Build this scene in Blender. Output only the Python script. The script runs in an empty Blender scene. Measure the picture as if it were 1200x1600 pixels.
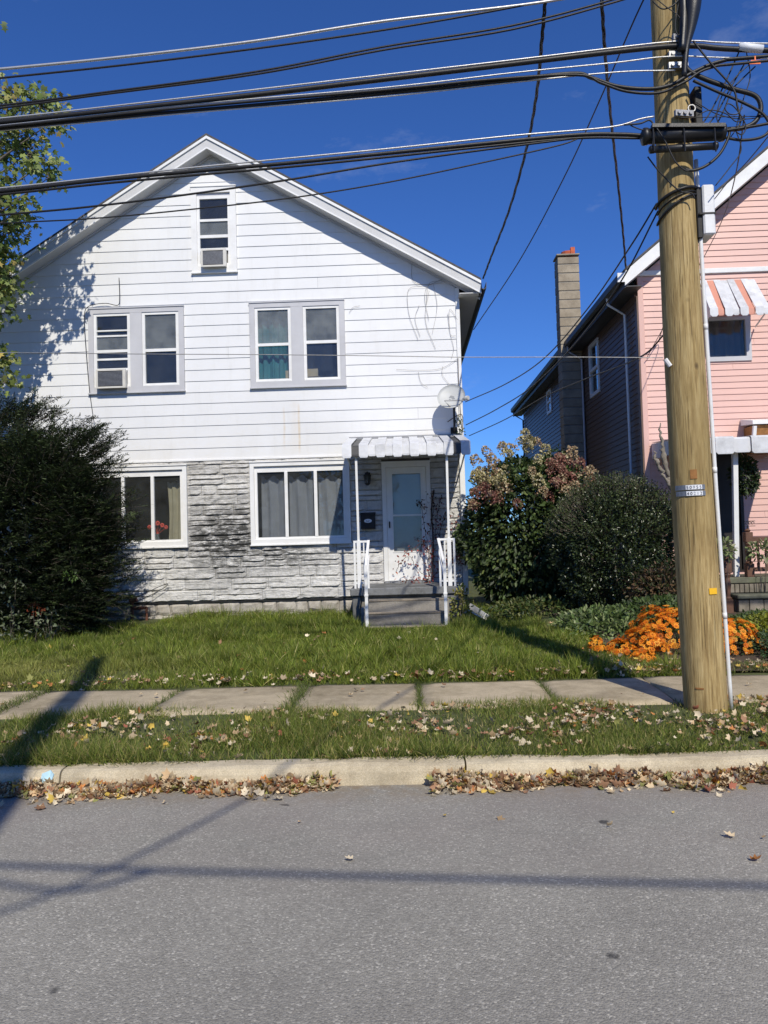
import bpy, math, random
import numpy as np
from mathutils import Vector, Matrix, noise as mnoise

random.seed(7)
rng = np.random.default_rng(11)
scene = bpy.context.scene
COL = scene.collection

# ------------------------------------------------------------------ camera
CAM_LOC = Vector((0.0, 0.0, 1.6))
YAW, PITCH, ROLL = math.radians(1.5), math.radians(2.3), math.radians(1.6)
FPX = 1200.0
_f = Vector((-math.sin(YAW) * math.cos(PITCH), math.cos(YAW) * math.cos(PITCH), math.sin(PITCH)))
_r = Vector((math.cos(YAW), math.sin(YAW), 0.0))
_u = _r.cross(_f)
CR = _r * math.cos(ROLL) - _u * math.sin(ROLL)
CU = _u * math.cos(ROLL) + _r * math.sin(ROLL)
cam_data = bpy.data.cameras.new("camera")
cam_data.sensor_fit = 'VERTICAL'
cam_data.sensor_height = 36.0
cam_data.lens = 27.0
cam_data.clip_start = 0.05
cam_data.clip_end = 3000.0
cam = bpy.data.objects.new("camera", cam_data)
COL.objects.link(cam)
cam.matrix_world = Matrix(((CR.x, CU.x, -_f.x, CAM_LOC.x), (CR.y, CU.y, -_f.y, CAM_LOC.y),
                           (CR.z, CU.z, -_f.z, CAM_LOC.z), (0, 0, 0, 1)))
scene.camera = cam

# ------------------------------------------------------------------ sky and sun
SUN_AZ, SUN_EL = math.radians(14), math.radians(42)
SUN_DIR = Vector((math.sin(SUN_AZ) * math.cos(SUN_EL), -math.cos(SUN_AZ) * math.cos(SUN_EL), math.sin(SUN_EL)))
world = bpy.data.worlds.new("World")
scene.world = world
world.use_nodes = True
wn = world.node_tree
wn.nodes.clear()
sky = wn.nodes.new('ShaderNodeTexSky')
sky.sky_type = 'NISHITA'
sky.sun_disc = False
sky.sun_elevation = SUN_EL
sky.sun_rotation = math.pi - SUN_AZ
sky.altitude = 300.0
sky.air_density = 1.0
sky.dust_density = 0.1
sky.ozone_density = 4.0
bg = wn.nodes.new('ShaderNodeBackground')
bg.inputs['Strength'].default_value = 0.095
wo = wn.nodes.new('ShaderNodeOutputWorld')
tint = wn.nodes.new('ShaderNodeMix'); tint.data_type = 'RGBA'; tint.blend_type = 'MULTIPLY'
tint.inputs[0].default_value = 1.0; tint.inputs[7].default_value = (0.42, 0.75, 1.34, 1)
wn.links.new(sky.outputs[0], tint.inputs[6])
# thin wisps of cloud
wtc = wn.nodes.new('ShaderNodeTexCoord'); wmp = wn.nodes.new('ShaderNodeMapping'); wmp.inputs['Scale'].default_value = (3.2, 3.2, 8.0)
wmp.inputs['Location'].default_value = (0.3, 0.2, 0.6)
wnz = wn.nodes.new('ShaderNodeTexNoise'); wnz.inputs['Scale'].default_value = 1.6; wnz.inputs['Detail'].default_value = 9; wnz.inputs['Roughness'].default_value = 0.62
wrp = wn.nodes.new('ShaderNodeValToRGB'); wrp.color_ramp.elements[0].position = 0.60; wrp.color_ramp.elements[1].position = 0.82
wrp.color_ramp.elements[1].color = (0.30, 0.30, 0.30, 1)
wmx = wn.nodes.new('ShaderNodeMix'); wmx.data_type = 'RGBA'; wmx.inputs[7].default_value = (6.0, 6.6, 8.0, 1)
wn.links.new(wtc.outputs['Generated'], wmp.inputs[0]); wn.links.new(wmp.outputs[0], wnz.inputs['Vector']); wn.links.new(wnz.outputs[0], wrp.inputs[0])
wn.links.new(wrp.outputs[0], wmx.inputs[0]); wn.links.new(tint.outputs[2], wmx.inputs[6]); wn.links.new(wmx.outputs[2], bg.inputs[0])
wn.links.new(bg.outputs[0], wo.inputs[0])

sun_data = bpy.data.lights.new("sun", 'SUN')
sun_data.energy = 4.4
sun_data.angle = math.radians(0.53)
sun_data.color = (1.0, 0.935, 0.80)
sun = bpy.data.objects.new("sun", sun_data)
COL.objects.link(sun)
sun.rotation_euler = (-SUN_DIR).to_track_quat('-Z', 'Y').to_euler()
sun.location = (6, -20, 25)

scene.view_settings.view_transform = 'Standard'
scene.view_settings.look = 'None'
scene.view_settings.exposure = 0.0
scene.view_settings.gamma = 1.0
scene.view_settings.use_curve_mapping = False
scene.cycles.max_bounces = 8
scene.cycles.transparent_max_bounces = 16

# ------------------------------------------------------------------ helpers
def at(px, py, Y):
    """world point seen at photograph pixel (px, py) on the vertical plane y = Y"""
    d = _f + CR * ((px - 600) / FPX) - CU * ((py - 800) / FPX)
    return CAM_LOC + d * (Y / d.y)

def gr(px, py, z):
    d = _f + CR * ((px - 600) / FPX) - CU * ((py - 800) / FPX)
    return CAM_LOC + d * ((z - CAM_LOC.z) / d.z)

def tag(o, label=None, cat=None, group=None, kind=None):
    if label: o['label'] = label
    if cat: o['category'] = cat
    if group: o['group'] = group
    if kind: o['kind'] = kind
    return o

def empty(name, loc, label=None, cat=None, group=None, kind=None):
    o = bpy.data.objects.new(name, None)
    o.empty_display_size = 0.2
    o.location = loc
    COL.objects.link(o)
    return tag(o, label, cat, group, kind)

def absloc(o):
    v = Vector(o.location)
    p = o.parent
    return v

def link(o, parent=None):
    COL.objects.link(o)
    if parent is not None:
        o.parent = parent
        root = parent
        while root.parent is not None:
            root = root.parent
        # meshes are written in world coordinates: undo the root's translation once
        if parent.parent is None and parent.type == 'EMPTY':
            o.matrix_parent_inverse = Matrix.Translation(-Vector(parent.location))
    return o

class MB:
    def __init__(s): s.v = []; s.f = []
    def add(s, vs, fs):
        b = len(s.v)
        s.v.extend([tuple(v) for v in vs])
        s.f.extend([tuple(b + i for i in f) for f in fs])
        return s
    def box(s, x0, x1, y0, y1, z0, z1):
        return s.hexa([(x0, y0, z0), (x1, y0, z0), (x1, y1, z0), (x0, y1, z0), (x0, y0, z1), (x1, y0, z1), (x1, y1, z1), (x0, y1, z1)])
    def hexa(s, p):
        return s.add(p, [(0, 3, 2, 1), (4, 5, 6, 7), (0, 1, 5, 4), (1, 2, 6, 5), (2, 3, 7, 6), (3, 0, 4, 7)])
    def bbox(s, x0, x1, y0, y1, z0, z1, b):
        """box with bevelled vertical and horizontal edges"""
        vs = []; fs = []
        xs = (x0, x1); ys = (y0, y1); zs = (z0, z1)
        idx = {}
        for i in (0, 1):
            for j in (0, 1):
                for k in (0, 1):
                    sx = 1 if i == 0 else -1; sy = 1 if j == 0 else -1; sz = 1 if k == 0 else -1
                    for a in range(3):
                        q = [xs[i] + sx * b, ys[j] + sy * b, zs[k] + sz * b]
                        q[a] = (xs[i], ys[j], zs[k])[a]
                        idx[(i, j, k, a)] = len(vs); vs.append(tuple(q))
        I = idx
        for a, lo in ((0, 0), (0, 1), (1, 0), (1, 1), (2, 0), (2, 1)):
            def key(p, q):
                t = [0, 0, 0]; o = [m for m in range(3) if m != a]
                t[a] = lo; t[o[0]] = p; t[o[1]] = q
                return (t[0], t[1], t[2], a)
            fs.append((I[key(0, 0)], I[key(1, 0)], I[key(1, 1)], I[key(0, 1)]))
        for a in range(3):
            o = [m for m in range(3) if m != a]
            for p in (0, 1):
                for q in (0, 1):
                    def kk(e, ax):
                        t = [0, 0, 0]; t[a] = e; t[o[0]] = p; t[o[1]] = q
                        return (t[0], t[1], t[2], ax)
                    fs.append((I[kk(0, o[0])], I[kk(1, o[0])], I[kk(1, o[1])], I[kk(0, o[1])]))
        for i in (0, 1):
            for j in (0, 1):
                for k in (0, 1):
                    fs.append((I[(i, j, k, 0)], I[(i, j, k, 1)], I[(i, j, k, 2)]))
        return s.add(vs, fs)
    def tube(s, pts, r, n=6, cap=True):
        pts = [Vector(p) for p in pts]
        m = len(pts)
        rs = r if isinstance(r, (list, tuple)) else [r] * m
        vs = []
        side = None
        for i, p in enumerate(pts):
            t = (pts[min(i + 1, m - 1)] - pts[max(i - 1, 0)])
            if t.length < 1e-9: t = Vector((0, 0, 1))
            t.normalize()
            if side is None:
                side = t.cross(Vector((0, 0, 1)))
                if side.length < 1e-3: side = t.cross(Vector((0, 1, 0)))
            side = side - t * side.dot(t)
            side.normalize()
            up = t.cross(side)
            for k in range(n):
                a = 2 * math.pi * k / n
                vs.append(p + (side * math.cos(a) + up * math.sin(a)) * rs[i])
        fs = []
        for i in range(m - 1):
            for k in range(n):
                k2 = (k + 1) % n
                fs.append((i * n + k, i * n + k2, (i + 1) * n + k2, (i + 1) * n + k))
        if cap:
            fs.append(tuple(range(n - 1, -1, -1)))
            fs.append(tuple((m - 1) * n + k for k in range(n)))
        return s.add(vs, fs)
    def bar(s, a, b, w, d=None):
        """square bar from a to b, w wide across, d deep"""
        a = Vector(a); b = Vector(b); d = d or w
        t = (b - a).normalized()
        side = t.cross(Vector((0, 1, 0)))
        if side.length < 1e-3: side = Vector((1, 0, 0))
        side.normalize(); up = t.cross(side)
        p = []
        for q in (a, b):
            for sx, sy in ((-1, -1), (1, -1), (1, 1), (-1, 1)):
                p.append(q + side * (sx * w / 2) + up * (sy * d / 2))
        return s.hexa(p)
    def lathe(s, cx, cy, prof, n=16):
        vs = []; fs = []
        for r, z in prof:
            for k in range(n):
                a = 2 * math.pi * k / n
                vs.append((cx + r * math.cos(a), cy + r * math.sin(a), z))
        for i in range(len(prof) - 1):
            for k in range(n):
                k2 = (k + 1) % n
                fs.append((i * n + k, i * n + k2, (i + 1) * n + k2, (i + 1) * n + k))
        fs.append(tuple(range(n - 1, -1, -1)))
        fs.append(tuple((len(prof) - 1) * n + k for k in range(n)))
        return s.add(vs, fs)
    def build(s, name, mat, parent=None, smooth=False):
        me = bpy.data.meshes.new(name)
        me.from_pydata(s.v, [], s.f)
        if smooth: me.polygons.foreach_set('use_smooth', [True] * len(me.polygons))
        me.materials.append(mat)
        me.update()
        o = bpy.data.objects.new(name, me)
        return link(o, parent)

def spline(pts, n=8):
    P = [Vector(p) for p in pts]
    P = [P[0] * 2 - P[1]] + P + [P[-1] * 2 - P[-2]]
    out = []
    for i in range(1, len(P) - 2):
        for k in range(n):
            t = k / n
            a, b, c, d = P[i - 1], P[i], P[i + 1], P[i + 2]
            out.append(0.5 * ((2 * b) + (c - a) * t + (2 * a - 5 * b + 4 * c - d) * t * t + (3 * b - a - 3 * c + d) * t ** 3))
    out.append(P[-2])
    return out

def sagline(a, b, sag, n=16):
    a = Vector(a); b = Vector(b)
    return [a.lerp(b, i / n) - Vector((0, 0, sag * 4 * (i / n) * (1 - i / n))) for i in range(n + 1)]

# ------------------------------------------------------------------ materials
class Nodes:
    def __init__(s, name):
        s.m = bpy.data.materials.new(name); s.m.use_nodes = True
        s.t = s.m.node_tree; s.t.nodes.clear()
        s.out = s.t.nodes.new('ShaderNodeOutputMaterial')
        s.tc = s.t.nodes.new('ShaderNodeTexCoord')
    def n(s, typ, **kw):
        o = s.t.nodes.new(typ)
        for k, v in kw.items():
            if k.startswith('i_'):
                key = k[2:]
                key = int(key) if key.isdigit() else key.replace('_', ' ')
                o.inputs[key].default_value = v
            else: setattr(o, k, v)
        return o
    def l(s, a, b): s.t.links.new(a, b)
    def mapping(s, scale):
        mp = s.n('ShaderNodeMapping'); mp.inputs['Scale'].default_value = scale
        s.l(s.tc.outputs['Object'], mp.inputs[0]); return mp.outputs[0]
    def noise(s, scale, detail=4, rough=0.6, vec=None):
        o = s.n('ShaderNodeTexNoise'); o.inputs['Scale'].default_value = scale
        o.inputs['Detail'].default_value = detail; o.inputs['Roughness'].default_value = rough
        s.l(vec if vec is not None else s.tc.outputs['Object'], o.inputs['Vector']); return o.outputs[0]
    def ramp(s, fac, stops):
        o = s.n('ShaderNodeValToRGB')
        e = o.color_ramp.elements
        while len(e) < len(stops): e.new(0.5)
        for i, (p, c) in enumerate(stops):
            e[i].position = p
            e[i].color = (c[0], c[1], c[2], 1) if hasattr(c, '__len__') else (c, c, c, 1)
        s.l(fac, o.inputs[0]); return o.outputs[0]
    def mix(s, fac, a, b, mode='MIX'):
        o = s.n('ShaderNodeMix', data_type='RGBA', blend_type=mode)
        if isinstance(fac, (int, float)): o.inputs[0].default_value = fac
        else: s.l(fac, o.inputs[0])
        for v, i in ((a, 6), (b, 7)):
            if hasattr(v, 'is_output'): s.l(v, o.inputs[i])
            else: o.inputs[i].default_value = (v[0], v[1], v[2], 1)
        return o.outputs[2]
    def math(s, op, a, b=0.0, clamp=False):
        o = s.n('ShaderNodeMath', operation=op); o.use_clamp = clamp
        for v, i in ((a, 0), (b, 1)):
            if hasattr(v, 'is_output'): s.l(v, o.inputs[i])
            else: o.inputs[i].default_value = v
        return o.outputs[0]
    def xyz(s):
        o = s.n('ShaderNodeSeparateXYZ'); s.l(s.tc.outputs['Object'], o.inputs[0]); return o.outputs
    def rand(s):
        return s.n('ShaderNodeObjectInfo').outputs['Random']
    def bsdf(s, col, rough=0.6, bump=None, bstr=0.3, bdist=0.01, metal=0.0, spec=0.5):
        b = s.n('ShaderNodeBsdfPrincipled')
        if hasattr(col, 'is_output'): s.l(col, b.inputs['Base Color'])
        else: b.inputs['Base Color'].default_value = (col[0], col[1], col[2], 1)
        if hasattr(rough, 'is_output'): s.l(rough, b.inputs['Roughness'])
        else: b.inputs['Roughness'].default_value = rough
        b.inputs['Metallic'].default_value = metal
        b.inputs['Specular IOR Level'].default_value = spec
        if bump is not None:
            bn = s.n('ShaderNodeBump'); bn.inputs['Strength'].default_value = bstr; bn.inputs['Distance'].default_value = bdist
            s.l(bump, bn.inputs['Height']); s.l(bn.outputs[0], b.inputs['Normal'])
        s.l(b.outputs[0], s.out.inputs[0])
        return b

def simple(name, c, rough=0.6, var=0.15, scale=6.0, metal=0.0, bump=0.15, dirt=None, dirt_amt=0.4, spec=0.4, piece=0.0):
    N = Nodes(name)
    nz = N.noise(scale, 5)
    lo = [max(0, k * (1 - var)) for k in c]; hi = [min(1, k * (1 + var)) for k in c]
    col = N.ramp(nz, [(0.3, lo), (0.7, hi)])
    if dirt is not None:
        d = N.ramp(N.noise(scale * 0.45, 8, 0.7), [(0.5, 0.0), (0.72, dirt_amt)])
        col = N.mix(d, col, dirt)
    if piece:
        k = N.math('ADD', N.math('MULTIPLY', N.rand(), piece), 1 - piece * 0.5)
        cc = N.n('ShaderNodeCombineXYZ')
        for i in range(3): N.l(k, cc.inputs[i])
        col = N.mix(1.0, col, cc.outputs[0], 'MULTIPLY')
    N.bsdf(col, rough, N.noise(scale * 8, 4), bump, 0.01, metal, spec)
    return N.m

def mat_siding(name, c, dirt, streaks=False, piece=0.04):
    N = Nodes(name)
    big = N.noise(0.9, 6, 0.65)
    col = N.ramp(big, [(0.3, [k * 0.93 for k in c]), (0.65, c)])
    vs = N.noise(3.0, 6, 0.7, N.mapping((2.2, 2.2, 0.35)))
    col = N.mix(N.ramp(vs, [(0.52, 0.0), (0.8, 0.35)]), col, dirt)
    k = N.math('ADD', N.math('MULTIPLY', N.rand(), piece), 1 - piece * 0.6)
    cc = N.n('ShaderNodeCombineXYZ')
    for i in range(3): N.l(k, cc.inputs[i])
    col = N.mix(1.0, col, cc.outputs[0], 'MULTIPLY')
    if streaks:
        X, Y, Z = N.xyz()
        wob = N.math('MULTIPLY', N.math('SUBTRACT', N.noise(2.0, 3), 0.5), 0.05)
        tot = None
        for xc, w, z0, z1, amt in ((-1.86, 0.035, 3.2, 4.2, 0.55), (-2.13, 0.03, 3.3, 4.15, 0.35), (-1.93, 0.10, 3.2, 4.3, 0.12), (0.45, 0.25, 3.2, 3.7, 0.1)):
            d = N.math('ABSOLUTE', N.math('SUBTRACT', N.math('ADD', X, wob), xc))
            m = N.math('SUBTRACT', 1.0, N.math('DIVIDE', d, w), True)
            zz = N.math('MULTIPLY', N.math('DIVIDE', N.math('SUBTRACT', Z, z0), 0.25, True), N.math('DIVIDE', N.math('SUBTRACT', z1, Z), 0.15, True), True)
            m = N.math('MULTIPLY', N.math('MULTIPLY', m, zz), amt)
            tot = m if tot is None else N.math('MAXIMUM', tot, m)
        grain = N.ramp(N.noise(9, 4), [(0.25, 0.3), (0.6, 1.0)])
        tot = N.math('MULTIPLY', tot, grain)
        col = N.mix(tot, col, (0.55, 0.36, 0.10))
        # mildew tinge just above the stone course
        low = N.math('MULTIPLY', N.math('DIVIDE', N.math('SUBTRACT', 4.0, Z), 0.9, True), 0.22)
        col = N.mix(N.math('MULTIPLY', low, N.ramp(N.noise(1.6, 5), [(0.35, 0.0), (0.65, 1.0)])), col, (0.62, 0.56, 0.42))
    N.bsdf(col, 0.45, N.noise(5, 3), 0.12, 0.01, 0, 0.35)
    return N.m

def mat_leaf(name, rough=0.5, trans=0.25, spec=0.35):
    N = Nodes(name)
    at_ = N.n('ShaderNodeAttribute', attribute_name='Col')
    b = N.n('ShaderNodeBsdfPrincipled')
    N.l(at_.outputs['Color'], b.inputs['Base Color'])
    b.inputs['Roughness'].default_value = rough
    b.inputs['Specular IOR Level'].default_value = spec
    tr = N.n('ShaderNodeBsdfTranslucent')
    hs = N.n('ShaderNodeHueSaturation'); hs.inputs['Saturation'].default_value = 1.15; hs.inputs['Value'].default_value = 1.3
    N.l(at_.outputs['Color'], hs.inputs['Color']); N.l(hs.outputs[0], tr.inputs[0])
    mx = N.n('ShaderNodeMixShader'); mx.inputs[0].default_value = trans
    N.l(b.outputs[0], mx.inputs[1]); N.l(tr.outputs[0], mx.inputs[2]); N.l(mx.outputs[0], N.out.inputs[0])
    return N.m

def mat_glass(name, tint=(0.85, 0.88, 0.88), refl=1.0, dust=0.04):
    N = Nodes(name)
    tr = N.n('ShaderNodeBsdfTransparent'); tr.inputs[0].default_value = (*tint, 1)
    gl = N.n('ShaderNodeBsdfGlossy'); gl.inputs['Roughness'].default_value = 0.02
    gl.inputs[0].default_value = (0.9, 0.95, 1, 1)
    bn = N.n('ShaderNodeBump'); bn.inputs['Strength'].default_value = 0.06; bn.inputs['Distance'].default_value = 0.05
    N.l(N.noise(1.7, 2), bn.inputs['Height']); N.l(bn.outputs[0], gl.inputs['Normal'])
    lw = N.n('ShaderNodeLayerWeight'); lw.inputs[0].default_value = 0.5
    fres = N.math('ADD', N.math('MULTIPLY', N.math('POWER', lw.outputs['Facing'], 5.0), 0.9), 0.035)
    mx = N.n('ShaderNodeMixShader')
    N.l(N.math('MULTIPLY', fres, refl, True), mx.inputs[0]); N.l(tr.outputs[0], mx.inputs[1]); N.l(gl.outputs[0], mx.inputs[2])
    df = N.n('ShaderNodeBsdfDiffuse'); df.inputs[0].default_value = (0.55, 0.57, 0.56, 1)
    mx2 = N.n('ShaderNodeMixShader')
    N.l(N.ramp(N.noise(4, 5), [(0.3, dust * 0.4), (0.75, dust)]), mx2.inputs[0])
    N.l(mx.outputs[0], mx2.inputs[1]); N.l(df.outputs[0], mx2.inputs[2]); N.l(mx2.outputs[0], N.out.inputs[0])
    return N.m

def mat_asphalt():
    N = Nodes('asphalt')
    big = N.ramp(N.noise(0.8, 8, 0.68), [(0.34, (0.250, 0.238, 0.208)), (0.7, (0.332, 0.316, 0.274))])
    vo = N.n('ShaderNodeTexVoronoi'); vo.inputs['Scale'].default_value = 112
    N.l(N.tc.outputs['Object'], vo.inputs['Vector'])
    sep = N.n('ShaderNodeSeparateColor'); N.l(vo.outputs['Color'], sep.inputs[0])
    agg = N.ramp(sep.outputs[0], [(0.0, 0.74), (0.55, 0.97), (0.88, 1.07), (0.98, 1.55)])
    col = N.mix(1.0, big, agg, 'MULTIPLY')
    fine = N.ramp(N.noise(260, 2), [(0.3, 0.8), (0.7, 1.2)])
    col = N.mix(1.0, col, fine, 'MULTIPLY')
    # reddish stone tint in bands along the gutter
    X, Y, Z = N.xyz()
    band = N.math('MULTIPLY', N.math('DIVIDE', N.math('SUBTRACT', Y, 3.4), 1.5, True), N.ramp(N.noise(1.1, 4), [(0.35, 0.0), (0.65, 0.55)]))
    col = N.mix(band, col, (0.275, 0.235, 0.21))
    # dark tar spots
    v2 = N.n('ShaderNodeTexVoronoi'); v2.inputs['Scale'].default_value = 2.6; v2.inputs['Randomness'].default_value = 1.0
    dv = N.n('ShaderNodeVectorMath', operation='ADD')
    dn = N.n('ShaderNodeTexNoise'); dn.inputs['Scale'].default_value = 14
    N.l(N.tc.outputs['Object'], dn.inputs['Vector'])
    sc = N.n('ShaderNodeVectorMath', operation='SCALE'); sc.inputs[3].default_value = 0.06
    N.l(dn.outputs[1], sc.inputs[0]); N.l(N.tc.outputs['Object'], dv.inputs[0]); N.l(sc.outputs[0], dv.inputs[1]); N.l(dv.outputs[0], v2.inputs['Vector'])
    spot = N.ramp(v2.outputs['Distance'], [(0.07, 0.8), (0.10, 0.0)])
    sepc = N.n('ShaderNodeSeparateColor'); N.l(v2.outputs['Color'], sepc.inputs[0])
    spot = N.math('MULTIPLY', spot, N.math('GREATER_THAN', sepc.outputs[1], 0.45))
    col = N.mix(spot, col, (0.03, 0.03, 0.032))
    # sand and grit washed against the kerb, faint tyre-polished lanes, hairline cracks
    grit = N.math('MULTIPLY', N.math('DIVIDE', N.math('SUBTRACT', Y, 4.72), 0.42, True), N.ramp(N.noise(7, 6, 0.7), [(0.38, 0.0), (0.62, 0.85)]))
    col = N.mix(grit, col, (0.24, 0.185, 0.12))
    lane = N.math('MULTIPLY', N.math('SUBTRACT', 1.0, N.math('DIVIDE', N.math('ABSOLUTE', N.math('SUBTRACT', Y, 2.55)), 0.45), True), 0.16)
    col = N.mix(lane, col, (0.17, 0.16, 0.15))
    stain = N.ramp(N.noise(0.55, 6, 0.72, N.mapping((0.45, 1.6, 1))), [(0.55, 0.0), (0.72, 0.35)])
    col = N.mix(stain, col, (0.16, 0.148, 0.135))
    h = N.math('ADD', N.math('MULTIPLY', vo.outputs['Distance'], -1.0), N.math('MULTIPLY', N.noise(30, 4), 0.4))
    N.bsdf(col, 0.85, h, 0.55, 0.006, 0, 0.3)
    return N.m

def mat_concrete(name, c, stain, scale=2.0, bump=0.35):
    N = Nodes(name)
    col = N.ramp(N.noise(scale, 7, 0.65), [(0.28, [k * 0.72 for k in c]), (0.5, c), (0.75, [min(1, k * 1.18) for k in c])])
    col = N.mix(N.ramp(N.noise(scale * 0.6, 8, 0.75), [(0.44, 0.0), (0.66, 0.8)]), col, stain)
    sp = N.ramp(N.noise(150, 2), [(0.3, 0.78), (0.7, 1.2)])
    col = N.mix(1.0, col, sp, 'MULTIPLY')
    k = N.math('ADD', N.math('MULTIPLY', N.rand(), 0.14), 0.93)
    cc = N.n('ShaderNodeCombineXYZ')
    for i in range(3): N.l(k, cc.inputs[i])
    col = N.mix(1.0, col, cc.outputs[0], 'MULTIPLY')
    N.bsdf(col, 0.9, N.noise(60, 6, 0.7), bump, 0.008, 0, 0.25)
    return N.m

def mat_stone():
    N = Nodes('painted_stone')
    base = N.ramp(N.noise(9, 7, 0.75), [(0.3, (0.42, 0.41, 0.39)), (0.48, (0.70, 0.69, 0.67)), (0.7, (0.80, 0.79, 0.77))])
    streak = N.noise(4.2, 10, 0.8, N.mapping((1.0, 1.0, 3.4)))
    patch = N.noise(0.75, 4, 0.6)
    m = N.math('MULTIPLY', N.ramp(streak, [(0.52, 0.0), (0.64, 1.0)]), N.ramp(patch, [(0.42, 0.12), (0.60, 0.9)]))
    X, Y, Z = N.xyz()
    # soot runs between and beside the two big windows
    run = N.math('SUBTRACT', 1.25, N.math('DIVIDE', N.math('ABSOLUTE', N.math('SUBTRACT', X, -3.2)), 1.0), True)
    run = N.math('MULTIPLY', run, N.math('SUBTRACT', 1.0, N.math('DIVIDE', N.math('ABSOLUTE', N.math('SUBTRACT', Z, 1.75)), 0.95), True))
    runb = N.math('SUBTRACT', 1.2, N.math('DIVIDE', N.math('ABSOLUTE', N.math('SUBTRACT', X, -2.2)), 1.2), True)
    runb = N.math('MULTIPLY', runb, N.math('SUBTRACT', 1.2, N.math('DIVIDE', N.math('ABSOLUTE', N.math('SUBTRACT', Z, 1.45)), 0.35), True))
    run = N.math('MAXIMUM', run, N.math('MULTIPLY', runb, 0.6))
    m2 = N.math('MULTIPLY', run, N.ramp(streak, [(0.42, 0.0), (0.54, 2.0)]))
    m = N.math('MAXIMUM', N.math('MULTIPLY', m, 0.32), N.math('MULTIPLY', m2, 0.74), True)
    col = N.mix(N.math('MULTIPLY', m, 0.92, True), base, (0.035, 0.035, 0.032))
    top = N.math('MULTIPLY', N.math('DIVIDE', N.math('SUBTRACT', Z, 1.9), 1.2, True), 0.5)
    col = N.mix(N.math('MULTIPLY', top, N.ramp(N.noise(3, 5), [(0.3, 0.2), (0.7, 1.0)])), col, (0.40, 0.37, 0.30))
    k = N.math('ADD', N.math('MULTIPLY', N.rand(), 0.22), 0.86)
    cc = N.n('ShaderNodeCombineXYZ')
    for i in range(3): N.l(k, cc.inputs[i])
    col = N.mix(1.0, col, cc.outputs[0], 'MULTIPLY')
    h = N.math('ADD', N.math('ADD', N.noise(30, 7, 0.75), N.math('MULTIPLY', N.noise(9, 4, 0.6, N.mapping((1, 1, 2.2))), 1.2)), N.math('MULTIPLY', N.noise(3, 6, 0.7, N.mapping((1, 1, 13))), 1.4))
    N.bsdf(col, 0.8, h, 0.9, 0.025, 0, 0.25)
    return N.m

def mat_pole():
    N = Nodes('treated_pole_wood')
    g = N.noise(5.0, 7, 0.65, N.mapping((9, 9, 0.55)))
    col = N.ramp(g, [(0.28, (0.17, 0.110, 0.046)), (0.42, (0.33, 0.232, 0.098)), (0.58, (0.47, 0.350, 0.165)), (0.78, (0.57, 0.455, 0.25))])
    blotch = N.ramp(N.noise(1.3, 4, 0.6, N.mapping((1.5, 1.5, 0.7))), [(0.42, 0.0), (0.66, 0.6)])
    col = N.mix(blotch, col, (0.25, 0.185, 0.075))
    mott = N.ramp(N.noise(6.0, 5, 0.6, N.mapping((3.0, 3.0, 0.5))), [(0.50, 0.0), (0.62, 0.38)])
    col = N.mix(mott, col, (0.19, 0.125, 0.05))
    kn = N.n('ShaderNodeTexVoronoi'); kn.inputs['Scale'].default_value = 2.1
    N.l(N.mapping((1.2, 1.2, 0.9)), kn.inputs['Vector'])
    col = N.mix(N.ramp(kn.outputs['Distance'], [(0.03, 0.8), (0.075, 0.0)]), col, (0.07, 0.045, 0.025))
    chk = N.ramp(N.noise(9.0, 3, 0.5, N.mapping((12, 12, 0.25))), [(0.34, 1.0), (0.39, 0.0)])
    col = N.mix(N.math('MULTIPLY', chk, 0.55), col, (0.06, 0.04, 0.02))
    N.bsdf(col, 0.8, N.math('SUBTRACT', g, N.math('MULTIPLY', chk, 0.6)), 0.6, 0.012, 0, 0.25)
    return N.m

M = {}
M['white_siding'] = mat_siding('white_siding', (0.76, 0.765, 0.77), (0.56, 0.55, 0.51), True)
M['pink_siding'] = mat_siding('pink_siding', (0.72, 0.455, 0.395), (0.58, 0.36, 0.31), False, 0.05)
M['brown_shaded_siding'] = mat_siding('brown_shaded_siding', (0.15, 0.097, 0.070), (0.10, 0.07, 0.052), False, 0.12)  # pink house side wall: brown boards, with deep shade darkened into the colour
M['sheathing'] = simple('dark_sheathing', (0.10, 0.09, 0.08), 0.9)
M['white_trim'] = simple('white_trim_paint', (0.78, 0.78, 0.77), 0.45, 0.05, 4, dirt=(0.45, 0.43, 0.38), dirt_amt=0.3)
M['grey_trim'] = simple('grey_aluminium_trim', (0.52, 0.52, 0.54), 0.45, 0.06, 3, dirt=(0.35, 0.34, 0.33), dirt_amt=0.25)
M['soffit'] = simple('pale_soffit', (0.58, 0.58, 0.58), 0.6, 0.06, 3, dirt=(0.4, 0.38, 0.34), dirt_amt=0.3)
M['shingle'] = simple('grey_shingle', (0.09, 0.085, 0.085), 0.9, 0.3, 12)
M['stone'] = mat_stone()
M['mortar'] = simple('mortar', (0.22, 0.21, 0.19), 0.95, 0.3, 10)
M['foundation'] = mat_concrete('foundation_render', (0.46, 0.43, 0.38), (0.22, 0.19, 0.16), 3.0, 0.6)
M['sidewalk'] = mat_concrete('sidewalk_concrete', (0.46, 0.385, 0.265), (0.18, 0.145, 0.085), 2.1)
M['kerb'] = mat_concrete('kerb_concrete', (0.55, 0.475, 0.34), (0.33, 0.27, 0.18), 3.4, 0.6)
M['steps'] = mat_concrete('grey_painted_concrete', (0.20, 0.205, 0.21), (0.075, 0.073, 0.065), 3.5, 0.5)
M['step_worn'] = mat_concrete('worn_step_concrete', (0.26, 0.24, 0.21), (0.10, 0.095, 0.085), 3.5, 0.6)
M['nosing'] = mat_concrete('worn_nosing', (0.30, 0.25, 0.19), (0.12, 0.11, 0.10), 5.0, 0.5)
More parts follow.
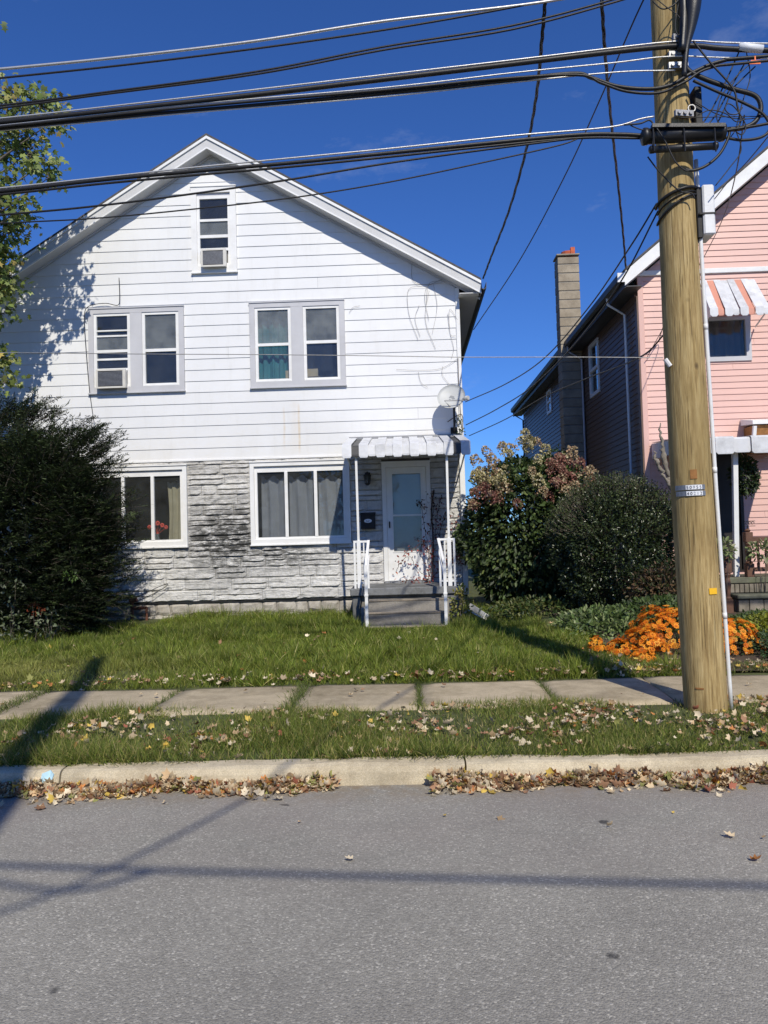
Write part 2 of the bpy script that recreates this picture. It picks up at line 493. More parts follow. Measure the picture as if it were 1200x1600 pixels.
M['asphalt'] = mat_asphalt()
M['pole'] = mat_pole()
M['glass'] = mat_glass('window_glass')
M['hazy_glass'] = mat_glass('hazy_glass', (0.8, 0.85, 0.85), 1.0, 0.22)
M['room'] = simple('dim_room_plaster', (0.07, 0.065, 0.06), 0.9)
M['navy_room'] = simple('navy_blanket', (0.012, 0.02, 0.05), 0.9)
M['teal_cloth'] = simple('teal_cloth', (0.05, 0.20, 0.22), 0.8, 0.2, 5)
M['beige_cloth'] = simple('beige_curtain', (0.45, 0.38, 0.27), 0.85, 0.12, 5)
M['grey_cloth'] = simple('grey_curtain', (0.27, 0.26, 0.29), 0.85, 0.12, 5)
M['white_cloth'] = simple('white_curtain', (0.75, 0.75, 0.74), 0.85, 0.08, 5)
M['cardboard'] = simple('cardboard', (0.46, 0.36, 0.24), 0.85)
M['ac_body'] = simple('ac_beige_metal', (0.62, 0.60, 0.55), 0.5, 0.08, 5, dirt=(0.25, 0.23, 0.2), dirt_amt=0.4)
M['ac_grille'] = simple('ac_grille_metal', (0.26, 0.26, 0.26), 0.4, 0.2, 30, metal=0.5)
M['black'] = simple('black_rubber', (0.012, 0.012, 0.013), 0.42, 0.3, 20, spec=0.5)
M['black_matt'] = simple('black_matt_paint', (0.016, 0.016, 0.017), 0.6, 0.3, 20)
M['black_cable'] = simple('black_cable_jacket', (0.013, 0.013, 0.014), 0.48, 0.25, 9, spec=0.4)
M['alu_wire'] = simple('bare_aluminium_wire', (0.55, 0.55, 0.54), 0.4, 0.1, 20, metal=0.6)
M['galv'] = simple('galvanised_steel', (0.32, 0.32, 0.32), 0.45, 0.15, 25, metal=0.6)
M['pvc'] = simple('white_pvc', (0.72, 0.73, 0.74), 0.4, 0.06, 6, dirt=(0.4, 0.4, 0.38), dirt_amt=0.3)
M['awning_white'] = simple('awning_white_enamel', (0.62, 0.63, 0.65), 0.45, 0.10, 7, dirt=(0.26, 0.26, 0.26), dirt_amt=0.6, piece=0.12)
M['awning_dark'] = simple('awning_dark_enamel', (0.05, 0.05, 0.052), 0.5, 0.2, 7)
M['awning_pink'] = simple('awning_salmon_enamel', (0.62, 0.28, 0.20), 0.45, 0.06, 7, dirt=(0.4, 0.22, 0.17), dirt_amt=0.3)
M['dish'] = simple('dish_enamel', (0.50, 0.51, 0.50), 0.5, 0.05, 6, dirt=(0.34, 0.33, 0.28), dirt_amt=0.3)
M['dish_mark'] = simple('dish_mark_print', (0.27, 0.28, 0.29), 0.6)
M['rust'] = simple('rusty_iron', (0.11, 0.045, 0.028), 0.85, 0.4, 14)
M['brown_wood'] = simple('brown_painted_wood', (0.13, 0.065, 0.04), 0.6, 0.25, 9)
M['dark_door'] = simple('black_brown_door', (0.02, 0.016, 0.014), 0.5)
M['pblock'] = mat_concrete('concrete_block', (0.36, 0.31, 0.235), (0.24, 0.20, 0.15), 4.0, 0.7)
M['clay'] = simple('orange_clay', (0.55, 0.13, 0.06), 0.8, 0.25, 12)
M['brick_grey'] = simple('weathered_brick', (0.21, 0.18, 0.14), 0.9, 0.3, 10, dirt=(0.08, 0.09, 0.05), dirt_amt=0.6, piece=0.3)
M['bluestone'] = simple('mossy_tread', (0.14, 0.14, 0.10), 0.9, 0.3, 6, dirt=(0.09, 0.11, 0.035), dirt_amt=0.7)
M['bark'] = simple('tree_bark', (0.12, 0.10, 0.08), 0.9, 0.4, 8, bump=0.8)
M['dead_wood'] = simple('dead_bleached_wood', (0.24, 0.21, 0.17), 0.9, 0.45, 9, bump=0.8)
M['soil'] = simple('bare_soil', (0.075, 0.055, 0.038), 0.95, 0.4, 5, bump=0.6)
M['turf'] = simple('turf_thatch', (0.075, 0.085, 0.030), 0.95, 0.4, 5, bump=0.6)
M['vine_stem'] = simple('dry_vine_stem', (0.10, 0.075, 0.06), 0.9)
M['vine_grey'] = simple('dry_grey_tendril', (0.36, 0.34, 0.32), 0.9)
M['leaf'] = mat_leaf('leaf')
M['leaf_gloss'] = mat_leaf('glossy_leaf', 0.32, 0.12, 0.5)
M['needle'] = mat_leaf('needle', 0.6, 0.08, 0.25)
M['grass'] = mat_leaf('grass_blade', 0.55, 0.3, 0.3)
M['petal'] = mat_leaf('petal', 0.6, 0.25, 0.2)
M['dry_leaf'] = mat_leaf('dry_leaf', 0.75, 0.12, 0.2)
M['yellow'] = simple('yellow_tag_plastic', (0.85, 0.48, 0.02), 0.5, 0.06)
M['orange'] = simple('orange_tag_plastic', (0.85, 0.17, 0.03), 0.5, 0.06)
M['tag_metal'] = simple('tag_aluminium', (0.16, 0.18, 0.22), 0.5, 0.15, 30, metal=0.2)
M['tag_white'] = simple('tag_white_enamel', (0.72, 0.74, 0.78), 0.5, 0.05)
M['ink'] = simple('black_lettering', (0.012, 0.012, 0.02), 0.6)
M['ink_faded'] = simple('faded_lettering', (0.22, 0.23, 0.27), 0.6)
M['blue_paint'] = simple('pale_blue_paint', (0.42, 0.62, 0.72), 0.8, 0.25, 12)
M['rust_paint'] = simple('rusty_patch', (0.30, 0.14, 0.045), 0.85, 0.25, 18)
M['coral'] = simple('coral_petals', (0.75, 0.10, 0.07), 0.6, 0.25, 20)

# ------------------------------------------------------------------ leaf scattering
def scatter(name, mat, P, D, Nv, S, tv, tf, C, parent=None, W=None):
    """one mesh of many small faces: template tv (along, across, normal) placed at P along D"""
    P = np.asarray(P, float); D = np.asarray(D, float); Nv = np.asarray(Nv, float)
    n = len(P)
    D = D / (np.linalg.norm(D, axis=1, keepdims=True) + 1e-9)
    A = np.cross(Nv, D); A /= (np.linalg.norm(A, axis=1, keepdims=True) + 1e-9)
    Nn = np.cross(D, A)
    tv = np.asarray(tv, float); m = len(tv)
    S = np.broadcast_to(np.asarray(S, float), (n,))
    Wd = S if W is None else np.broadcast_to(np.asarray(W, float), (n,))
    V = (P[:, None, :] + D[:, None, :] * (tv[None, :, 0:1] * S[:, None, None])
         + A[:, None, :] * (tv[None, :, 1:2] * Wd[:, None, None]) + Nn[:, None, :] * (tv[None, :, 2:3] * S[:, None, None]))
    V = V.reshape(-1, 3)
    lens = np.array([len(f) for f in tf]); flat = np.concatenate([np.array(f) for f in tf])
    L = (flat[None, :] + (np.arange(n) * m)[:, None]).reshape(-1)
    tot = np.tile(lens, n); start = np.concatenate([[0], np.cumsum(tot)[:-1]])
    me = bpy.data.meshes.new(name)
    me.vertices.add(len(V)); me.vertices.foreach_set('co', V.astype(np.float32).ravel())
    me.loops.add(len(L)); me.loops.foreach_set('vertex_index', L.astype(np.int32))
    me.polygons.add(len(tot)); me.polygons.foreach_set('loop_start', start.astype(np.int32))
    me.polygons.foreach_set('loop_total', tot.astype(np.int32))
    ca = me.color_attributes.new('Col', 'FLOAT_COLOR', 'POINT')
    C = np.asarray(C, float)
    cc = np.ones((n, m, 4)); cc[:, :, :3] = C[:, None, :]
    ca.data.foreach_set('color', cc.astype(np.float32).ravel())
    me.materials.append(mat)
    me.update(calc_edges=True); me.validate()
    o = bpy.data.objects.new(name, me)
    return link(o, parent)

LEAF_V = [(0, 0, 0), (0.35, 0.24, 0.04), (0.75, 0.17, 0.02), (1.0, 0, -0.08), (0.75, -0.17, 0.02), (0.35, -0.24, 0.04)]
LEAF_F = [(0, 1, 2, 3), (0, 3, 4, 5)]
MAPLE_V = [(0, 0, 0), (0.12, 0.38, -0.03), (0.36, 0.22, 0.02), (0.58, 0.52, -0.06), (0.66, 0.17, 0.03), (1.0, 0.0, -0.08),
           (0.66, -0.17, 0.03), (0.58, -0.52, -0.06), (0.36, -0.22, 0.02), (0.12, -0.38, -0.03)]
MAPLE_F = [(0, 1, 2), (0, 2, 3, 4), (0, 4, 5, 6), (0, 6, 7, 8), (0, 8, 9)]
BLADE_V = [(0, -0.5, 0), (0, 0.5, 0), (0.55, 0.36, 0.10), (0.55, -0.36, 0.10), (1.0, 0, 0.34)]
BLADE_F = [(0, 1, 2, 3), (3, 2, 4)]
NEED_V = [(0, -0.09, 0), (0.5, -0.11, 0.02), (1, 0, 0.0), (0.5, 0.11, 0.02), (0, 0.09, 0)]
NEED_F = [(0, 1, 2, 3, 4)]
CURL_V = [(0, 0, 0), (0.10, 0.40, 0.22), (0.34, 0.27, 0.06), (0.62, 0.44, 0.30), (0.70, 0.22, 0.08), (1.05, 0.02, 0.30), (0.66, -0.24, 0.06), (0.55, -0.46, 0.16), (0.32, -0.28, 0.02), (0.05, -0.36, 0.26)]
CURL_F = [(0, 1, 2), (0, 2, 4), (2, 3, 4), (0, 4, 6), (4, 5, 6), (0, 6, 8), (6, 7, 8), (0, 8, 9)]

def rdir(n):
    v = rng.normal(size=(n, 3)); return v / np.linalg.norm(v, axis=1, keepdims=True)

def mixcols(n, cols, w=None, var=0.25):
    cols = np.asarray(cols, float)
    i = rng.choice(len(cols), n, p=None if w is None else np.asarray(w) / np.sum(w))
    return np.clip(cols[i] * (1 + var * rng.normal(size=(n, 1))).clip(0.4, 1.8), 0.002, 0.95)

def sstep(a, b, x):
    t = np.clip((x - a) / (b - a), 0, 1); return t * t * (3 - 2 * t)

def gz(x, y):
    """height of the lawn and verge"""
    x = np.asarray(x, float); y = np.asarray(y, float)
    z = 0.115 + 0.055 * sstep(5.25, 6.6, y)
    z = z + 0.03 * sstep(7.7, 8.0, y) + 0.09 * sstep(7.9, 9.2, y) + 0.06 * sstep(9.5, 13.5, y)
    z = z + 0.10 * sstep(1.2, 2.4, x) * sstep(8.6, 10.0, y)
    z = z + 0.02 * np.sin(x * 1.7 + 0.6) * np.sin(y * 1.3) * sstep(8.0, 8.8, y)
    return z

# ================================================================== the setting
def sheet(name, xs, ys, zf, mat):
    xs = np.asarray(xs); ys = np.asarray(ys)
    X, Y = np.meshgrid(xs, ys); Z = zf(X, Y)
    V = np.stack([X, Y, Z], -1).reshape(-1, 3)
    nx = len(xs)
    F = [(j * nx + i, j * nx + i + 1, (j + 1) * nx + i + 1, (j + 1) * nx + i) for j in range(len(ys) - 1) for i in range(nx - 1)]
    mb = MB(); mb.add(V.tolist(), F)
    return mb.build(name, mat, None, True)

g = sheet('ground', [-900, -60, 60, 900], [-900, -60, 60, 900], lambda x, y: x * 0 - 0.06, M['turf'])
tag(g, 'flat grassy ground stretching away beyond the street', 'ground', kind='structure')
rd = sheet('road', np.linspace(-60, 60, 25), np.linspace(-8.0, 5.17, 12), lambda x, y: x * 0, M['asphalt'])
tag(rd, 'grey worn asphalt street in the foreground', 'road', kind='structure')
lawn_base = sheet('lawn_soil', np.concatenate([[-40, -20], np.arange(-10, 9.1, 0.3), [20, 40]]), np.concatenate([np.arange(7.45, 14.5, 0.25), [20, 40]]),
                  lambda x, y: gz(x, y) - 0.02, M['turf'])
tag(lawn_base, 'earth under the front lawns', 'lawn', kind='structure')
verge_base = sheet('verge_soil', np.concatenate([[-40, -20], np.arange(-10, 9.1, 0.3), [20, 40]]), np.arange(5.30, 7.2, 0.2),
                   lambda x, y: gz(x, y) - 0.012, M['turf'])
tag(verge_base, 'earth of the grass verge between kerb and pavement', 'verge', kind='structure')

# kerb: cast lengths with open joints
kerb = empty('kerb', (0, 5.25, 0), 'buff concrete kerb along the street edge', 'kerb', kind='structure')
def kerb_piece(x0, x1, dz):
    n = max(2, int((x1 - x0) / 0.16)); mb = MB(); vs = []; fs = []
    prof = [(5.135, -0.1), (5.145, 0.02), (5.160, 0.085), (5.178, 0.118), (5.205, 0.130), (5.31, 0.134), (5.325, 0.10), (5.325, -0.1)]
    for i in range(n + 1):
        x = x0 + (x1 - x0) * i / n
        for j, (y, z) in enumerate(prof):
            q = mnoise.noise(Vector((x * 2.3, y * 9, z * 9))) * 0.014 + mnoise.noise(Vector((x * 9, y * 30, z * 20))) * 0.009
            vs.append((x, y + (q if j < 5 else 0), z + (q + dz if 0 < j < 6 else 0)))
    m = len(prof)
    for i in range(n):
        for j in range(m - 1):
            fs.append((i * m + j, (i + 1) * m + j, (i + 1) * m + j + 1, i * m + j + 1))
    fs.append(tuple(range(m))); fs.append(tuple(n * m + j for j in range(m - 1, -1, -1)))
    mb.add(vs, fs); return mb.build('kerb_stone', M['kerb'], kerb, False)
xk = [-9.5, -5.4, -2.36, 0.36, 3.4, 6.4, 9.6]
for i in range(len(xk) - 1):
    kerb_piece(xk[i] + 0.006, xk[i + 1] - 0.006, (0.0, 0.004, 0.0, -0.004, 0.003, 0)[i])
p = gr(84, 1212, 0.07)
mb = MB(); mb.add([(p.x - .045, 5.150, 0.03), (p.x + .03, 5.149, 0.035), (p.x + .05, 5.170, 0.105), (p.x + .02, 5.186, 0.128), (p.x - .03, 5.172, 0.11)], [(0, 1, 2, 3, 4)])
mbp = MB()
for k in range(5):
    v = mb.v[k]; mbp.v.append((v[0], v[1] - 0.012, v[2] + 0.006))
for k in range(5):
    v = mb.v[k]; mbp.v.append((v[0], v[1] + 0.02, v[2] - 0.01))
mbp.f = [(0, 1, 2, 3, 4), (9, 8, 7, 6, 5)] + [(k, 5 + k, 5 + (k + 1) % 5, (k + 1) % 5) for k in range(5)]
mbp.build('paint_mark', M['blue_paint'], kerb)

# pavement: separate cast slabs, each a little out of level
pav = empty('pavement', (0, 7.3, 0.18), 'cracked concrete pavement slabs between lawn and verge', 'pavement', kind='structure')
jx = [-9.2, -7.9, -6.5, -5.15, -3.75]
for px in (268, 466, 655, 862, 1050):
    jx.append(gr(px, 1085, 0.19).x)
jx += [jx[-1] + 1.35, jx[-1] + 2.7, jx[-1] + 4.1, jx[-1] + 5.5]
def slab(x0, x1, k):
    y0, y1 = 6.66, 7.90
    r = random.Random(k * 13 + 5)
    tilt = [r.uniform(-0.012, 0.012) for _ in range(4)]
    n, m = 8, 8; vs = []; fs = []
    skew = 0.05
    for j in range(m + 1):
        for i in range(n + 1):
            u, v = i / n, j / m
            x = x0 + (x1 - x0) * u + skew * (v - .5); y = y0 + (y1 - y0) * v
            edge = min(u, 1 - u, v, 1 - v)
            z = 0.182 + tilt[0] * (1 - u) * (1 - v) + tilt[1] * u * (1 - v) + tilt[2] * u * v + tilt[3] * (1 - u) * v
            z += 0.004 * mnoise.noise(Vector((x * 1.7, y * 1.7, k)))
            if edge < 0.01: z -= 0.012; x += 0.012 * mnoise.noise(Vector((x * 9, y * 9, 3)))
            vs.append((x, y, z))
    for j in range(m):
        for i in range(n):
            a = j * (n + 1) + i; fs.append((a, a + 1, a + n + 2, a + n + 1))
    b = len(vs)
    ring = [i for i in range(n + 1)] + [j * (n + 1) + n for j in range(1, m + 1)] + [m * (n + 1) + i for i in range(n - 1, -1, -1)] + [j * (n + 1) for j in range(m - 1, 0, -1)]
    for q in ring: vs.append((vs[q][0], vs[q][1], 0.02))
    for i in range(len(ring)):
        i2 = (i + 1) % len(ring); fs.append((ring[i], b + i, b + i2, ring[i2]))
    mb = MB(); mb.add(vs, fs); mb.build('paving_slab', M['sidewalk'], pav, True)
for k in range(len(jx) - 1):
    slab(jx[k] + 0.010, jx[k + 1] - 0.010, k)

# ================================================================== the white house
HY = 13.80
HX0, HX1 = -7.85, 1.09
RX, RZ = -3.37, 9.02          # ridge
SL, SR = 0.622, 0.583         # roof pitch on the two sides
EX0, EX1 = -8.25, 1.48        # eaves
BACK = 24.5
def roof_z(x): return RZ - (SL * (RX - x) if x < RX else SR * (x - RX))
house = empty('house', (-3.4, HY, 0.25), 'two storey house with white siding above painted stone and a gable front', 'house')

def clip_poly(poly, planes):
    for a, b, c in planes:           # keep a*u + b*z <= c
        out = []
        for i in range(len(poly)):
            p, q = poly[i], poly[(i + 1) % len(poly)]
            dp = a * p[0] + b * p[1] - c; dq = a * q[0] + b * q[1] - c
            if dp <= 0: out.append(p)
            if (dp < 0 < dq) or (dq < 0 < dp):
                t = dp / (dp - dq); out.append((p[0] + (q[0] - p[0]) * t, p[1] + (q[1] - p[1]) * t))
        poly = out
        if len(poly) < 3: return []
    return poly

def lap_wall(parent, mat, name, u0, u1, z0, z1, exposure, thick, fmap, openings, planes, joints=None, minw=0.02):
    """horizontal lap siding: every board a piece of its own, cut round the openings"""
    k = 0; z = z0
    while z < z1 - 1e-6:
        zt = min(z + exposure, z1)
        br = {u0, u1}
        for a, b, c, d in openings:
            if d > z + 1e-6 and c < zt - 1e-6:
                br.add(min(max(a, u0), u1)); br.add(min(max(b, u0), u1))
        if joints:
            for j in joints(k): br.add(j)
        br = sorted(br)
        segs = []
        for i in range(len(br) - 1):
            a, b = br[i], br[i + 1]
            if b - a < minw: continue
            iv = [(z, zt)]
            for oa, ob, oc, od in openings:
                if oa < (a + b) / 2 < ob:
                    nv = []
                    for s, e in iv:
                        if od <= s or oc >= e: nv.append((s, e)); continue
                        if oc > s + 0.01: nv.append((s, oc))
                        if od < e - 0.01: nv.append((od, e))
                    iv = nv
            for s, e in iv: segs.append([a, b, s, e])
        merged = []
        js = joints(k) if joints else []
        for sg in segs:
            if merged and abs(merged[-1][1] - sg[0]) < 1e-6 and abs(merged[-1][2] - sg[2]) < 1e-6 and abs(merged[-1][3] - sg[3]) < 1e-6 and not any(abs(sg[0] - j) < 1e-6 for j in js):
                merged[-1][1] = sg[1]
            else: merged.append(sg)
        for a, b, s, e in merged:
            poly = clip_poly([(a + .0015, s), (b - .0015, s), (b - .0015, e), (a + .0015, e)], planes)
            if len(poly) < 3: continue
            n = len(poly); vs = []; fs = []
            for u, w in poly:
                d = 0.003 + thick * (1 - (w - z) / exposure)
                vs.append(fmap(u, w, d))
            for u, w in poly: vs.append(fmap(u, w, -0.002))
            fs.append(tuple(range(n)))
            for i in range(n): fs.append((i, n + i, n + (i + 1) % n, (i + 1) % n))
            mb = MB(); mb.add(vs, fs); mb.build(name, mat, parent)
        z += exposure; k += 1

def holes_wall(mb, u0, u1, z0, z1, fmap, openings, thick, planes):
    """plain wall with openings, as rectangles between the openings"""
    us = sorted({u0, u1} | {min(max(v, u0), u1) for o in openings for v in o[:2]})
    zs = sorted({z0, z1} | {min(max(v, z0), z1) for o in openings for v in o[2:]})
    for i in range(len(us) - 1):
        for j in range(len(zs) - 1):
            uc, zc = (us[i] + us[i + 1]) / 2, (zs[j] + zs[j + 1]) / 2
            if any(a < uc < b and c < zc < d for a, b, c, d in openings): continue
            poly = clip_poly([(us[i], zs[j]), (us[i + 1], zs[j]), (us[i + 1], zs[j + 1]), (us[i], zs[j + 1])], planes)
            if len(poly) < 3: continue
            n = len(poly)
            mb.add([fmap(u, w, -0.004) for u, w in poly] + [fmap(u, w, -thick) for u, w in poly],
                   [tuple(range(n)), tuple(range(2 * n - 1, n - 1, -1))] + [(q, n + q, n + (q + 1) % n, (q + 1) % n) for q in range(n)])

fmF = lambda u, w, d: (u, HY - d, w)
WUL = (-5.68, -3.92, 4.47, 6.02); WUR = (-2.715, -0.98, 4.475, 6.025); WG = (-3.75, -2.92, 6.63, 8.215)
WLL = (-5.62, -3.915, 1.64, 3.10); WLR = (-2.765, -0.962, 1.63, 3.11); DOOR = (-0.385, 0.485, 0.90, 3.03)
OPEN = [WUL, WUR, WG, WLL, WLR, DOOR]
SOFF = 0.235
gable_planes = [(-SL, 1, RZ - SOFF - SL * RX), (SR, 1, RZ - SOFF + SR * RX)]
SID0 = 3.205
def wj(k):
    r = random.Random(k * 7 + 1)
    return [] if k % 3 else [r.uniform(-6.5, 0.6)]
lap_wall(house, M['white_siding'], 'siding_board', HX0, HX1 - 0.05, SID0, 9.0, 0.2045, 0.0115, fmF, OPEN, gable_planes, wj)
mb = MB()
holes_wall(mb, HX0, HX1, 0.63, 9.0, fmF, OPEN, 0.14, [(-SL, 1, RZ - SOFF - 0.01 - SL * RX), (SR, 1, RZ - SOFF - 0.01 + SR * RX)])
mb.build('front_wall', M['sheathing'], house)
mb = MB()
for xa, xb in ((HX0, HX0 + .14), (HX1 - .14, HX1)): mb.box(xa, xb, HY + 0.14, BACK, 0.2, 6.2)
mb.build('side_wall', M['grey_trim'], house)
mb = MB(); mb.box(HX0 + .14, HX1 - .14, BACK - .15, BACK - .01, 0.2, 6.2)
pb = [(HX0, 6.2), (HX1, 6.2), (HX1, roof_z(HX1) - .26), (RX, RZ - .27), (HX0, roof_z(HX0) - .26)]
mb.add([(u, BACK - .15, w) for u, w in pb] + [(u, BACK - .01, w) for u, w in pb], [(0, 1, 2, 3, 4), (9, 8, 7, 6, 5)] + [(q, 5 + q, 5 + (q + 1) % 5, (q + 1) % 5) for q in range(5)])
mb.build('back_wall', M['white_siding'], house)
mb = MB()
for z in (0.8, 3.25, 6.15): mb.box(HX0 + .14, HX1 - .14, HY + .145, BACK - .16, z - .1, z)
mb.build('storey_floor', M['room'], house)
mb = MB(); mb.box(HX0 + .15, HX1 - .15, HY + 3.4, HY + 3.5, 0.81, 3.14); mb.box(HX0 + .15, HX1 - .15, HY + 3.4, HY + 3.5, 3.26, 6.04)
for x in (-3.35, -0.72): mb.box(x - .05, x + .05, HY + .15, HY + 3.4, 0.81, 3.14)
mb.box(-3.38, -3.28, HY + .15, HY + 3.4, 3.26, 6.04)
mb.build('partition', M['room'], house)

# roof, rake boards and soffits
rf = MB()
FY = HY - 0.29
for side in (0, 1):
    ex = EX0 if side == 0 else EX1
    zt = roof_z(ex)
    a = [(ex, FY - .04, zt + .012), (RX, FY - .04, RZ + .012), (RX, BACK + .3, RZ + .012), (ex, BACK + .3, zt + .012)]
    b = [(x, y, z + .035) for x, y, z in a]
    rf.hexa(a + b)
roof = rf.build('roof', M['shingle'], house)
for side in (0, 1):
    ex = EX0 if side == 0 else EX1
    s = SL if side == 0 else -SR
    def rk(y0, y1, t0, t1, nm, mat, e0=None):
        e = ex if e0 is None else e0
        mb = MB()
        p = []
        for (y, t) in ((y0, t0), (y1, t0), (y0, t1), (y1, t1)):
            p.append((e, y, roof_z(e) - t)); p.append((RX, y, RZ - t))
        mb.hexa([p[0], p[1], p[3], p[2], p[4], p[5], p[7], p[6]])
        return mb.build(nm, mat, roof)
    rk(FY - .035, FY - .012, 0.045, -0.008, 'drip_edge', M['white_trim'])
    rk(FY - .010, FY + .02, 0.195, 0.0, 'fascia_board', M['soffit'])
    rk(FY - .018, FY + .008, 0.222, 0.1955, 'fascia_lip', M['white_trim'])
    rk(FY + .021, HY - .004, 0.212, 0.196, 'rake_soffit', M['soffit'])
    rk(HY - .05, HY - .027, 0.25, 0.213, 'frieze_bead', M['grey_trim'])
# side eaves on the right: boxed soffit, fascia and gutter
mb = MB()
zE = roof_z(EX1)
mb.hexa([(HX1 + .003, FY + .03, zE - .20), (EX1 - .03, FY + .03, zE - .20), (EX1 - .03, BACK + .2, zE - .20), (HX1 + .003, BACK + .2, zE - .20),
         (HX1 + .003, FY + .03, zE - .185), (EX1 - .03, FY + .03, zE - .185), (EX1 - .03, BACK + .2, zE - .185), (HX1 + .003, BACK + .2, zE - .185)])
mb.build('eave_soffit', M['soffit'], roof)
mb = MB(); mb.box(EX1 - .028, EX1 - .003, FY + .03, BACK + .2, zE - .21, zE - .005); mb.build('eave_fascia', M['awning_dark'], roof)
mb = MB()
pr = [(EX1, zE - .02), (EX1 + .005, zE - .13), (EX1 + .05, zE - .15), (EX1 + .095, zE - .12), (EX1 + .10, zE - .02), (EX1 + .09, zE - .02), (EX1 + .085, zE - .11), (EX1 + .05, zE - .135), (EX1 + .015, zE - .12), (EX1 + .01, zE - .02)]
n = len(pr); mb.add([(x, FY + .0, z) for x, z in pr] + [(x, BACK, z) for x, z in pr], [(q, n + q, n + (q + 1) % n, (q + 1) % n) for q in range(n)] + [tuple(range(n)), tuple(range(2 * n - 1, n - 1, -1))])
mb.build('gutter', M['awning_dark'], roof)
mb = MB(); mb.box(EX0 - .09, EX0, FY, BACK, roof_z(EX0) - .16, roof_z(EX0) - .02); mb.build('gutter', M['white_trim'], roof)
mb = MB(); mb.box(EX0 + .0, HX0, FY + .03, BACK, roof_z(EX0) - .21, roof_z(EX0) - .19); mb.build('eave_soffit', M['soffit'], roof)
# corner board and belt trim
mb = MB(); mb.bbox(HX1 - .052, HX1 + .02, HY - .034, HY + .05, 3.18, roof_z(HX1) - .24, .006); mb.build('corner_board', M['white_trim'], house)
mb = MB(); mb.bbox(HX1 - .075, HX1 + .02, HY - .05, HY + .05, .64, 3.17, .006); mb.build('corner_board', M['white_trim'], house)
mb = MB(); mb.box(HX0, HX1 - .055, HY - .036, HY - .003, SID0 - .03, SID0 - .002); mb.build('starter_strip', M['white_trim'], house)

# stone facing: every block its own piece
def stone_block(x0, x1, z0, z1, sd):
    r = random.Random(sd)
    w, h = x1 - x0, z1 - z0
    nu = max(3, min(9, int(w / 0.06))); nv = 4 if h > .12 else 3
    proud = r.uniform(0.016, 0.034); ph = r.uniform(0, 50); rough = r.choice((0.25, 0.6, 1.0, 1.0, 1.25))
    vs = []; fs = []
    for j in range(nv + 1):
        for i in range(nu + 1):
            u, v = i / nu, j / nv
            x, z = x0 + w * u, z0 + h * v
            if i in (0, nu) or j in (0, nv): d = 0.004
            else:
                q = mnoise.noise(Vector((x * 7 + ph, z * 22, ph))) + 0.6 * mnoise.noise(Vector((x * 19, z * 40 + ph, ph)))
                d = proud + 0.020 * rough * q + (0.012 if j == 1 else 0.0)
                if j == 1: z -= h / nv * .55
                if j == nv - 1: z += h / nv * .45
                x += 0.012 * mnoise.noise(Vector((x * 30, z * 30, ph))); z += 0.012 * mnoise.noise(Vector((x * 30, z * 30, ph + 9)))
            vs.append((x, HY - max(0.004, d), z))
    for j in range(nv):
        for i in range(nu):
            a = j * (nu + 1) + i; fs.append((a, a + 1, a + nu + 2, a + nu + 1))
    b = len(vs)
    ring = [i for i in range(nu + 1)] + [j * (nu + 1) + nu for j in range(1, nv + 1)] + [nv * (nu + 1) + i for i in range(nu - 1, -1, -1)] + [j * (nu + 1) for j in range(nv - 1, 0, -1)]
    for q in ring: vs.append((vs[q][0], HY + .002, vs[q][2]))
    for i in range(len(ring)):
        i2 = (i + 1) % len(ring); fs.append((ring[i], b + i, b + i2, ring[i2]))
    mb = MB(); mb.add(vs, fs); mb.build('stone_block', M['stone'], house)
rows = list(np.linspace(0.645, 1.63, 6)) + list(np.linspace(1.63, 3.105, 9))[1:] + [3.175]
sd = 0
for k in range(len(rows) - 1):
    z0, z1 = rows[k], rows[k + 1]
    free = [(-6.9, HX1 - .08)]
    for a, b, c, d in (WLL, WLR, DOOR):
        c = 0.0 if (a, b, c, d) == DOOR else c
        d = 3.07 if (a, b) == DOOR[:2] else d
        if c < (z0 + z1) / 2 < d:
            nf = []
            for s, e in free:
                if b <= s or a >= e: nf.append((s, e)); continue
                if a > s: nf.append((s, a))
                if b < e: nf.append((b, e))
            free = nf
    for s, e in free:
        x = s
        while x < e - 0.02:
            r = random.Random(sd * 3 + 17)
            w = r.choice((0.28, 0.42, 0.55, 0.7, 0.9)) * r.uniform(.9, 1.1)
            if e - x - w < 0.22: w = e - x
            two = r.random() < 0.55 and w > 0.3 and z1 - z0 > .12
            if two:
                zm = z0 + (z1 - z0) * r.uniform(.42, .6)
                stone_block(x + .0026, x + w - .0026, z0 + .003, zm - .003, sd * 2 + 1); stone_block(x + .0026, x + w - .0026, zm + .003, z1 - .003, sd * 2 + 2)
            else: stone_block(x + .0026, x + w - .0026, z0 + .003, z1 - .003, sd * 2 + 1)
            x += w; sd += 1
mb = MB(); mb.box(HX0, -6.905, HY - .03, HY - .004, .645, 3.17); mb.build('stone_panel', M['stone'], house)
mb = MB(); mb.box(HX0, HX1, HY - .006, HY + .02, .612, .642); mb.build('shadow_line', M['black_matt'], house)  # black strip put in for the shadow under the projecting stone
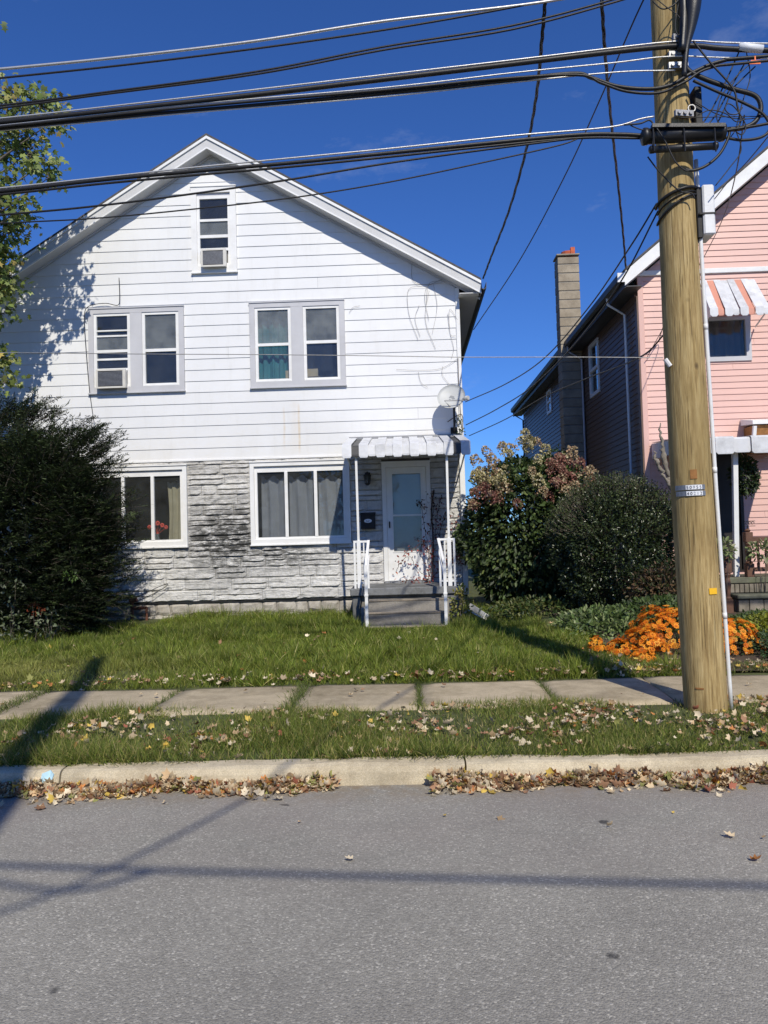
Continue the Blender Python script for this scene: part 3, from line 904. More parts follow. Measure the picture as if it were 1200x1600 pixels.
# rubble foundation: uneven stones under a render
k = 0
for zlo, zhi in ((.12, .40), (.40, .612)):
    x = -7.8
    while x < 1.03:
        r = random.Random(k + 400); w = min(r.uniform(.16, .62), 1.08 - x)
        if 1.08 - x - w < .1: w = 1.08 - x
        mb = MB(); vs = []; nu, nv = 6, 4
        pr_d = r.uniform(.0, .022)
        for jj in range(nv + 1):
            for i in range(nu + 1):
                u, v = i / nu, jj / nv
                xx, zz = x + (w) * u, zlo + (zhi - zlo) * v
                e = i in (0, nu) or jj in (0, nv)
                q = mnoise.noise(Vector((xx * 6, zz * 8, k))) + .5 * mnoise.noise(Vector((xx * 17, zz * 19, k)))
                jx_ = .030 * mnoise.noise(Vector((xx * 5, zz * 7, 1))); jz_ = (.035 * mnoise.noise(Vector((xx * 5, zz * 5 + 7, 2)))) if 0 < zz - .15 and zz < .6 else 0
                sx = .006 if i == 0 else (-.006 if i == nu else 0); sz = .005 if jj == 0 else (-.005 if jj == nv else 0)
                vs.append((xx + jx_ + sx, HY + .03 - (.0 if e else .018 + pr_d + .016 * q), zz + jz_ + sz))
        fs = [(jj * (nu + 1) + i, jj * (nu + 1) + i + 1, (jj + 1) * (nu + 1) + i + 1, (jj + 1) * (nu + 1) + i) for jj in range(nv) for i in range(nu)]
        b0 = len(vs); ring = [i for i in range(nu + 1)] + [j * (nu + 1) + nu for j in range(1, nv + 1)] + [nv * (nu + 1) + i for i in range(nu - 1, -1, -1)] + [j * (nu + 1) for j in range(nv - 1, 0, -1)]
        for q in ring: vs.append((vs[q][0], HY + .08, vs[q][2]))
        for i in range(len(ring)):
            i2 = (i + 1) % len(ring); fs.append((ring[i], b0 + i, b0 + i2, ring[i2]))
        mb.add(vs, fs); mb.build('foundation_stone', M['foundation'], house)
        x += w; k += 1
mb = MB(); mb.box(HX0, HX1, HY + .045, HY + .12, .1, .611); mb.build('foundation_core', M['mortar'], house)

# ------------------------------------------------------------------ windows
def frame_ring(mb, x0, x1, z0, z1, wl, wr, wb, wt, y0, y1):
    mb.box(x0, x0 + wl, y0, y1, z0, z1); mb.box(x1 - wr, x1, y0, y1, z0, z1)
    mb.box(x0 + wl, x1 - wr, y0, y1, z0, z0 + wb); mb.box(x0 + wl, x1 - wr, y0, y1, z1 - wt, z1)
def pane(parent, x0, x1, z0, z1, y, mat=None):
    mb = MB(); mb.box(x0, x1, y, y + .005, z0, z1); return mb.build('pane', mat or M['glass'], parent)

def double_window(W, gm, rails_l, rails_r, hazy=()):
    x0, x1, z0, z1 = W
    mb = MB()
    frame_ring(mb, x0, x1, z0, z1, .095, .095, .10, .085, HY - .045, HY + .03)
    xm = (x0 + x1) / 2
    mb.box(xm - .11, xm + .11, HY - .043, HY + .03, z0 + .1, z1 - .085)
    mb.box(x0 - .012, x1 + .012, HY - .062, HY - .002, z0 - .018, z0 + .001)          # sill drip
    mb.box(x0 - .006, x1 + .006, HY - .060, HY - .002, z1 + .0, z1 + .02)             # head cap
    w = mb.build('window', gm, house)
    for (a, b, rails, hz) in ((x0 + .097, xm - .112, rails_l, 0), (xm + .112, x1 - .097, rails_r, 1)):
        zb, zt = z0 + .102, z1 - .087
        mb = MB(); frame_ring(mb, a, b, zb, zt, .052, .052, .05, .045, HY - .03, HY + .025)
        mb.box(a + .012, b - .012, HY - .045, HY - .029, zb - .0, zb + .02)
        mb.build('sash_frame', M['white_trim'], w)
        edges = [zb + .05]
        for zr, hgt in rails:
            mb = MB(); mb.box(a + .052, b - .052, HY - .024, HY + .02, zr - hgt / 2, zr + hgt / 2); mb.build('sash_rail', M['white_trim'], w)
            edges += [zr - hgt / 2, zr + hgt / 2]
        edges.append(zt - .045)
        for i in range(0, len(edges), 2):
            if edges[i + 1] - edges[i] > .04 and (hz, i) not in hazy_skip:
                pane(w, a + .052, b - .052, edges[i], edges[i + 1], HY - .006 + .014 * (i % 4 == 0), M['hazy_glass'] if (hz, i) in hazy else None)
    return w
hazy_skip = {(0, 0)}
wUL = double_window(WUL, M['grey_trim'], [(4.90, .045), (5.09, .035), (5.24, .05), (5.52, .03), (5.62, .025)], [(5.23, .055)], hazy={(1, 2), (0, 6)})
hazy_skip = set()
wUR = double_window(WUR, M['grey_trim'], [(5.26, .05)], [(5.28, .055)], hazy={(0, 2), (1, 2)})
# gable window
x0, x1, z0, z1 = WG
mb = MB(); frame_ring(mb, x0, x1, z0, z1, .105, .105, .13, .105, HY - .05, HY + .03)
mb.box(x0 - .012, x1 + .012, HY - .066, HY - .002, z0 - .02, z0 - .001); mb.box(x0 - .008, x1 + .008, HY - .064, HY - .002, z1 + .001, z1 + .02)
wG = mb.build('window', M['white_trim'], house)
a, b, zb, zt = x0 + .107, x1 - .107, z0 + .132, z1 - .107
ga, gb, gzb = a, b, zb
mb = MB(); frame_ring(mb, a, b, zb, zt - .06, .05, .05, .03, .05, HY - .03, HY + .025); mb.build('sash_frame', M['white_trim'], wG)
mb = MB(); mb.box(a, b, HY - .012, HY + .02, zt - .06, zt); mb.build('head_blind', M['grey_trim'], wG)
edges = [zb + .03]
for zr, h in ((7.055, .05), (7.30, .055), (7.60, .045)):
    mb = MB(); mb.box(a + .05, b - .05, HY - .025, HY + .018, zr - h / 2, zr + h / 2); mb.build('sash_rail', M['white_trim'], wG)
    edges += [zr - h / 2, zr + h / 2]
edges.append(zt - .11)
for i in range(2, len(edges), 2): pane(wG, a + .05, b - .05, edges[i], edges[i + 1], HY - .004, M['hazy_glass'] if i == 4 else None)

# big three-light windows downstairs
def slider(W, mats, xs):
    x0, x1, z0, z1 = W
    mb = MB()
    frame_ring(mb, x0, x1, z0, z1, .075, .075, .085, .07, HY - .06, HY + .02)
    mb.box(x0 - .01, x1 + .01, HY - .08, HY - .002, z0 - .022, z0 + .0); mb.box(x0 - .006, x1 + .006, HY - .078, HY - .002, z1 + .001, z1 + .022)
    w = mb.build('window', M['white_trim'], house)
    mb = MB(); frame_ring(mb, x0 + .077, x1 - .077, z0 + .087, z1 - .072, .05, .05, .04, .105, HY - .02, HY + .03); mb.build('sash_frame', M['white_trim'], w)
    xe = [x0 + .127] + xs + [x1 - .127]
    for x in xs:
        mb = MB(); mb.box(x - .028, x + .028, HY - .028, HY + .028, z0 + .127, z1 - .177); mb.build('mullion', M['white_trim'], w)
    for i in range(len(xe) - 1):
        pane(w, xe[i] + (.028 if i else 0), xe[i + 1] - (.028 if i < len(xe) - 2 else 0), z0 + .127, z1 - .177, HY + (-.002 if i == 1 else .012), mats[i])
    return w
wLL = slider(WLL, [None, None, None], [at(193, 790, HY).x, at(239, 790, HY).x])
wLR = slider(WLR, [M['glass']] * 3, [at(448, 790, HY).x, at(494, 790, HY).x])

# curtains and things behind the glass
def curtain(name, label, mat, x0, x1, z0, z1, y, folds, amp, topwave=0.0, group=None, gather=0.0):
    n = max(10, folds * 8); mb = MB(); m = 6; vs = []; fs = []
    for t in (0, 1):
        for j in range(m + 1):
            v = j / m
            for i in range(n + 1):
                u = i / n
                g_ = gather * math.sin(math.pi * v) * (u - .5)
                x = x0 + (x1 - x0) * u - g_
                zt = z1 - topwave * (0.5 - 0.5 * math.cos(2 * math.pi * folds * u))
                z = z0 + (zt - z0) * v
                yy = y + amp * math.sin(2 * math.pi * folds * u + 0.8 * math.sin(3 * v + x0)) + 0.4 * amp * math.sin(5 * math.pi * folds * u) + t * .006
                vs.append((x, yy, z))
    N_ = (m + 1) * (n + 1)
    for t in (0, 1):
        for j in range(m):
            for i in range(n):
                a = t * N_ + j * (n + 1) + i; fs.append((a, a + 1, a + n + 2, a + n + 1))
    mb.add(vs, fs); o = mb.build(name, mat, None, True)
    return tag(o, label, 'curtain', group)
xs = [at(x, 790, HY).x for x in (404, 448, 494, 541)]
for i, lb in enumerate(('grey scalloped curtain behind the left pane of the window beside the door', 'grey scalloped curtain behind the middle pane of the window beside the door', 'grey scalloped curtain behind the right pane of the window beside the door')):
    curtain('curtain', lb, M['grey_cloth'], xs[i] + .03, xs[i + 1] - .03, 1.74, 2.89, HY + .16, 2, .03, .09, 'grey curtains beside the door')
curtain('curtain', 'beige curtain hanging at the right of the window beside the dark shrub', M['beige_cloth'], at(258, 760, HY).x - .02, at(284, 760, HY).x + .07, 1.70, 2.83, HY + .2, 3, .02, .02, None, .06)
curtain('curtain', 'white gathered curtain in the pane half hidden by the dark shrub', M['white_cloth'], at(128, 780, HY).x, at(152, 780, HY).x, 2.2, 2.75, HY + .15, 4, .02, .0)
curtain('curtain', 'teal cloth draped behind the upstairs window with the green tint', M['teal_cloth'], at(399, 560, HY).x, at(452, 560, HY).x, 4.55, 5.95, HY + .22, 4, .035, .01, None, .03)
curtain('curtain', 'dark navy blanket hung behind the upstairs window above the front door', M['navy_room'], at(478, 560, HY).x - .05, at(534, 560, HY).x + .06, 4.5, 5.95, HY + .5, 3, .02, 0)
for nm, lb, pxs in (('cardboard_box', 'small cardboard box on the sill of the window with navy blanket', (480, 497, 577, 597)), ('cardboard_box', 'narrow cardboard box beside the teal cloth', (447, 454, 580, 597))):
    p0 = at(pxs[0], pxs[3], HY + .15); p1 = at(pxs[1], pxs[2], HY + .15)
    b_ = empty(nm, (p0.x, HY + .15, 4.6), lb, 'box')
    mb = MB(); mb.bbox(p0.x, p1.x, HY + .09, HY + .19, 4.56, p1.z, .004); mb.build('carton', M['cardboard'], b_)
    mb = MB(); mb.box(p0.x, p1.x + .045, HY + .088, HY + .06, p1.z - .15, p1.z - .145); mb.build('flap', M['cardboard'], b_)
# flowers in a vase on the sill
fl = empty('flower_vase', (-4.25, HY + .12, 1.74), 'coral flowers in a small vase behind the downstairs window glass', 'flowers')
vp = at(246, 835, HY + .12)
mb = MB(); mb.lathe(vp.x, HY + .12, [(.03, 1.735), (.045, 1.78), (.03, 1.86), (.038, 1.88)], 12); mb.build('vase', M['steps'], fl, True)
for (px, py, s) in ((234, 824, .045), (247, 818, .05), (254, 821, .045), (260, 824, .04), (241, 821, .035)):
    q = at(px, py, HY + .12); mb = MB()
    for i in range(7):
        a = i * 2 * math.pi / 7
        c = (q.x + math.cos(a) * s * .55, HY + .12 - .02, q.z + math.sin(a) * s * .55)
        mb.lathe(c[0], c[1], [(.003, c[2] - s * .5), (s * .45, c[2]), (.003, c[2] + s * .5)], 6)
    mb.tube([(q.x, HY + .12, q.z), ((q.x + vp.x) / 2, HY + .13, q.z - .06), (vp.x, HY + .12, 1.87)], .004, 5)
    mb.build('flower', M['coral'], fl)

# air conditioners in the windows
def aircon(label, x0, x1, z0, z1, out):
    r = empty('air_conditioner', ((x0 + x1) / 2, HY, z0), label, 'air conditioner', 'air conditioners in the windows')
    y0 = HY - out
    mb = MB(); mb.box(x0, x1, y0 + .02, HY + .25, z0, z1)
    frame_ring(mb, x0 - .012, x1 + .012, z0 - .012, z1 + .012, .035, .055, .03, .03, y0 - .005, y0 + .019)
    mb.build('case', M['ac_body'], r)
    mb = MB(); mb.box(x0 + .025, x1 - .045, y0 + .008, y0 + .0195, z0 + .02, z1 - .02); mb.build('coil', M['black_matt'], r)
    n = 12
    for i in range(n):
        z = z0 + .03 + (z1 - z0 - .06) * (i + .5) / n
        mb = MB(); mb.box(x0 + .024, x1 - .044, y0 - .001, y0 + .007, z - .0055, z + .0055); mb.build('louvre', M['ac_grille'], r)
    return r
p0 = at(151, 606, HY - .17); p1 = at(195, 577, HY - .17)
aircon('beige air conditioner in the lower left pane of the upstairs pair window', p0.x, p1.x, p0.z, p1.z, .17)
mb = MB(); xw = WUL[0] + .15
mb.box(p1.x + .014, p1.x + .11, HY - .005, HY + .02, p0.z - .05, p0.z + .25)
mb.build('side_panel', M['white_trim'], wUL)
p0 = at(315, 416, HY - .15); p1 = at(352, 389, HY - .15)
aircon('small air conditioner in the gable window below the roof peak', p0.x, p1.x, p0.z, p1.z, .15)
mb = MB()
mb.box(ga + .05, p0.x - .015, HY - .005, HY + .02, gzb + .03, p1.z - .04); mb.box(p1.x + .015, gb - .05, HY - .005, HY + .02, gzb + .03, p1.z - .04)
mb.build('side_panel', M['white_trim'], wG)

# ------------------------------------------------------------------ front door
x0, x1, z0, z1 = DOOR
mb = MB()
mb.box(x0 - .0, x0 + .075, HY - .05, HY + .03, z0, z1); mb.box(x1 - .075, x1, HY - .05, HY + .03, z0, z1)
mb.box(x0 + .075, x1 - .075, HY - .05, HY + .03, z1 - .075, z1); mb.box(x0 - .012, x1 + .012, HY - .062, HY - .004, z1 + .001, z1 + .028)
door = mb.build('front_door', M['white_trim'], house)
a, b = x0 + .078, x1 - .078
gx0, gx1 = at(613, 760, HY).x, at(657, 760, HY).x
mb = MB()
mb.box(a, gx0, HY - .035, HY - .002, z0 + .02, z1 - .078); mb.box(gx1, b, HY - .035, HY - .002, z0 + .02, z1 - .078)
mb.box(gx0, gx1, HY - .035, HY - .002, z0 + .02, 1.44); mb.box(gx0, gx1, HY - .035, HY - .002, 2.83, z1 - .078)
mb.box(gx0, gx1, HY - .030, HY - .006, 2.07, 2.10)
frame_ring(mb, gx0 - .018, gx1 + .018, 1.42, 2.85, .016, .016, .018, .018, HY - .043, HY - .0355)
mb.build('storm_door_leaf', M['white_trim'], door)
pane(door, gx0 + .001, gx1 - .001, 2.101, 2.829, HY - .018)
pane(door, gx0 + .001, gx1 - .001, 1.441, 2.069, HY - .022, M['hazy_glass'])
mb = MB(); mb.box(x0 + .076, x1 - .076, HY + .04, HY + .085, z0, z1 - .076); mb.build('inner_door', M['grey_trim'], door)
mb = MB(); mb.bbox(a + .03, a + .055, HY - .075, HY - .036, 1.86, 1.98, .006); mb.build('handle', M['black_matt'], door)
mb = MB(); mb.box(x0 + .01, x1 - .01, HY - .075, HY + .03, z0 - .02, z0 + .018); mb.build('threshold', M['galv'], door)

# ================================================================== porch of the white house
PX0, PX1, PY = -0.90, 0.86, 12.30
porch = empty('porch_steps', (0, 12.0, 0.25), 'grey concrete porch slab and worn steps up to the front door', 'steps')
mb = MB(); mb.bbox(PX0, PX1, PY, HY - .055, .76, .88, .012); mb.build('porch_slab', M['steps'], porch)
mb = MB(); mb.bbox(PX0 + .03, PX0 + .16, PY + .06, HY - .06, .15, .755, .01); mb.build('porch_pier', M['steps'], porch)
mb = MB(); mb.bbox(.56, PX1 - .03, PY + .04, HY - .06, .15, .755, .01); mb.build('porch_pier', M['steps'], porch)
mb = MB(); mb.box(PX0 + .17, .55, PY + .12, PY + .2, .15, .755); mb.build('riser_wall', M['step_worn'], porch)
def step(x0, x1, y0, y1, z0, z1, sd):
    n, m = 12, 3; vs = []; fs = []
    prof = [(y0, z0), (y0, z1 - .02), (y0 + .012, z1 - .004), (y0 + .03, z1), (y1, z1)]
    for i in range(n + 1):
        x = x0 + (x1 - x0) * i / n
        for j, (y, z) in enumerate(prof):
            q = .010 * mnoise.noise(Vector((x * 5, j * .7, sd))) if 0 < j < 4 else .004 * mnoise.noise(Vector((x * 5, j, sd)))
            vs.append((x, y + q, z + (q if j else 0)))
    k = len(prof)
    for i in range(n):
        for j in range(k - 1): fs.append((i * k + j, (i + 1) * k + j, (i + 1) * k + j + 1, i * k + j + 1))
    for i in (0, n):
        b_ = len(vs); vs.append((x0 if i == 0 else x1, y1, z0)); fs.append(tuple(i * k + j for j in range(k)) + (b_,))
    mb = MB(); mb.add(vs, fs); st = mb.build('step', M['step_worn'], porch)
    mb = MB(); mb.bbox(x0 + .01, x1 - .01, y0 - .012, y0 + .05, z1 - .022, z1 + .006, .006); mb.build('nosing', M['nosing'], st)
step(-.60, .66, 12.06, PY + .11, .15, .705, 1)
step(-.60, .62, 11.80, 12.05, .15, .530, 2)
step(-.62, .60, 11.50, 11.79, .15, .345, 3)
mb = MB(); mb.bbox(-.72, -.64, 11.98, PY + .05, .18, .60, .015); mb.build('cheek_block', M['steps'], porch)

def railing(side):
    lb = ('white iron railing on the left of the porch steps, beside the mailbox', 'white iron railing on the right of the porch steps, beside the red creeper')[side]
    x0, x1 = ((-.83, -.585), (.535, .80))[side]
    xi = (x1, x0)[side]
    r = empty('railing', (xi, PY, .88), lb, 'railing', 'white porch railings')
    def part(nm, *bars):
        mb = MB()
        for a, b, w in bars: mb.bar(a, b, w)
        return mb.build(nm, M['white_trim'], r)
    y = PY + .05
    part('top_rail', ((x0, y, 1.63), (x1, y, 1.63), .034)); part('bottom_rail', ((x0, y, .965), (x1, y, .965), .03))
    for x in (x0 + .016, x1 - .016): part('post', ((x, y, .88), (x, y, 1.645), .032))
    for x in ((x0 + .165,) if side == 0 else (x0 + .10,)): part('baluster', ((x, y, .97), (x, y, 1.62), .02))
    xb = xi + (-.02 if side == 0 else .05)
    yb = 11.62
    part('handrail', ((xi, y - .02, 1.635), (xb, yb + .02, 1.24), .040))
    part('newel', ((xb, yb, .345), (xb, yb, 1.27), .045))
    part('collar', ((xb, yb, .80), (xb, yb, .83), .058))
    part('knee_bar', ((xi, y - .03, 1.40), (xb, yb + .02, 1.02), .022))
railing(0); railing(1)

# awning over the porch
AX0, AX1 = -0.955, 1.075
aw = empty('door_awning', (0, HY, 3.4), 'white metal slat awning with two dark slats above the front door', 'awning')
NP = 15; wP = (AX1 - AX0) / NP
for i in range(NP):
    up = 0.026 if i % 2 == 0 else 0.0
    x0, x1 = AX0 + i * wP, AX0 + (i + 1) * wP
    if i % 2 == 0: x0 -= .008; x1 += .008
    yb, yf = HY - .035, 12.20
    zb_, zf = 3.475 + up, 3.165 + up
    yv, zv = 12.17 - (.018 if i % 2 == 0 else 0), 2.965 + (.0 if i % 2 == 0 else .022)
    t = .006
    vs = []
    for x in (x0, x1):
        vs += [(x, yb, zb_), (x, yf + .02, zf), (x, yf - .01 - up * .7, zf - .02), (x, yv, zv + .03)]
    cx = .02
    vs += [(x0 + cx, yv, zv), (x1 - cx, yv, zv)]
    top = [(0, 1, 5, 4), (1, 2, 6, 5), (2, 3, 7, 6), (3, 8, 9, 7)]
    n = len(vs); vs2 = [(x, y + t * .6, z - t) for x, y, z in vs]
    fs = top + [tuple(n + q for q in reversed(f)) for f in top]
    ring = [0, 1, 2, 3, 8, 9, 7, 6, 5, 4]
    fs += [(ring[q], n + ring[q], n + ring[(q + 1) % 10], ring[(q + 1) % 10]) for q in range(10)]
    mb = MB(); mb.add(vs + vs2, fs)
    # folded side seams of the slat
    mb.box(x0, x0 + .006, yf - .005, yf + .015, zf - .04, zf - .008)
    mb.build('slat', M['awning_dark'] if i in (1, 13) else M['awning_white'], aw)
mb = MB()
for x in (AX0 + .02, AX1 - .02): mb.bar((x, HY - .03, 3.44), (x, 12.22, 3.13), .03); mb.bar((x, HY - .03, 2.95), (x, 12.5, 3.16), .022)
mb.bar((AX0 + .02, 12.23, 3.12), (AX1 - .02, 12.23, 3.12), .035); mb.bar((AX0 + .02, 13.0, 3.28), (AX1 - .02, 13.0, 3.28), .03)
mb.build('awning_frame', M['white_trim'], aw)
mb = MB(); mb.box(AX0, AX1, HY - .04, HY - .027, 3.44, 3.52); mb.build('wall_flashing', M['galv'], aw)
for i in (0, 1):   # side wings of the awning
    x = (AX0, AX1)[i]
    mb = MB()
    for k in range(5):
        y0_, y1_ = HY - .04 - k * .31, HY - .04 - (k + 1) * .31
        zt0, zt1 = 3.46 - (HY - .04 - y0_) * .195, 3.46 - (HY - .04 - y1_) * .195
        mb.hexa([(x - .003, y1_, zt1 - .15), (x + .003, y1_, zt1 - .15), (x + .003, y0_, zt0 - .16), (x - .003, y0_, zt0 - .16), (x - .003, y1_, zt1), (x + .003, y1_, zt1), (x + .003, y0_, zt0), (x - .003, y0_, zt0)])
    mb.build('side_wing', M['awning_white'], aw)
for x in (-.745, .705):
    mb = MB(); mb.bar((x, PY + .05, 1.65), (x, 12.24, 3.105), .036); mb.bar((x, PY + .05, .885), (x, PY + .05, 1.65), .062); mb.build('awning_post', M['white_trim'], aw)

# mailbox, lantern
mbx = empty('mailbox', (-.65, HY, 1.85), 'black wall mailbox with a pale oval plate beside the front door', 'mailbox')
q0, q1 = at(564, 827, HY - .1), at(586, 801, HY - .1)
mb = MB(); mb.bbox(q0.x, q1.x, HY - .14, HY - .03, q0.z, q1.z - .02, .008); mb.build('box_body', M['black_matt'], mbx)
mb = MB(); mb.hexa([(q0.x - .008, HY - .155, q1.z - .04), (q1.x + .008, HY - .155, q1.z - .04), (q1.x + .008, HY - .03, q1.z - .015), (q0.x - .008, HY - .03, q1.z - .015), (q0.x - .008, HY - .155, q1.z - .03), (q1.x + .008, HY - .155, q1.z - .03), (q1.x + .008, HY - .03, q1.z + .01), (q0.x - .008, HY - .03, q1.z + .01)]); mb.build('lid', M['black_matt'], mbx)
cx_, cz_ = (q0.x + q1.x) / 2, (q0.z + q1.z) / 2
mb = MB()
for t, y in ((0, HY - .147), (1, HY - .141)): mb.v += [(cx_ + .07 * math.cos(k * math.pi / 10), y, cz_ + .035 * math.sin(k * math.pi / 10)) for k in range(20)]
mb.f = [tuple(range(20)), tuple(range(39, 19, -1))] + [(k, 20 + k, 20 + (k + 1) % 20, (k + 1) % 20) for k in range(20)]
pl = mb.build('oval_plate', M['tag_white'], mbx)
mb = MB()
for dx, w, dz in ((-.025, .022, .004), (.006, .018, .004), (.028, .012, .004), (-.004, .05, -.012)): mb.box(cx_ + dx - w / 2, cx_ + dx + w / 2, HY - .1485, HY - .1471, cz_ + dz - .004, cz_ + dz + .004)
mb.build('plate_print', M['ink_faded'], pl)
lan = empty('wall_lantern', (-.62, HY, 2.6), 'dark carriage lantern on the stone wall above the mailbox', 'lantern')
lp = at(574, 748, HY - .12)
mb = MB(); mb.bbox(lp.x - .05, lp.x + .05, HY - .05, HY - .032, lp.z - .02, lp.z + .12, .006); mb.tube([(lp.x, HY - .04, lp.z + .08), (lp.x, HY - .1, lp.z + .13), (lp.x, HY - .12, lp.z + .11)], .009); mb.build('bracket', M['black_matt'], lan)
mb = MB(); mb.lathe(lp.x, HY - .12, [(.02, lp.z + .12), (.07, lp.z + .06), (.066, lp.z + .05), (.05, lp.z - .09), (.02, lp.z - .12)], 6); mb.build('cage', M['black_matt'], lan)
mb = MB(); mb.lathe(lp.x, HY - .12, [(.053, lp.z + .03), (.058, lp.z + .04), (.05, lp.z - .07), (.03, lp.z - .08)], 12); mb.build('lantern_glass', M['hazy_glass'], lan)

# satellite dish
ds = empty('satellite_dish', (.93, HY, 3.55), 'grey satellite dish on a short mast at the right corner of the siding', 'satellite dish')
dc = at(705, 619, HY - .42)
dn = Vector((-.18, -.86, .42)).normalized()
ax1 = dn.cross(Vector((0, 0, 1))).normalized(); ax2 = ax1.cross(dn).normalized()
mb = MB(); nr, na = 5, 28; vs = []; fs = []
for t in (0, 1):
    for i in range(nr + 1):
        rr = i / nr
        for k in range(na):
            a_ = 2 * math.pi * k / na
            vs.append(dc + ax1 * (.245 * rr * math.cos(a_)) + ax2 * (.25 * rr * math.sin(a_)) - dn * (.06 * (1 - rr * rr) + t * .008))
S_ = (nr + 1) * na
for t in (0, 1):
    for i in range(nr):
        for k in range(na):
            k2 = (k + 1) % na; fs.append((t * S_ + i * na + k, t * S_ + i * na + k2, t * S_ + (i + 1) * na + k2, t * S_ + (i + 1) * na + k))
for k in range(na): fs.append((nr * na + k, S_ + nr * na + k, S_ + nr * na + (k + 1) % na, nr * na + (k + 1) % na))
mb.add(vs, fs); rfl = mb.build('reflector', M['dish'], ds, True)
mb = MB()
for pts in ([(-.05, .03), (.02, .055), (.05, .01), (.0, .0)], [(-.06, -.02), (-.01, -.03), (.01, .02), (-.03, .03)], [(.01, -.03), (.05, -.05), (.045, -.01)]):
    n = len(pts)
    f_ = [dc + ax1 * x + ax2 * z - dn * (.06 * (1 - (x * x + z * z) / .06) - .004) for x, z in pts]
    mb.add(f_ + [q - dn * .004 for q in f_], [tuple(range(n)), tuple(range(2 * n - 1, n - 1, -1))] + [(k, n + k, n + (k + 1) % n, (k + 1) % n) for k in range(n)])
mb.build('dish_mark', M['dish_mark'], rfl)
lb_ = at(729, 622, HY - .62)
mb = MB(); mb.tube([dc - ax2 * .22 - dn * .04, dc - ax2 * .16 + ax1 * .1 + dn * .1, lb_ + Vector((-.02, .03, -.03))], .012); mb.build('feed_arm', M['galv'], ds)
mb = MB(); mb.tube([lb_ + Vector((-.03, .05, .0)), lb_ + Vector((-.05, .09, .0)), lb_ + Vector((.0, .0, 0)), lb_ + Vector((.03, -.03, 0))], [.022, .03, .042, .036], 10); mb.build('feed_horn', M['dish'], ds)
mb = MB(); mb.tube([dc - dn * .07, dc - dn * .16 - Vector((0, 0, .04)), Vector((.94, HY - .2, dc.z - .12)), Vector((.94, HY - .16, 3.62)), Vector((.94, HY - .03, 3.56))], .02, 8); mb.build('mast', M['black_matt'], ds)
mb = MB(); mb.box(.88, 1.0, HY - .032, HY - .022, 3.5, 3.64); mb.build('foot_plate', M['black_matt'], ds)

# downspout remains on the grass beside the steps
dsp = empty('downspout_elbow', (.95, 13.2, .35), 'loose white downspout piece lying on the grass right of the steps', 'downspout')
e0, e1 = at(738, 950, 12.6), at(760, 972, 12.1)
mb = MB(); mb.bar((e0.x, 12.9, .50), (e1.x, 12.1, .40), .09, .07); mb.build('long_pipe', M['white_trim'], dsp)
e2, e3 = at(716, 966, 12.2), at(731, 953, 12.2); e4 = at(752, 965, 12.0)
mb = MB(); mb.tube([(e2.x, 12.2, e2.z), (e3.x, 12.2, e3.z), (e4.x, 12.0, e4.z)], .012, 5); mb.build('bent_rod', M['white_trim'], dsp)

# rusty gas pipes at the foot of the wall
gm = empty('gas_pipes', (-4.75, HY - .2, .3), 'rusty gas pipes rising from the grass beside the dark shrub', 'pipe')
A_ = at(206, 930, HY - .25); B_ = at(229, 945, HY - .25)
for nm, pts, r_ in (('riser', [(A_.x, HY - .25, .2), (A_.x, HY - .25, .80)], .03), ('riser', [(B_.x, HY - .25, .2), (B_.x, HY - .25, .58)], .024), ('cross_pipe', [(A_.x, HY - .25, .56), (B_.x, HY - .25, .57)], .028), ('valve', [(A_.x - .03, HY - .28, .70), (A_.x + .10, HY - .28, .72)], .04)):
    mb = MB(); mb.tube(pts, r_, 8); mb.build(nm, M['rust'], gm)
tw = [at(205, 938, HY - .12), at(225, 928, HY - .12), at(248, 917, HY - .12), at(262, 912, HY - .12), at(257, 918, HY - .12), at(235, 930, HY - .14), at(212, 940, HY - .14)]
mb = MB(); mb.tube(spline(tw, 5), .006, 5); tag(mb.build('loose_cable', M['black_cable']), 'thin black cable sticking out above the rusty gas pipes', 'cable')
# cable stapled round the upstairs window
cb = [(186, 434), (187, 465), (184, 477), (165, 474), (140, 478), (132, 492), (134, 540), (140, 610), (147, 660)]
mb = MB(); mb.tube(spline([at(x, y, HY - .055) for x, y in cb], 5), .007, 5); tag(mb.build('wall_cable', M['black_cable']), 'thin dark cable running round the upstairs left window and down', 'cable')

# ================================================================== the pink house
KX, KY, KB = 4.0, 12.80, 25.2
KRX, KS = 7.45, 0.81
KEX, KEZ = 3.70, 5.90
KRZ = KEZ + KS * (KRX - KEX)
ph = empty('pink_house', (7.4, KY, .4), 'pink sided gable house with a concrete block chimney and metal awnings', 'house')
def kroof(x): return KRZ - KS * abs(x - KRX)
PW = (5.10, 5.83, 4.45, 5.19); PB = (5.68, 6.75, 2.2, 3.30); PD = (4.72, 5.58, .98, 2.94)
fmK = lambda u, w, d: (u, KY - d, w)
kp = [(-KS, 1, KRZ - .26 - KS * KRX), (KS, 1, KRZ - .26 + KS * KRX)]
OPK = [PW, PD]
lap_wall(ph, M['pink_siding'], 'siding_board', KX + .09, 7.6, .62, 5.925, .1025, .013, fmK, OPK, kp, lambda k: [random.Random(k).uniform(4.6, 7.4)] if k % 4 == 0 else [])
lap_wall(ph, M['pink_siding'], 'siding_board', KX, 7.6, 6.02, 9.0, .1025, .013, fmK, OPK, kp)
mb = MB(); holes_wall(mb, KX, 10.9, .2, 9.0, fmK, OPK, .14, [(-KS, 1, KRZ - .27 - KS * KRX), (KS, 1, KRZ - .27 + KS * KRX)]); mb.build('front_wall', M['pink_siding'], ph)
mb = MB(); mb.box(KX - .024, KX - .003, KY - .024, KY + .10, .6, 5.6); mb.build('corner_board', M['brown_shaded_siding'], ph)
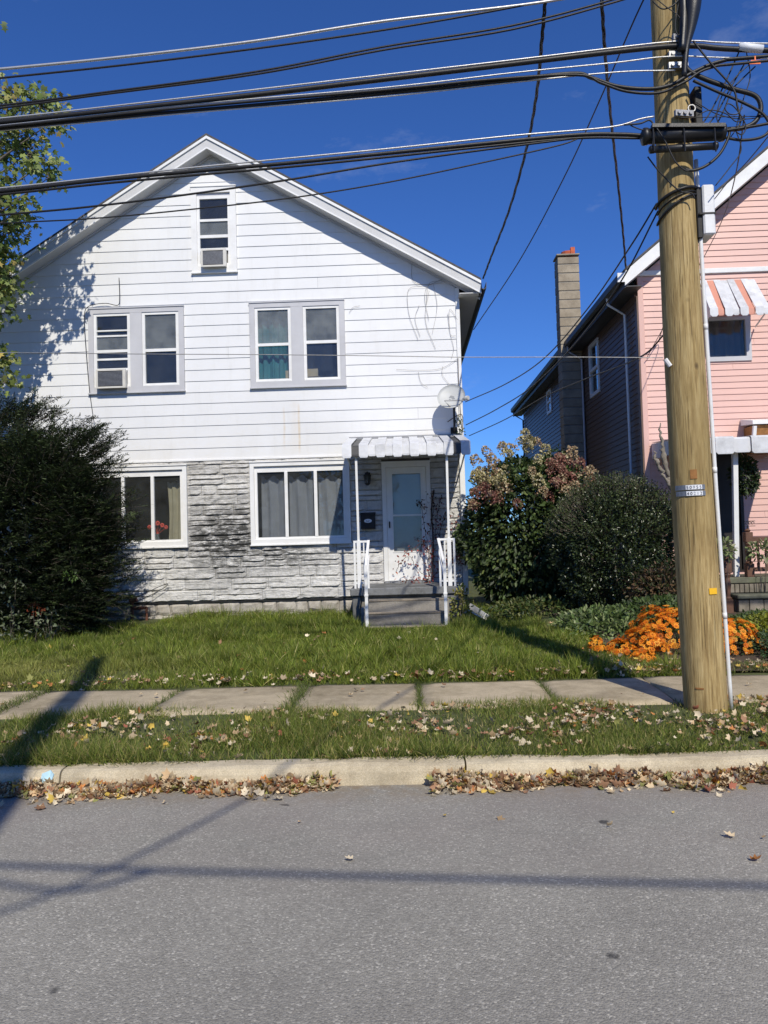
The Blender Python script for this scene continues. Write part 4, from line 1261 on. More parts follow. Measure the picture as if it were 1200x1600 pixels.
mb = MB(); mb.bbox(KX - .0, KX + .09, KY - .03, KY + .1, .6, 5.925, .006); mb.build('corner_board', M['pink_siding'], ph)
mb = MB(); mb.bbox(KX - .01, 10.9, KY - .045, KY - .002, 5.93, 6.015, .008); mb.build('belt_board', M['white_trim'], ph)
fmS = lambda u, w, d: (KX - d, u, w)
SW1 = (15.35, 16.12, 4.50, 5.60); SW2 = (20.30, 20.92, 4.95, 5.58)
lap_wall(ph, M['brown_shaded_siding'], 'siding_board', KY + .11, 25.1, .62, 5.62, .1025, .013, fmS, [SW1, SW2, (16.70, 17.06, 0, 9)], [])
mb = MB(); holes_wall(mb, KY + .142, KB, .2, 5.8, fmS, [SW1, SW2], .12, []); mb.build('side_wall', M['brown_shaded_siding'], ph)
mb = MB(); mb.box(10.78, 10.9, KY + .15, KB, .2, 5.8); mb.box(KX + .13, 10.77, KB - .13, KB - .01, .2, 5.8)
for z in (.95, 3.5): mb.box(KX + .13, 10.77, KY + .15, KB - .14, z - .1, z)
mb.build('inner_walls', M['room'], ph)
rf = MB(); KF = KY - .34
for s in (-1, 1):
    e = KRX + s * (KRX - KEX); z = KEZ
    a_ = [(e, KF - .03, z + .01), (KRX, KF - .03, KRZ + .01), (KRX, KB + .3, KRZ + .01), (e, KB + .3, z + .01)]
    rf.hexa(a_ + [(x, y, q + .04) for x, y, q in a_])
kr = rf.build('roof', M['shingle'], ph)
for s in (-1, 1):
    e = KRX + s * (KRX - KEX)
    def rk2(y0, y1, t0, t1, nm, mat):
        p = []
        for (y, t) in ((y0, t0), (y1, t0), (y0, t1), (y1, t1)): p.append((e, y, KEZ - t)); p.append((KRX, y, KRZ - t))
        mb = MB(); mb.hexa([p[0], p[1], p[3], p[2], p[4], p[5], p[7], p[6]]); mb.build(nm, mat, kr)
    rk2(KF - .02, KF + .01, .225, 0.0, 'fascia_board', M['white_trim'])
    rk2(KF + .011, KY - .004, .225, .21, 'rake_soffit', M['soffit'])
mb = MB(); mb.box(KEX + .02, KX - .016, KF + .02, KB + .2, KEZ - .235, KEZ - .22); mb.build('eave_soffit', M['awning_dark'], kr)
mb = MB(); mb.box(KEX - .003, KEX + .02, KF + .02, KB + .2, KEZ - .25, KEZ - .02); mb.build('eave_fascia', M['awning_dark'], kr)
mb = MB()
gp = [(KEX - .005, KEZ - .03), (KEX - .015, KEZ - .14), (KEX - .05, KEZ - .16), (KEX - .10, KEZ - .13), (KEX - .105, KEZ - .03), (KEX - .095, KEZ - .03), (KEX - .09, KEZ - .12), (KEX - .05, KEZ - .145), (KEX - .022, KEZ - .13), (KEX - .015, KEZ - .03)]
n = len(gp); mb.add([(x, KF - .01, z) for x, z in gp] + [(x, KB, z) for x, z in gp], [(q, n + q, n + (q + 1) % n, (q + 1) % n) for q in range(n)] + [tuple(range(n)), tuple(range(2 * n - 1, n - 1, -1))])
mb.build('gutter', M['awning_dark'], kr)
mb = MB(); mb.box(KEX - .12, KEX + .0, KF - .03, KF - .012, KEZ - .17, KEZ - .02); mb.build('gutter_cap', M['white_trim'], kr)
for (y, mat) in ((13.35, 'white_trim'), (16.62, 'grey_trim'), (24.9, 'awning_dark')):
    mb = MB(); mb.tube([(KEX - .05, y, KEZ - .15), (KEX - .05, y, KEZ - .26), (KX - .06, y, KEZ - .45), (KX - .06, y, .5)], .022, 8); mb.build('downspout', M[mat], ph)
# side windows
for a_, b_, c_, d_ in (SW1, SW2):
    mb = MB()
    for (y0_, y1_, z0_, z1_) in ((a_, a_ + .07, c_, d_), (b_ - .07, b_, c_, d_), (a_ + .07, b_ - .07, c_, c_ + .07), (a_ + .07, b_ - .07, d_ - .07, d_), (a_ + .07, b_ - .07, (c_ + d_) / 2 - .03, (c_ + d_) / 2 + .03)):
        mb.box(KX - .035, KX + .03, y0_, y1_, z0_, z1_)
    w = mb.build('window', M['white_trim'], ph)
    for z0_, z1_ in ((c_ + .07, (c_ + d_) / 2 - .03), ((c_ + d_) / 2 + .03, d_ - .07)):
        mb = MB(); mb.box(KX - .004, KX + .002, a_ + .07, b_ - .07, z0_, z1_); mb.build('pane', M['glass'], w)
# chimney of concrete blocks with a clay pot
ch = empty('chimney', (3.75, 16.9, .3), 'tall concrete block chimney on the side of the pink house with an orange pot', 'chimney')
z = .3; k = 0
while z < 7.72:
    hb = min(.19, 7.75 - z)
    mb = MB(); mb.bbox(3.52 + .004 * (k % 2), 3.985, 16.70, 17.08, z + .006, z + hb - .006, .008)
    mb.build('block', M['pblock'], ch); z += .197; k += 1
mb = MB(); mb.box(3.53, 3.975, 16.712, 17.07, .3, 7.70); mb.build('mortar_core', M['mortar'], ch)
mb = MB(); mb.lathe(3.78, 16.9, [(.13, z - .02), (.125, z + .06), (.14, z + .13), (.10, z + .135), (.09, z - .01)], 12); mb.box(3.83, 3.92, 16.76, 16.85, z - .02, z + .20); mb.build('chimney_pot', M['clay'], ch)
mb = MB(); mb.bbox(3.50, 4.0, 16.68, 17.10, z - .005, z + .03, .006); mb.build('cap', M['pblock'], ch)

# upstairs front window with striped awning
a_, b_, c_, d_ = PW
mb = MB(); frame_ring(mb, a_, b_, c_, d_, .045, .085, .075, .05, KY - .04, KY + .03); w = mb.build('window', M['grey_trim'], ph)
pane(w, a_ + .045, b_ - .085, c_ + .075, d_ - .05, KY + .0)
curtain('curtain', 'dim dark drape behind the pink house upstairs window', M['sheathing'], a_ + .05, b_ - .05, c_ + .05, d_, KY + .2, 5, .02)
def slat_awning(root, x0, x1, n, yw, zw, yf, zf, drop, cols, flare=0.0, bottoms=True):
    wp = (x1 - x0) / n
    for i in range(n):
        up = .014 if i % 2 == 0 else 0
        a = x0 + i * wp; b = a + wp
        fa = a - flare * (1 - i / n) * 1.0 + flare * (i / n) * .0; fb = b - flare * (1 - (i + 1) / n)
        if i % 2 == 0: fa -= .005; fb += .005
        yo = yf - (.03 if i % 2 == 0 else 0.0); dz_ = .0 if i % 2 == 0 else .02
        vs = [(a, yw, zw + up), (b, yw, zw + up), (fa, yo, zf + up), (fb, yo, zf + up), (fa, yo - .03, zf - .03 + up), (fb, yo - .03, zf - .03 + up), (fa, yo - .035, zf - drop + .03 + dz_), (fb, yo - .035, zf - drop + .03 + dz_), (fa + .03, yo - .035, zf - drop + dz_), (fb - .03, yo - .035, zf - drop + dz_)]
        top = [(0, 2, 3, 1), (2, 4, 5, 3), (4, 6, 7, 5), (6, 8, 9, 7)]
        vs2 = [(x, y + .004, z - .006) for x, y, z in vs]; m = 10
        ring = [0, 2, 4, 6, 8, 9, 7, 5, 3, 1]
        mb = MB(); mb.add(vs + vs2, top + [tuple(m + q for q in reversed(f)) for f in top] + [(ring[q], m + ring[q], m + ring[(q + 1) % 10], ring[(q + 1) % 10]) for q in range(10)])
        mb.build('slat', M[cols[i % len(cols)]], root)
    mb = MB(); mb.bar((x0 - flare + .02, yf + .0, zf - .05), (x1 - .02, yf + .0, zf - .05), .025)
    mb.bar((x0, yw, zw - .05), (x0 - flare + .02, yf, zf - .05), .02); mb.bar((x1, yw, zw - .05), (x1 - .02, yf, zf - .05), .02)
    mb.bar((x0 + .02, yw, zf - .2), (x0 - flare + .04, yf, zf - .05), .018); mb.bar((x1 - .02, yw, zf - .2), (x1 - .02, yf, zf - .05), .018)
    mb.build('awning_frame', M['white_trim'], root)
wa = empty('window_awning', (5.4, KY, 5.7), 'salmon and white striped awning over the pink house upstairs window', 'awning')
slat_awning(wa, 5.02, 5.92, 8, KY - .05, 5.80, KY - .52, 5.20, .15, ['awning_white', 'awning_pink', 'awning_white', 'awning_white', 'awning_white', 'awning_pink', 'awning_white', 'awning_white'], .06)
for k in range(3):
    mb = MB(); y0_, y1_ = KY - .06 - k * .15, KY - .06 - (k + 1) * .15
    f0, f1 = (k) / 3, (k + 1) / 3
    zt0, zt1 = 5.78 - .58 * f0, 5.78 - .58 * f1
    mb.hexa([(4.99, y1_, 5.06), (4.996, y1_, 5.06), (5.0, y0_, 5.10), (4.994, y0_, 5.10), (4.99, y1_, zt1), (4.996, y1_, zt1), (5.0, y0_, zt0), (4.994, y0_, zt0)])
    mb.build('side_wing', M['awning_white'], wa)
# small bay window with hood at the right edge
by = empty('box_window', (6.2, KY - .3, 2.2), 'brown hooded box window on the pink house above the porch awning', 'window')
q0 = at(1180, 657, KY - .45); 
mb = MB(); mb.hexa([(q0.x - .05, KY - .47, q0.z - .06), (7.0, KY - .47, q0.z - .06), (7.0, KY - .03, q0.z - .02), (q0.x - .05, KY - .03, q0.z - .02), (q0.x - .05, KY - .47, q0.z), (7.0, KY - .47, q0.z), (7.0, KY - .03, q0.z + .08), (q0.x - .05, KY - .03, q0.z + .08)]); mb.build('hood', M['white_trim'], by)
mb = MB(); mb.hexa([(q0.x + .0, KY - .3, q0.z - .5), (7.0, KY - .3, q0.z - .5), (7.0, KY - .03, q0.z - .5), (q0.x, KY - .03, q0.z - .5), (q0.x, KY - .42, q0.z - .07), (7.0, KY - .42, q0.z - .07), (7.0, KY - .03, q0.z - .07), (q0.x, KY - .03, q0.z - .07)]); mb.build('box_front', M['rust_paint'], by)
mb = MB(); mb.bar((q0.x, KY - .425, q0.z - .08), (q0.x, KY - .31, q0.z - .5), .05); mb.build('edge_trim', M['white_trim'], by)
# porch awning, door, posts, steps
pa = empty('porch_awning', (4.7, KY, 3.0), 'plain white metal awning over the pink house porch', 'awning')
slat_awning(pa, 4.13, 5.98, 7, KY - .05, 3.12, 11.55, 3.03, .25, ['awning_white'], 0.0)
for k in range(6):
    y0_, y1_ = KY - .06 - k * .195, KY - .06 - (k + 1) * .195
    mb = MB(); zt0, zt1 = 3.11 - .08 * k / 6, 3.11 - .08 * (k + 1) / 6
    mb.hexa([(4.115, y1_ + .01, 2.86 - .03 * (k % 2)), (4.123, y1_ + .01, 2.86 - .03 * (k % 2)), (4.123, y0_, 2.86), (4.115, y0_, 2.86), (4.115, y1_ + .01, zt1), (4.123, y1_ + .01, zt1), (4.123, y0_, zt0), (4.115, y0_, zt0)]); mb.build('side_wing', M['awning_white'], pa)
pp = at(1149, 720, 11.7)
mb = MB(); mb.bar((pp.x, 11.7, 2.98), (pp.x + .02, 11.9, .94), .07); mb.build('awning_post', M['white_trim'], pa)
mb = MB(); mb.bar((4.42, 11.8, 3.0), (4.42, 11.8, .96), .07); mb.build('awning_post', M['white_trim'], pa)
mb = MB(); frame_ring(mb, PD[0], PD[1], PD[2], PD[3], .05, .05, .02, .05, KY - .04, KY + .03); dr = mb.build('front_door', M['dark_door'], ph)
mb = MB(); mb.box(PD[0] + .05, PD[1] - .05, KY + .0, KY + .04, PD[2] + .02, PD[3] - .05); mb.build('door_leaf', M['dark_door'], dr)
mb = MB(); mb.lathe(PD[0] + .12, KY - .02, [(.005, 1.95), (.03, 1.97), (.005, 2.0)], 8); mb.build('knob', M['galv'], dr)
kst = empty('pink_house_steps', (5.6, 11.7, .4), 'mossy brick steps and porch of the pink house', 'steps')
sx0 = at(1146, 930, 11.6).x; sx1 = 6.6
mb = MB(); mb.bbox(3.85, 7.0, 11.72, KY - .05, .84, .93, .01); mb.build('porch_floor', M['bluestone'], kst)
mb = MB(); mb.box(3.9, 7.0, 11.80, KY - .06, .2, .835); mb.build('porch_base', M['brick_grey'], kst)
def brick_row(z0, z1, y, wd, off):
    x = sx0 - off; 
    while x < sx1:
        a = max(x, sx0); b = min(x + wd, sx1)
        if b - a > .03:
            mb = MB(); mb.bbox(a + .005, b - .005, y, y + .09, z0 + .004, z1 - .004, .005); mb.build('brick', M['brick_grey'], kst)
        x += wd
brick_row(.70, .835, 11.71, .072, 0)
mb = MB(); mb.bbox(sx0 - .02, sx1, 11.40, 11.78, .63, .695, .012); mb.build('tread', M['bluestone'], kst)
brick_row(.44, .625, 11.44, .21, .05); 
mb = MB(); mb.box(sx0, sx1, 11.55, 11.79, .2, .62); mb.build('step_core', M['mortar'], kst)
mb = MB(); mb.bbox(sx0 - .02, sx1, 11.10, 11.50, .37, .435, .012); mb.build('tread', M['bluestone'], kst)
mb = MB(); mb.box(sx0, sx1, 11.16, 11.5, .1, .365); mb.build('step_core', M['brick_grey'], kst)
# turned newel posts and balustrade
pr_ = empty('porch_railing', (5.4, 11.8, .93), 'brown turned wooden porch railing with a scrolled iron number bracket', 'railing')
def turned(nm, x, y, z0, z1, r=.055):
    h = z1 - z0
    mb = MB(); mb.bbox(x - r, x + r, y - r, y + r, z0, z0 + h * .28, .006); mb.bbox(x - r, x + r, y - r, y + r, z0 + h * .72, z0 + h * .93, .006)
    prof = [(r * .9, z0 + h * .28), (r * 1.05, z0 + h * .30), (r * .6, z0 + h * .33), (r * .8, z0 + h * .45), (r * .95, z0 + h * .52), (r * .65, z0 + h * .64), (r * 1.0, z0 + h * .69), (r * .9, z0 + h * .72)]
    mb.lathe(x, y, prof, 10); mb.lathe(x, y, [(r * .5, z0 + h * .93), (r * .85, z0 + h * .965), (r * .3, z1)], 10)
    mb.build(nm, M['brown_wood'], pr_)
n1 = at(1136, 900, 11.5); turned('newel_post', n1.x, 11.50, .38, 1.26)
n2 = at(1170, 870, 11.80); turned('newel_post', n2.x, 11.80, .93, 1.66)
mb = MB(); mb.bar((n2.x, 11.8, 1.50), (7.0, 11.8, 1.50), .07, .05); mb.bar((n2.x, 11.8, 1.04), (7.0, 11.8, 1.04), .06, .05); mb.build('rail', M['brown_wood'], pr_)
x = n2.x + .14
while x < 6.9:
    mb = MB(); mb.lathe(x, 11.8, [(.022, 1.06), (.024, 1.13), (.014, 1.15), (.024, 1.26), (.014, 1.38), (.022, 1.40), (.022, 1.48)], 8); mb.build('baluster', M['brown_wood'], pr_); x += .12
mb = MB()
for k in range(3):
    cx = n2.x - .01 + k * .045; cz = 1.74
    mb.tube([(cx + .028 * math.cos(t * .5) * (1 - t / 16), 11.8, cz + .03 * math.sin(t * .5) * (1 - t / 16)) for t in range(14)], .005, 5)
mb.tube([(n2.x - .05, 11.8, 1.70), (n2.x + .12, 11.8, 1.70)], .005, 5); mb.tube([(n2.x - .04, 11.8, 1.775), (n2.x + .12, 11.8, 1.775)], .005, 5); mb.tube([(n2.x, 11.8, 1.64), (n2.x, 11.8, 1.71)], .008, 5)
mb.build('iron_scroll', M['black_matt'], pr_)

# ================================================================== utility pole
PB0 = gr(1103, 1112, .165); POLE_Y = PB0.y + .155
_pz = [at(1103, 1105, POLE_Y), at(1081, 765, POLE_Y), at(1066, 500, POLE_Y), at(1047, 100, POLE_Y)]
_pzz = [p.z for p in _pz]; _pzx = [p.x for p in _pz]
def pole_c(z):
    x = float(np.interp(z, _pzz, _pzx))
    if z > _pzz[-1]: x = _pzx[-1] + (z - _pzz[-1]) * (_pzx[-1] - _pzx[-2]) / (_pzz[-1] - _pzz[-2])
    return Vector((x, POLE_Y, z))
def pole_r(z): return float(np.interp(z, [0.1, 1.9, 3.4, 5.6, 8.6], [.172, .166, .159, .140, .125]))
pole = empty('utility_pole', (_pzx[0], POLE_Y, .15), 'thick tan wooden utility pole in the verge with number tags', 'utility pole')
mb = MB(); vs = []; fs = []; nz, na = 60, 28
for i in range(nz + 1):
    z = 8.6 * i / nz; c = pole_c(z); r = pole_r(z)
    for k in range(na):
        a_ = 2 * math.pi * k / na
        q = 1 + .014 * mnoise.noise(Vector((math.cos(a_) * 2, math.sin(a_) * 2, z * .5))) + .006 * mnoise.noise(Vector((math.cos(a_) * 9, math.sin(a_) * 9, z * .9)))
        vs.append((c.x + r * q * math.cos(a_), c.y + r * q * math.sin(a_), z))
for i in range(nz):
    for k in range(na): fs.append((i * na + k, i * na + (k + 1) % na, (i + 1) * na + (k + 1) % na, (i + 1) * na + k))
fs.append(tuple(nz * na + k for k in range(na)))
mb.add(vs, fs); shaft = mb.build('shaft', M['pole'], pole, True)
def on_pole(z, ang, out=0.0):
    """ang in degrees, 0 faces the street, positive to the right"""
    c = pole_c(z); r = pole_r(z) + out; a_ = math.radians(ang)
    return Vector((c.x + r * math.sin(a_), c.y - r * math.cos(a_), z))
# conduit down the right side
mb = MB(); mb.tube([on_pole(z, 66, .02) for z in np.linspace(.16, 4.75, 24)], .0175, 8); cd = mb.build('conduit', M['pvc'], pole, True)
for z in (.9, 2.1, 3.3, 4.2):
    mb = MB(); mb.tube([on_pole(z, 66, .02), on_pole(z + .05, 66, .02)], .0192, 8); mb.build('conduit_coupling', M['pvc'], cd, True)
# bands, tags and lettering wrapped on the shaft
def patch(nm, mat, z0, z1, a0, a1, out, parent=pole, n=8, th=.003):
    mb = MB(); vs = []
    for o_ in (out + th, out):
        for i in range(n + 1):
            a_ = a0 + (a1 - a0) * i / n
            vs.append(on_pole(z0, a_, o_)); vs.append(on_pole(z1, a_, o_))
    m = 2 * (n + 1); fs = []
    for i in range(n):
        fs.append((2 * i, 2 * i + 2, 2 * i + 3, 2 * i + 1)); fs.append((m + 2 * i, m + 2 * i + 1, m + 2 * i + 3, m + 2 * i + 2))
        fs.append((2 * i, m + 2 * i, m + 2 * i + 2, 2 * i + 2)); fs.append((2 * i + 1, 2 * i + 3, m + 2 * i + 3, m + 2 * i + 1))
    fs.append((0, 1, m + 1, m)); fs.append((2 * n, m + 2 * n, m + 2 * n + 1, 2 * n + 1))
    mb.add(vs, fs); return mb.build(nm, mat, parent)
def px_on_pole(px, py):
    """height and angle on the shaft seen at a pixel"""
    best = None
    for z in np.arange(.2, 6, .01):
        pass
    z = at(px, py, POLE_Y - .15).z; X = at(px, py, POLE_Y - .15).x
    s = max(-1, min(1, (X - pole_c(z).x) / pole_r(z)))
    return z, math.degrees(math.asin(s))
def lettering(text, zc, a0, a1, h, mats, out, parent):
    n = len(text)
    for i, chx in enumerate(text):
        cu = bpy.data.curves.new('digit', 'FONT'); cu.body = chx; cu.size = 1.0; cu.align_x = 'CENTER'
        tmp = bpy.data.objects.new('tmp', cu); COL.objects.link(tmp)
        bpy.context.view_layer.update()
        me = bpy.data.meshes.new_from_object(tmp.evaluated_get(bpy.context.evaluated_depsgraph_get()))
        bpy.data.objects.remove(tmp)
        ac = a0 + (a1 - a0) * (i + .5) / n
        r = pole_r(zc)
        for v in me.vertices:
            x, y = v.co.x, v.co.y
            a_ = ac + math.degrees(x * h * 1.25 / r)
            v.co = on_pole(zc + (y - .36) * h * 1.4, a_, out)
        me.materials.clear(); me.materials.append(mats[i])
        o = bpy.data.objects.new('digit', me); link(o, parent)
INK, FAD = M['ink'], M['ink_faded']
for (py, text, mats, dxp) in ((762, '50955', (INK, INK, FAD, INK, INK), 0), (771.5, '40212', (INK, INK, FAD, FAD, INK), 1)):
    z, aL = px_on_pole(1062 + dxp, py); _, aR = px_on_pole(1100 + dxp, py); _, aW = px_on_pole(1073 + dxp, py); _, aX = px_on_pole(1095 + dxp, py)
    tg = patch('number_tag', M['tag_metal'], z - .020, z + .020, aL, aR, .004)
    patch('white_plate', M['tag_white'], z - .0185, z + .0185, aW, aX, .0085, tg)
    lettering(text, z, aW + .5, aX - .5, .026, mats, .0135, tg)
z, a_ = px_on_pole(1113, 923); patch('yellow_tag', M['yellow'], z - .028, z + .022, a_ - 12, a_ + 13, .004)
z, a_ = px_on_pole(1083, 741); patch('rust_patch', M['rust_paint'], z - .038, z + .038, a_ - 9, a_ + 9, .0025)
z, a_ = px_on_pole(1094, 1076); patch('staple_scar', M['rust_paint'], z - .008, z + .006, a_ - 11, a_ + 10, .002)
# hardware
for (px, py) in ((1062, 62), (1058, 88), (1058, 105), (1066, 180)):
    z, a_ = px_on_pole(px, py)
    mb = MB()
    c = on_pole(z, a_, .03); t = Vector((math.cos(math.radians(a_)), math.sin(math.radians(a_)), 0)); o_ = Vector((math.sin(math.radians(a_)), -math.cos(math.radians(a_)), 0))
    for dx in (-.05, 0, .05): mb.tube([c + t * dx - o_ * .04, c + t * dx + o_ * .03], .016, 8)
    mb.bar(c - t * .08, c + t * .08, .05, .03); mb.build('clamp', M['galv'], pole)
z, a_ = px_on_pole(1070, 168); mb = MB(); c = on_pole(z, a_ + 20, .03); mb.tube([c + Vector((.03 * math.cos(k * .63), -.0, .03 * math.sin(k * .63))) for k in range(11)], .006, 5); mb.build('eye_bolt', M['galv'], pole)
mb = MB(); b0 = at(1086, 200, POLE_Y); mb.bbox(b0.x - .03, b0.x + .03, POLE_Y - .1, POLE_Y + .05, at(1086, 205, POLE_Y).z, at(1086, 145, POLE_Y).z, .006); mb.build('standoff_bracket', M['black_matt'], pole)
b0 = at(1096, 372, POLE_Y - .05); b1 = at(1110, 294, POLE_Y - .05)
mb = MB(); mb.bbox(b0.x - .005, b1.x, POLE_Y - .13, POLE_Y + .08, b0.z, b1.z, .012); bx_ = mb.build('terminal_box', M['pvc'], pole)
mb = MB(); mb.bbox(b0.x - .05, b0.x - .007, POLE_Y - .11, POLE_Y + .06, b0.z - .02, b1.z - .01, .006); mb.box(b0.x - .04, b1.x + .003, POLE_Y - .133, POLE_Y + .083, b0.z + .17, b0.z + .185); mb.build('box_back', M['black_matt'], bx_)

# black splice closures slung in front of the pole
CY = POLE_Y - .25
sc = empty('splice_closure', (2.2, CY, 4.7), 'black cylindrical splice closure slung across the pole', 'cable closure')
def hz(nm, x0p, x1p, yp0, yp1, r, mat, n=12, y=CY):
    a_ = at(x0p, yp0, y); b_ = at(x1p, yp1, y)
    pts = [a_, a_.lerp(b_, .02), a_.lerp(b_, .07), a_.lerp(b_, .075), a_.lerp(b_, .93), a_.lerp(b_, .935), a_.lerp(b_, .985), b_]
    mb = MB(); mb.tube(pts, [r * .6, r * 1.0, r * 1.0, r * .9, r * .9, r * 1.02, r * 1.02, r * .6], n); return mb.build(nm, mat, sc, True)
hz('closure_body', 1002, 1133, 214, 207, .068, M['black'])
hz('closure_tray', 1014, 1122, 234, 228, .033, M['black'], 8, CY - .03)
mb = MB(); a_ = at(1018, 198, CY - .06); b_ = at(1132, 197, CY - .06); mb.bar(a_, b_, .03, .05); mb.build('hanger_rail', M['black'], sc)
for k in range(3):
    a_ = at(1020 + k * 48, 196, CY - .07); mb = MB(); mb.tube([a_, a_ + Vector((.0, -.01, -.22))], .007, 5); mb.build('strap', M['black_cable'], sc)
# heavy cable riser up the pole
rp = [on_pole(7.6, 62, .05), at(1086, -60, POLE_Y - .18), at(1083, 0, POLE_Y - .2), at(1079, 40, POLE_Y - .2), at(1072, 80, POLE_Y - .2), at(1069, 120, POLE_Y - .19)]
mb = MB(); mb.tube(spline(rp, 6), [.07] * 12 + [.068, .066, .064, .06, .056, .052, .047, .042, .037, .032, .028] + [.024] * 8, 10); tag(mb.build('riser_cable', M['black'], None, True), 'thick black cable riser bent over the right face of the pole top', 'cable')
mb = MB(); mb.tube(spline([on_pole(7.6, 25, .05), on_pole(6.2, 22, .05), at(1068, 30, POLE_Y - .2), at(1065, 80, POLE_Y - .21)], 6), .035, 8); tag(mb.build('riser_cable', M['black'], None, True), 'thinner black cable running down the middle of the pole top', 'cable')

# ------------------------------------------------------------------ overhead lines
WY = POLE_Y - .19
def line(name, label, cat, pts, r, mat, Y=WY, left=True, right=False, n=7, group=None, extra_l=None):
    P = [at(x, y, yy if (yy := (p[2] if len(p) > 2 else Y)) else Y) for p in pts for x, y in [p[:2]]]
    if left:
        d = (P[0] - P[1]); d = d / abs(d.x)
        P = [P[0] + Vector((-14, 0, d.z * 5)), P[0] + Vector((-7, 0, d.z * 4)), P[0] + Vector((-2.5, 0, d.z * 2.1))] + P
    if right:
        d = (P[-1] - P[-2]); d = d / abs(d.x)
        P = P + [P[-1] + Vector((3, 0, d.z * 2)), P[-1] + Vector((9, 0, d.z * 3))]
    mb = MB(); mb.tube(spline(P, n), r, 8 if r > .012 else 6)
    return tag(mb.build(name, mat, None, True), label, cat, group)
G_ = 'overhead lines along the street'
top_out = on_pole(6.35, -20, .03)
def upto(px, py, zx): return [(px, py)]
line('overhead_wire', 'topmost pale bare wire crossing the sky at the upper left', 'wire', [(0, 108), (200, 88), (400, 64), (600, 33), (850, 3), (1010, -30)], .0115, M['alu_wire'], group=G_)
line('overhead_wire', 'dark wire just below the topmost pale wire', 'wire', [(0, 122), (250, 95), (500, 62), (700, 30), (880, -5), (1010, -40)], .0085, M['black_cable'], group=G_)
line('overhead_wire', 'upper of two twin dark wires above the thick cable', 'wire', [(0, 165), (150, 146), (400, 112), (600, 73), (800, 40), (965, -3), (1020, -25)], .0085, M['black_cable'], group=G_)
line('overhead_wire', 'lower of two twin dark wires above the thick cable', 'wire', [(0, 169), (150, 149), (400, 116), (600, 78), (800, 46), (965, 2), (1020, -18)], .0085, M['black_cable'], group=G_)
line('overhead_cable', 'thick black trunk cable crossing above the gable to the pole top', 'cable', [(0, 191), (200, 170), (400, 148), (600, 124), (800, 100), (950, 82), (1040, 73), (1090, 72), (1200, 79)], .022, M['black_cable'], right=True, group=G_)
line('messenger_wire', 'bare steel strand riding on the upper thick black cable', 'wire', [(0, 185), (200, 163), (400, 140), (600, 117), (800, 94), (950, 76), (1040, 66), (1090, 64), (1200, 68)], .007, M['alu_wire'], right=True, group=G_)
line('overhead_cable', 'second black cable merging under the thick trunk cable at left', 'cable', [(0, 202), (150, 187), (300, 173), (450, 160), (600, 146), (750, 131), (890, 115), (925, 122), (965, 135), (1015, 139), (1050, 132), (1085, 112), (1130, 95), (1200, 88)], .016, M['black_cable'], right=True, group=G_)
line('overhead_cable', 'thin silver grey cable dipping below the second black cable near the pole', 'cable', [(0, 198), (300, 167), (600, 141), (760, 125), (900, 117), (940, 130), (980, 143), (1030, 145), (1070, 128), (1110, 106), (1200, 95)], .011, M['black_cable'], right=True, Y=WY - .03, group=G_)
line('messenger_wire', 'pale strand running level to the upper pole clamp', 'wire', [(0, 196), (300, 163), (600, 137), (800, 114), (960, 98), (1055, 88), (1200, 91)], .006, M['alu_wire'], right=True, group=G_)
line('messenger_wire', 'pale strand ending at the second pole clamp', 'wire', [(0, 204), (300, 176), (600, 151), (800, 129), (960, 113), (1055, 110)], .006, M['alu_wire'], group=G_)
line('overhead_cable', 'thick black cable crossing the gable peak to the splice closure', 'cable', [(0, 299), (150, 282), (300, 268), (450, 255), (600, 240), (750, 225), (900, 211), (970, 210), (1006, 212)], .0165, M['black_cable'], group=G_)
line('overhead_cable', 'second black cable lying under the one at the gable peak', 'cable', [(0, 304), (150, 288), (300, 274), (450, 261), (600, 246), (750, 230), (900, 216), (1003, 216)], .010, M['black_cable'], group=G_)
line('messenger_wire', 'silver strand lashed above the lower thick cable, pale wrapped end at pole', 'wire', [(0, 294), (300, 262), (600, 233), (800, 212), (950, 199), (1000, 186), (1022, 182)], .007, M['alu_wire'], group=G_)
line('overhead_wire', 'thin dark wire below the gable cable passing the attic window top', 'wire', [(0, 336), (150, 322), (300, 303), (450, 281), (600, 256), (750, 235), (900, 216)], .0085, M['black_cable'], group=G_)
line('overhead_wire', 'lowest thin dark wire across the attic window panes', 'wire', [(0, 349), (150, 341), (300, 327), (450, 310), (600, 286), (750, 255), (870, 228), (905, 216)], .006, M['black_cable'], group=G_)
lw = line('guy_wire', 'thin grey wire crossing the house front to a white clevis on the pole', 'wire', [(0, 551), (200, 553), (400, 554), (590, 556), (720, 558), (900, 558), (1036, 559)], .0034, M['galv'], group=None)
z, a_ = px_on_pole(1038, 562); mb = MB(); c = on_pole(z, -70, .02); mb.tube([c + Vector((-.02, -.02, .02)), c + Vector((.02, -.02, -.04))], .02, 8); mb.build('clevis', M['pvc'], pole)
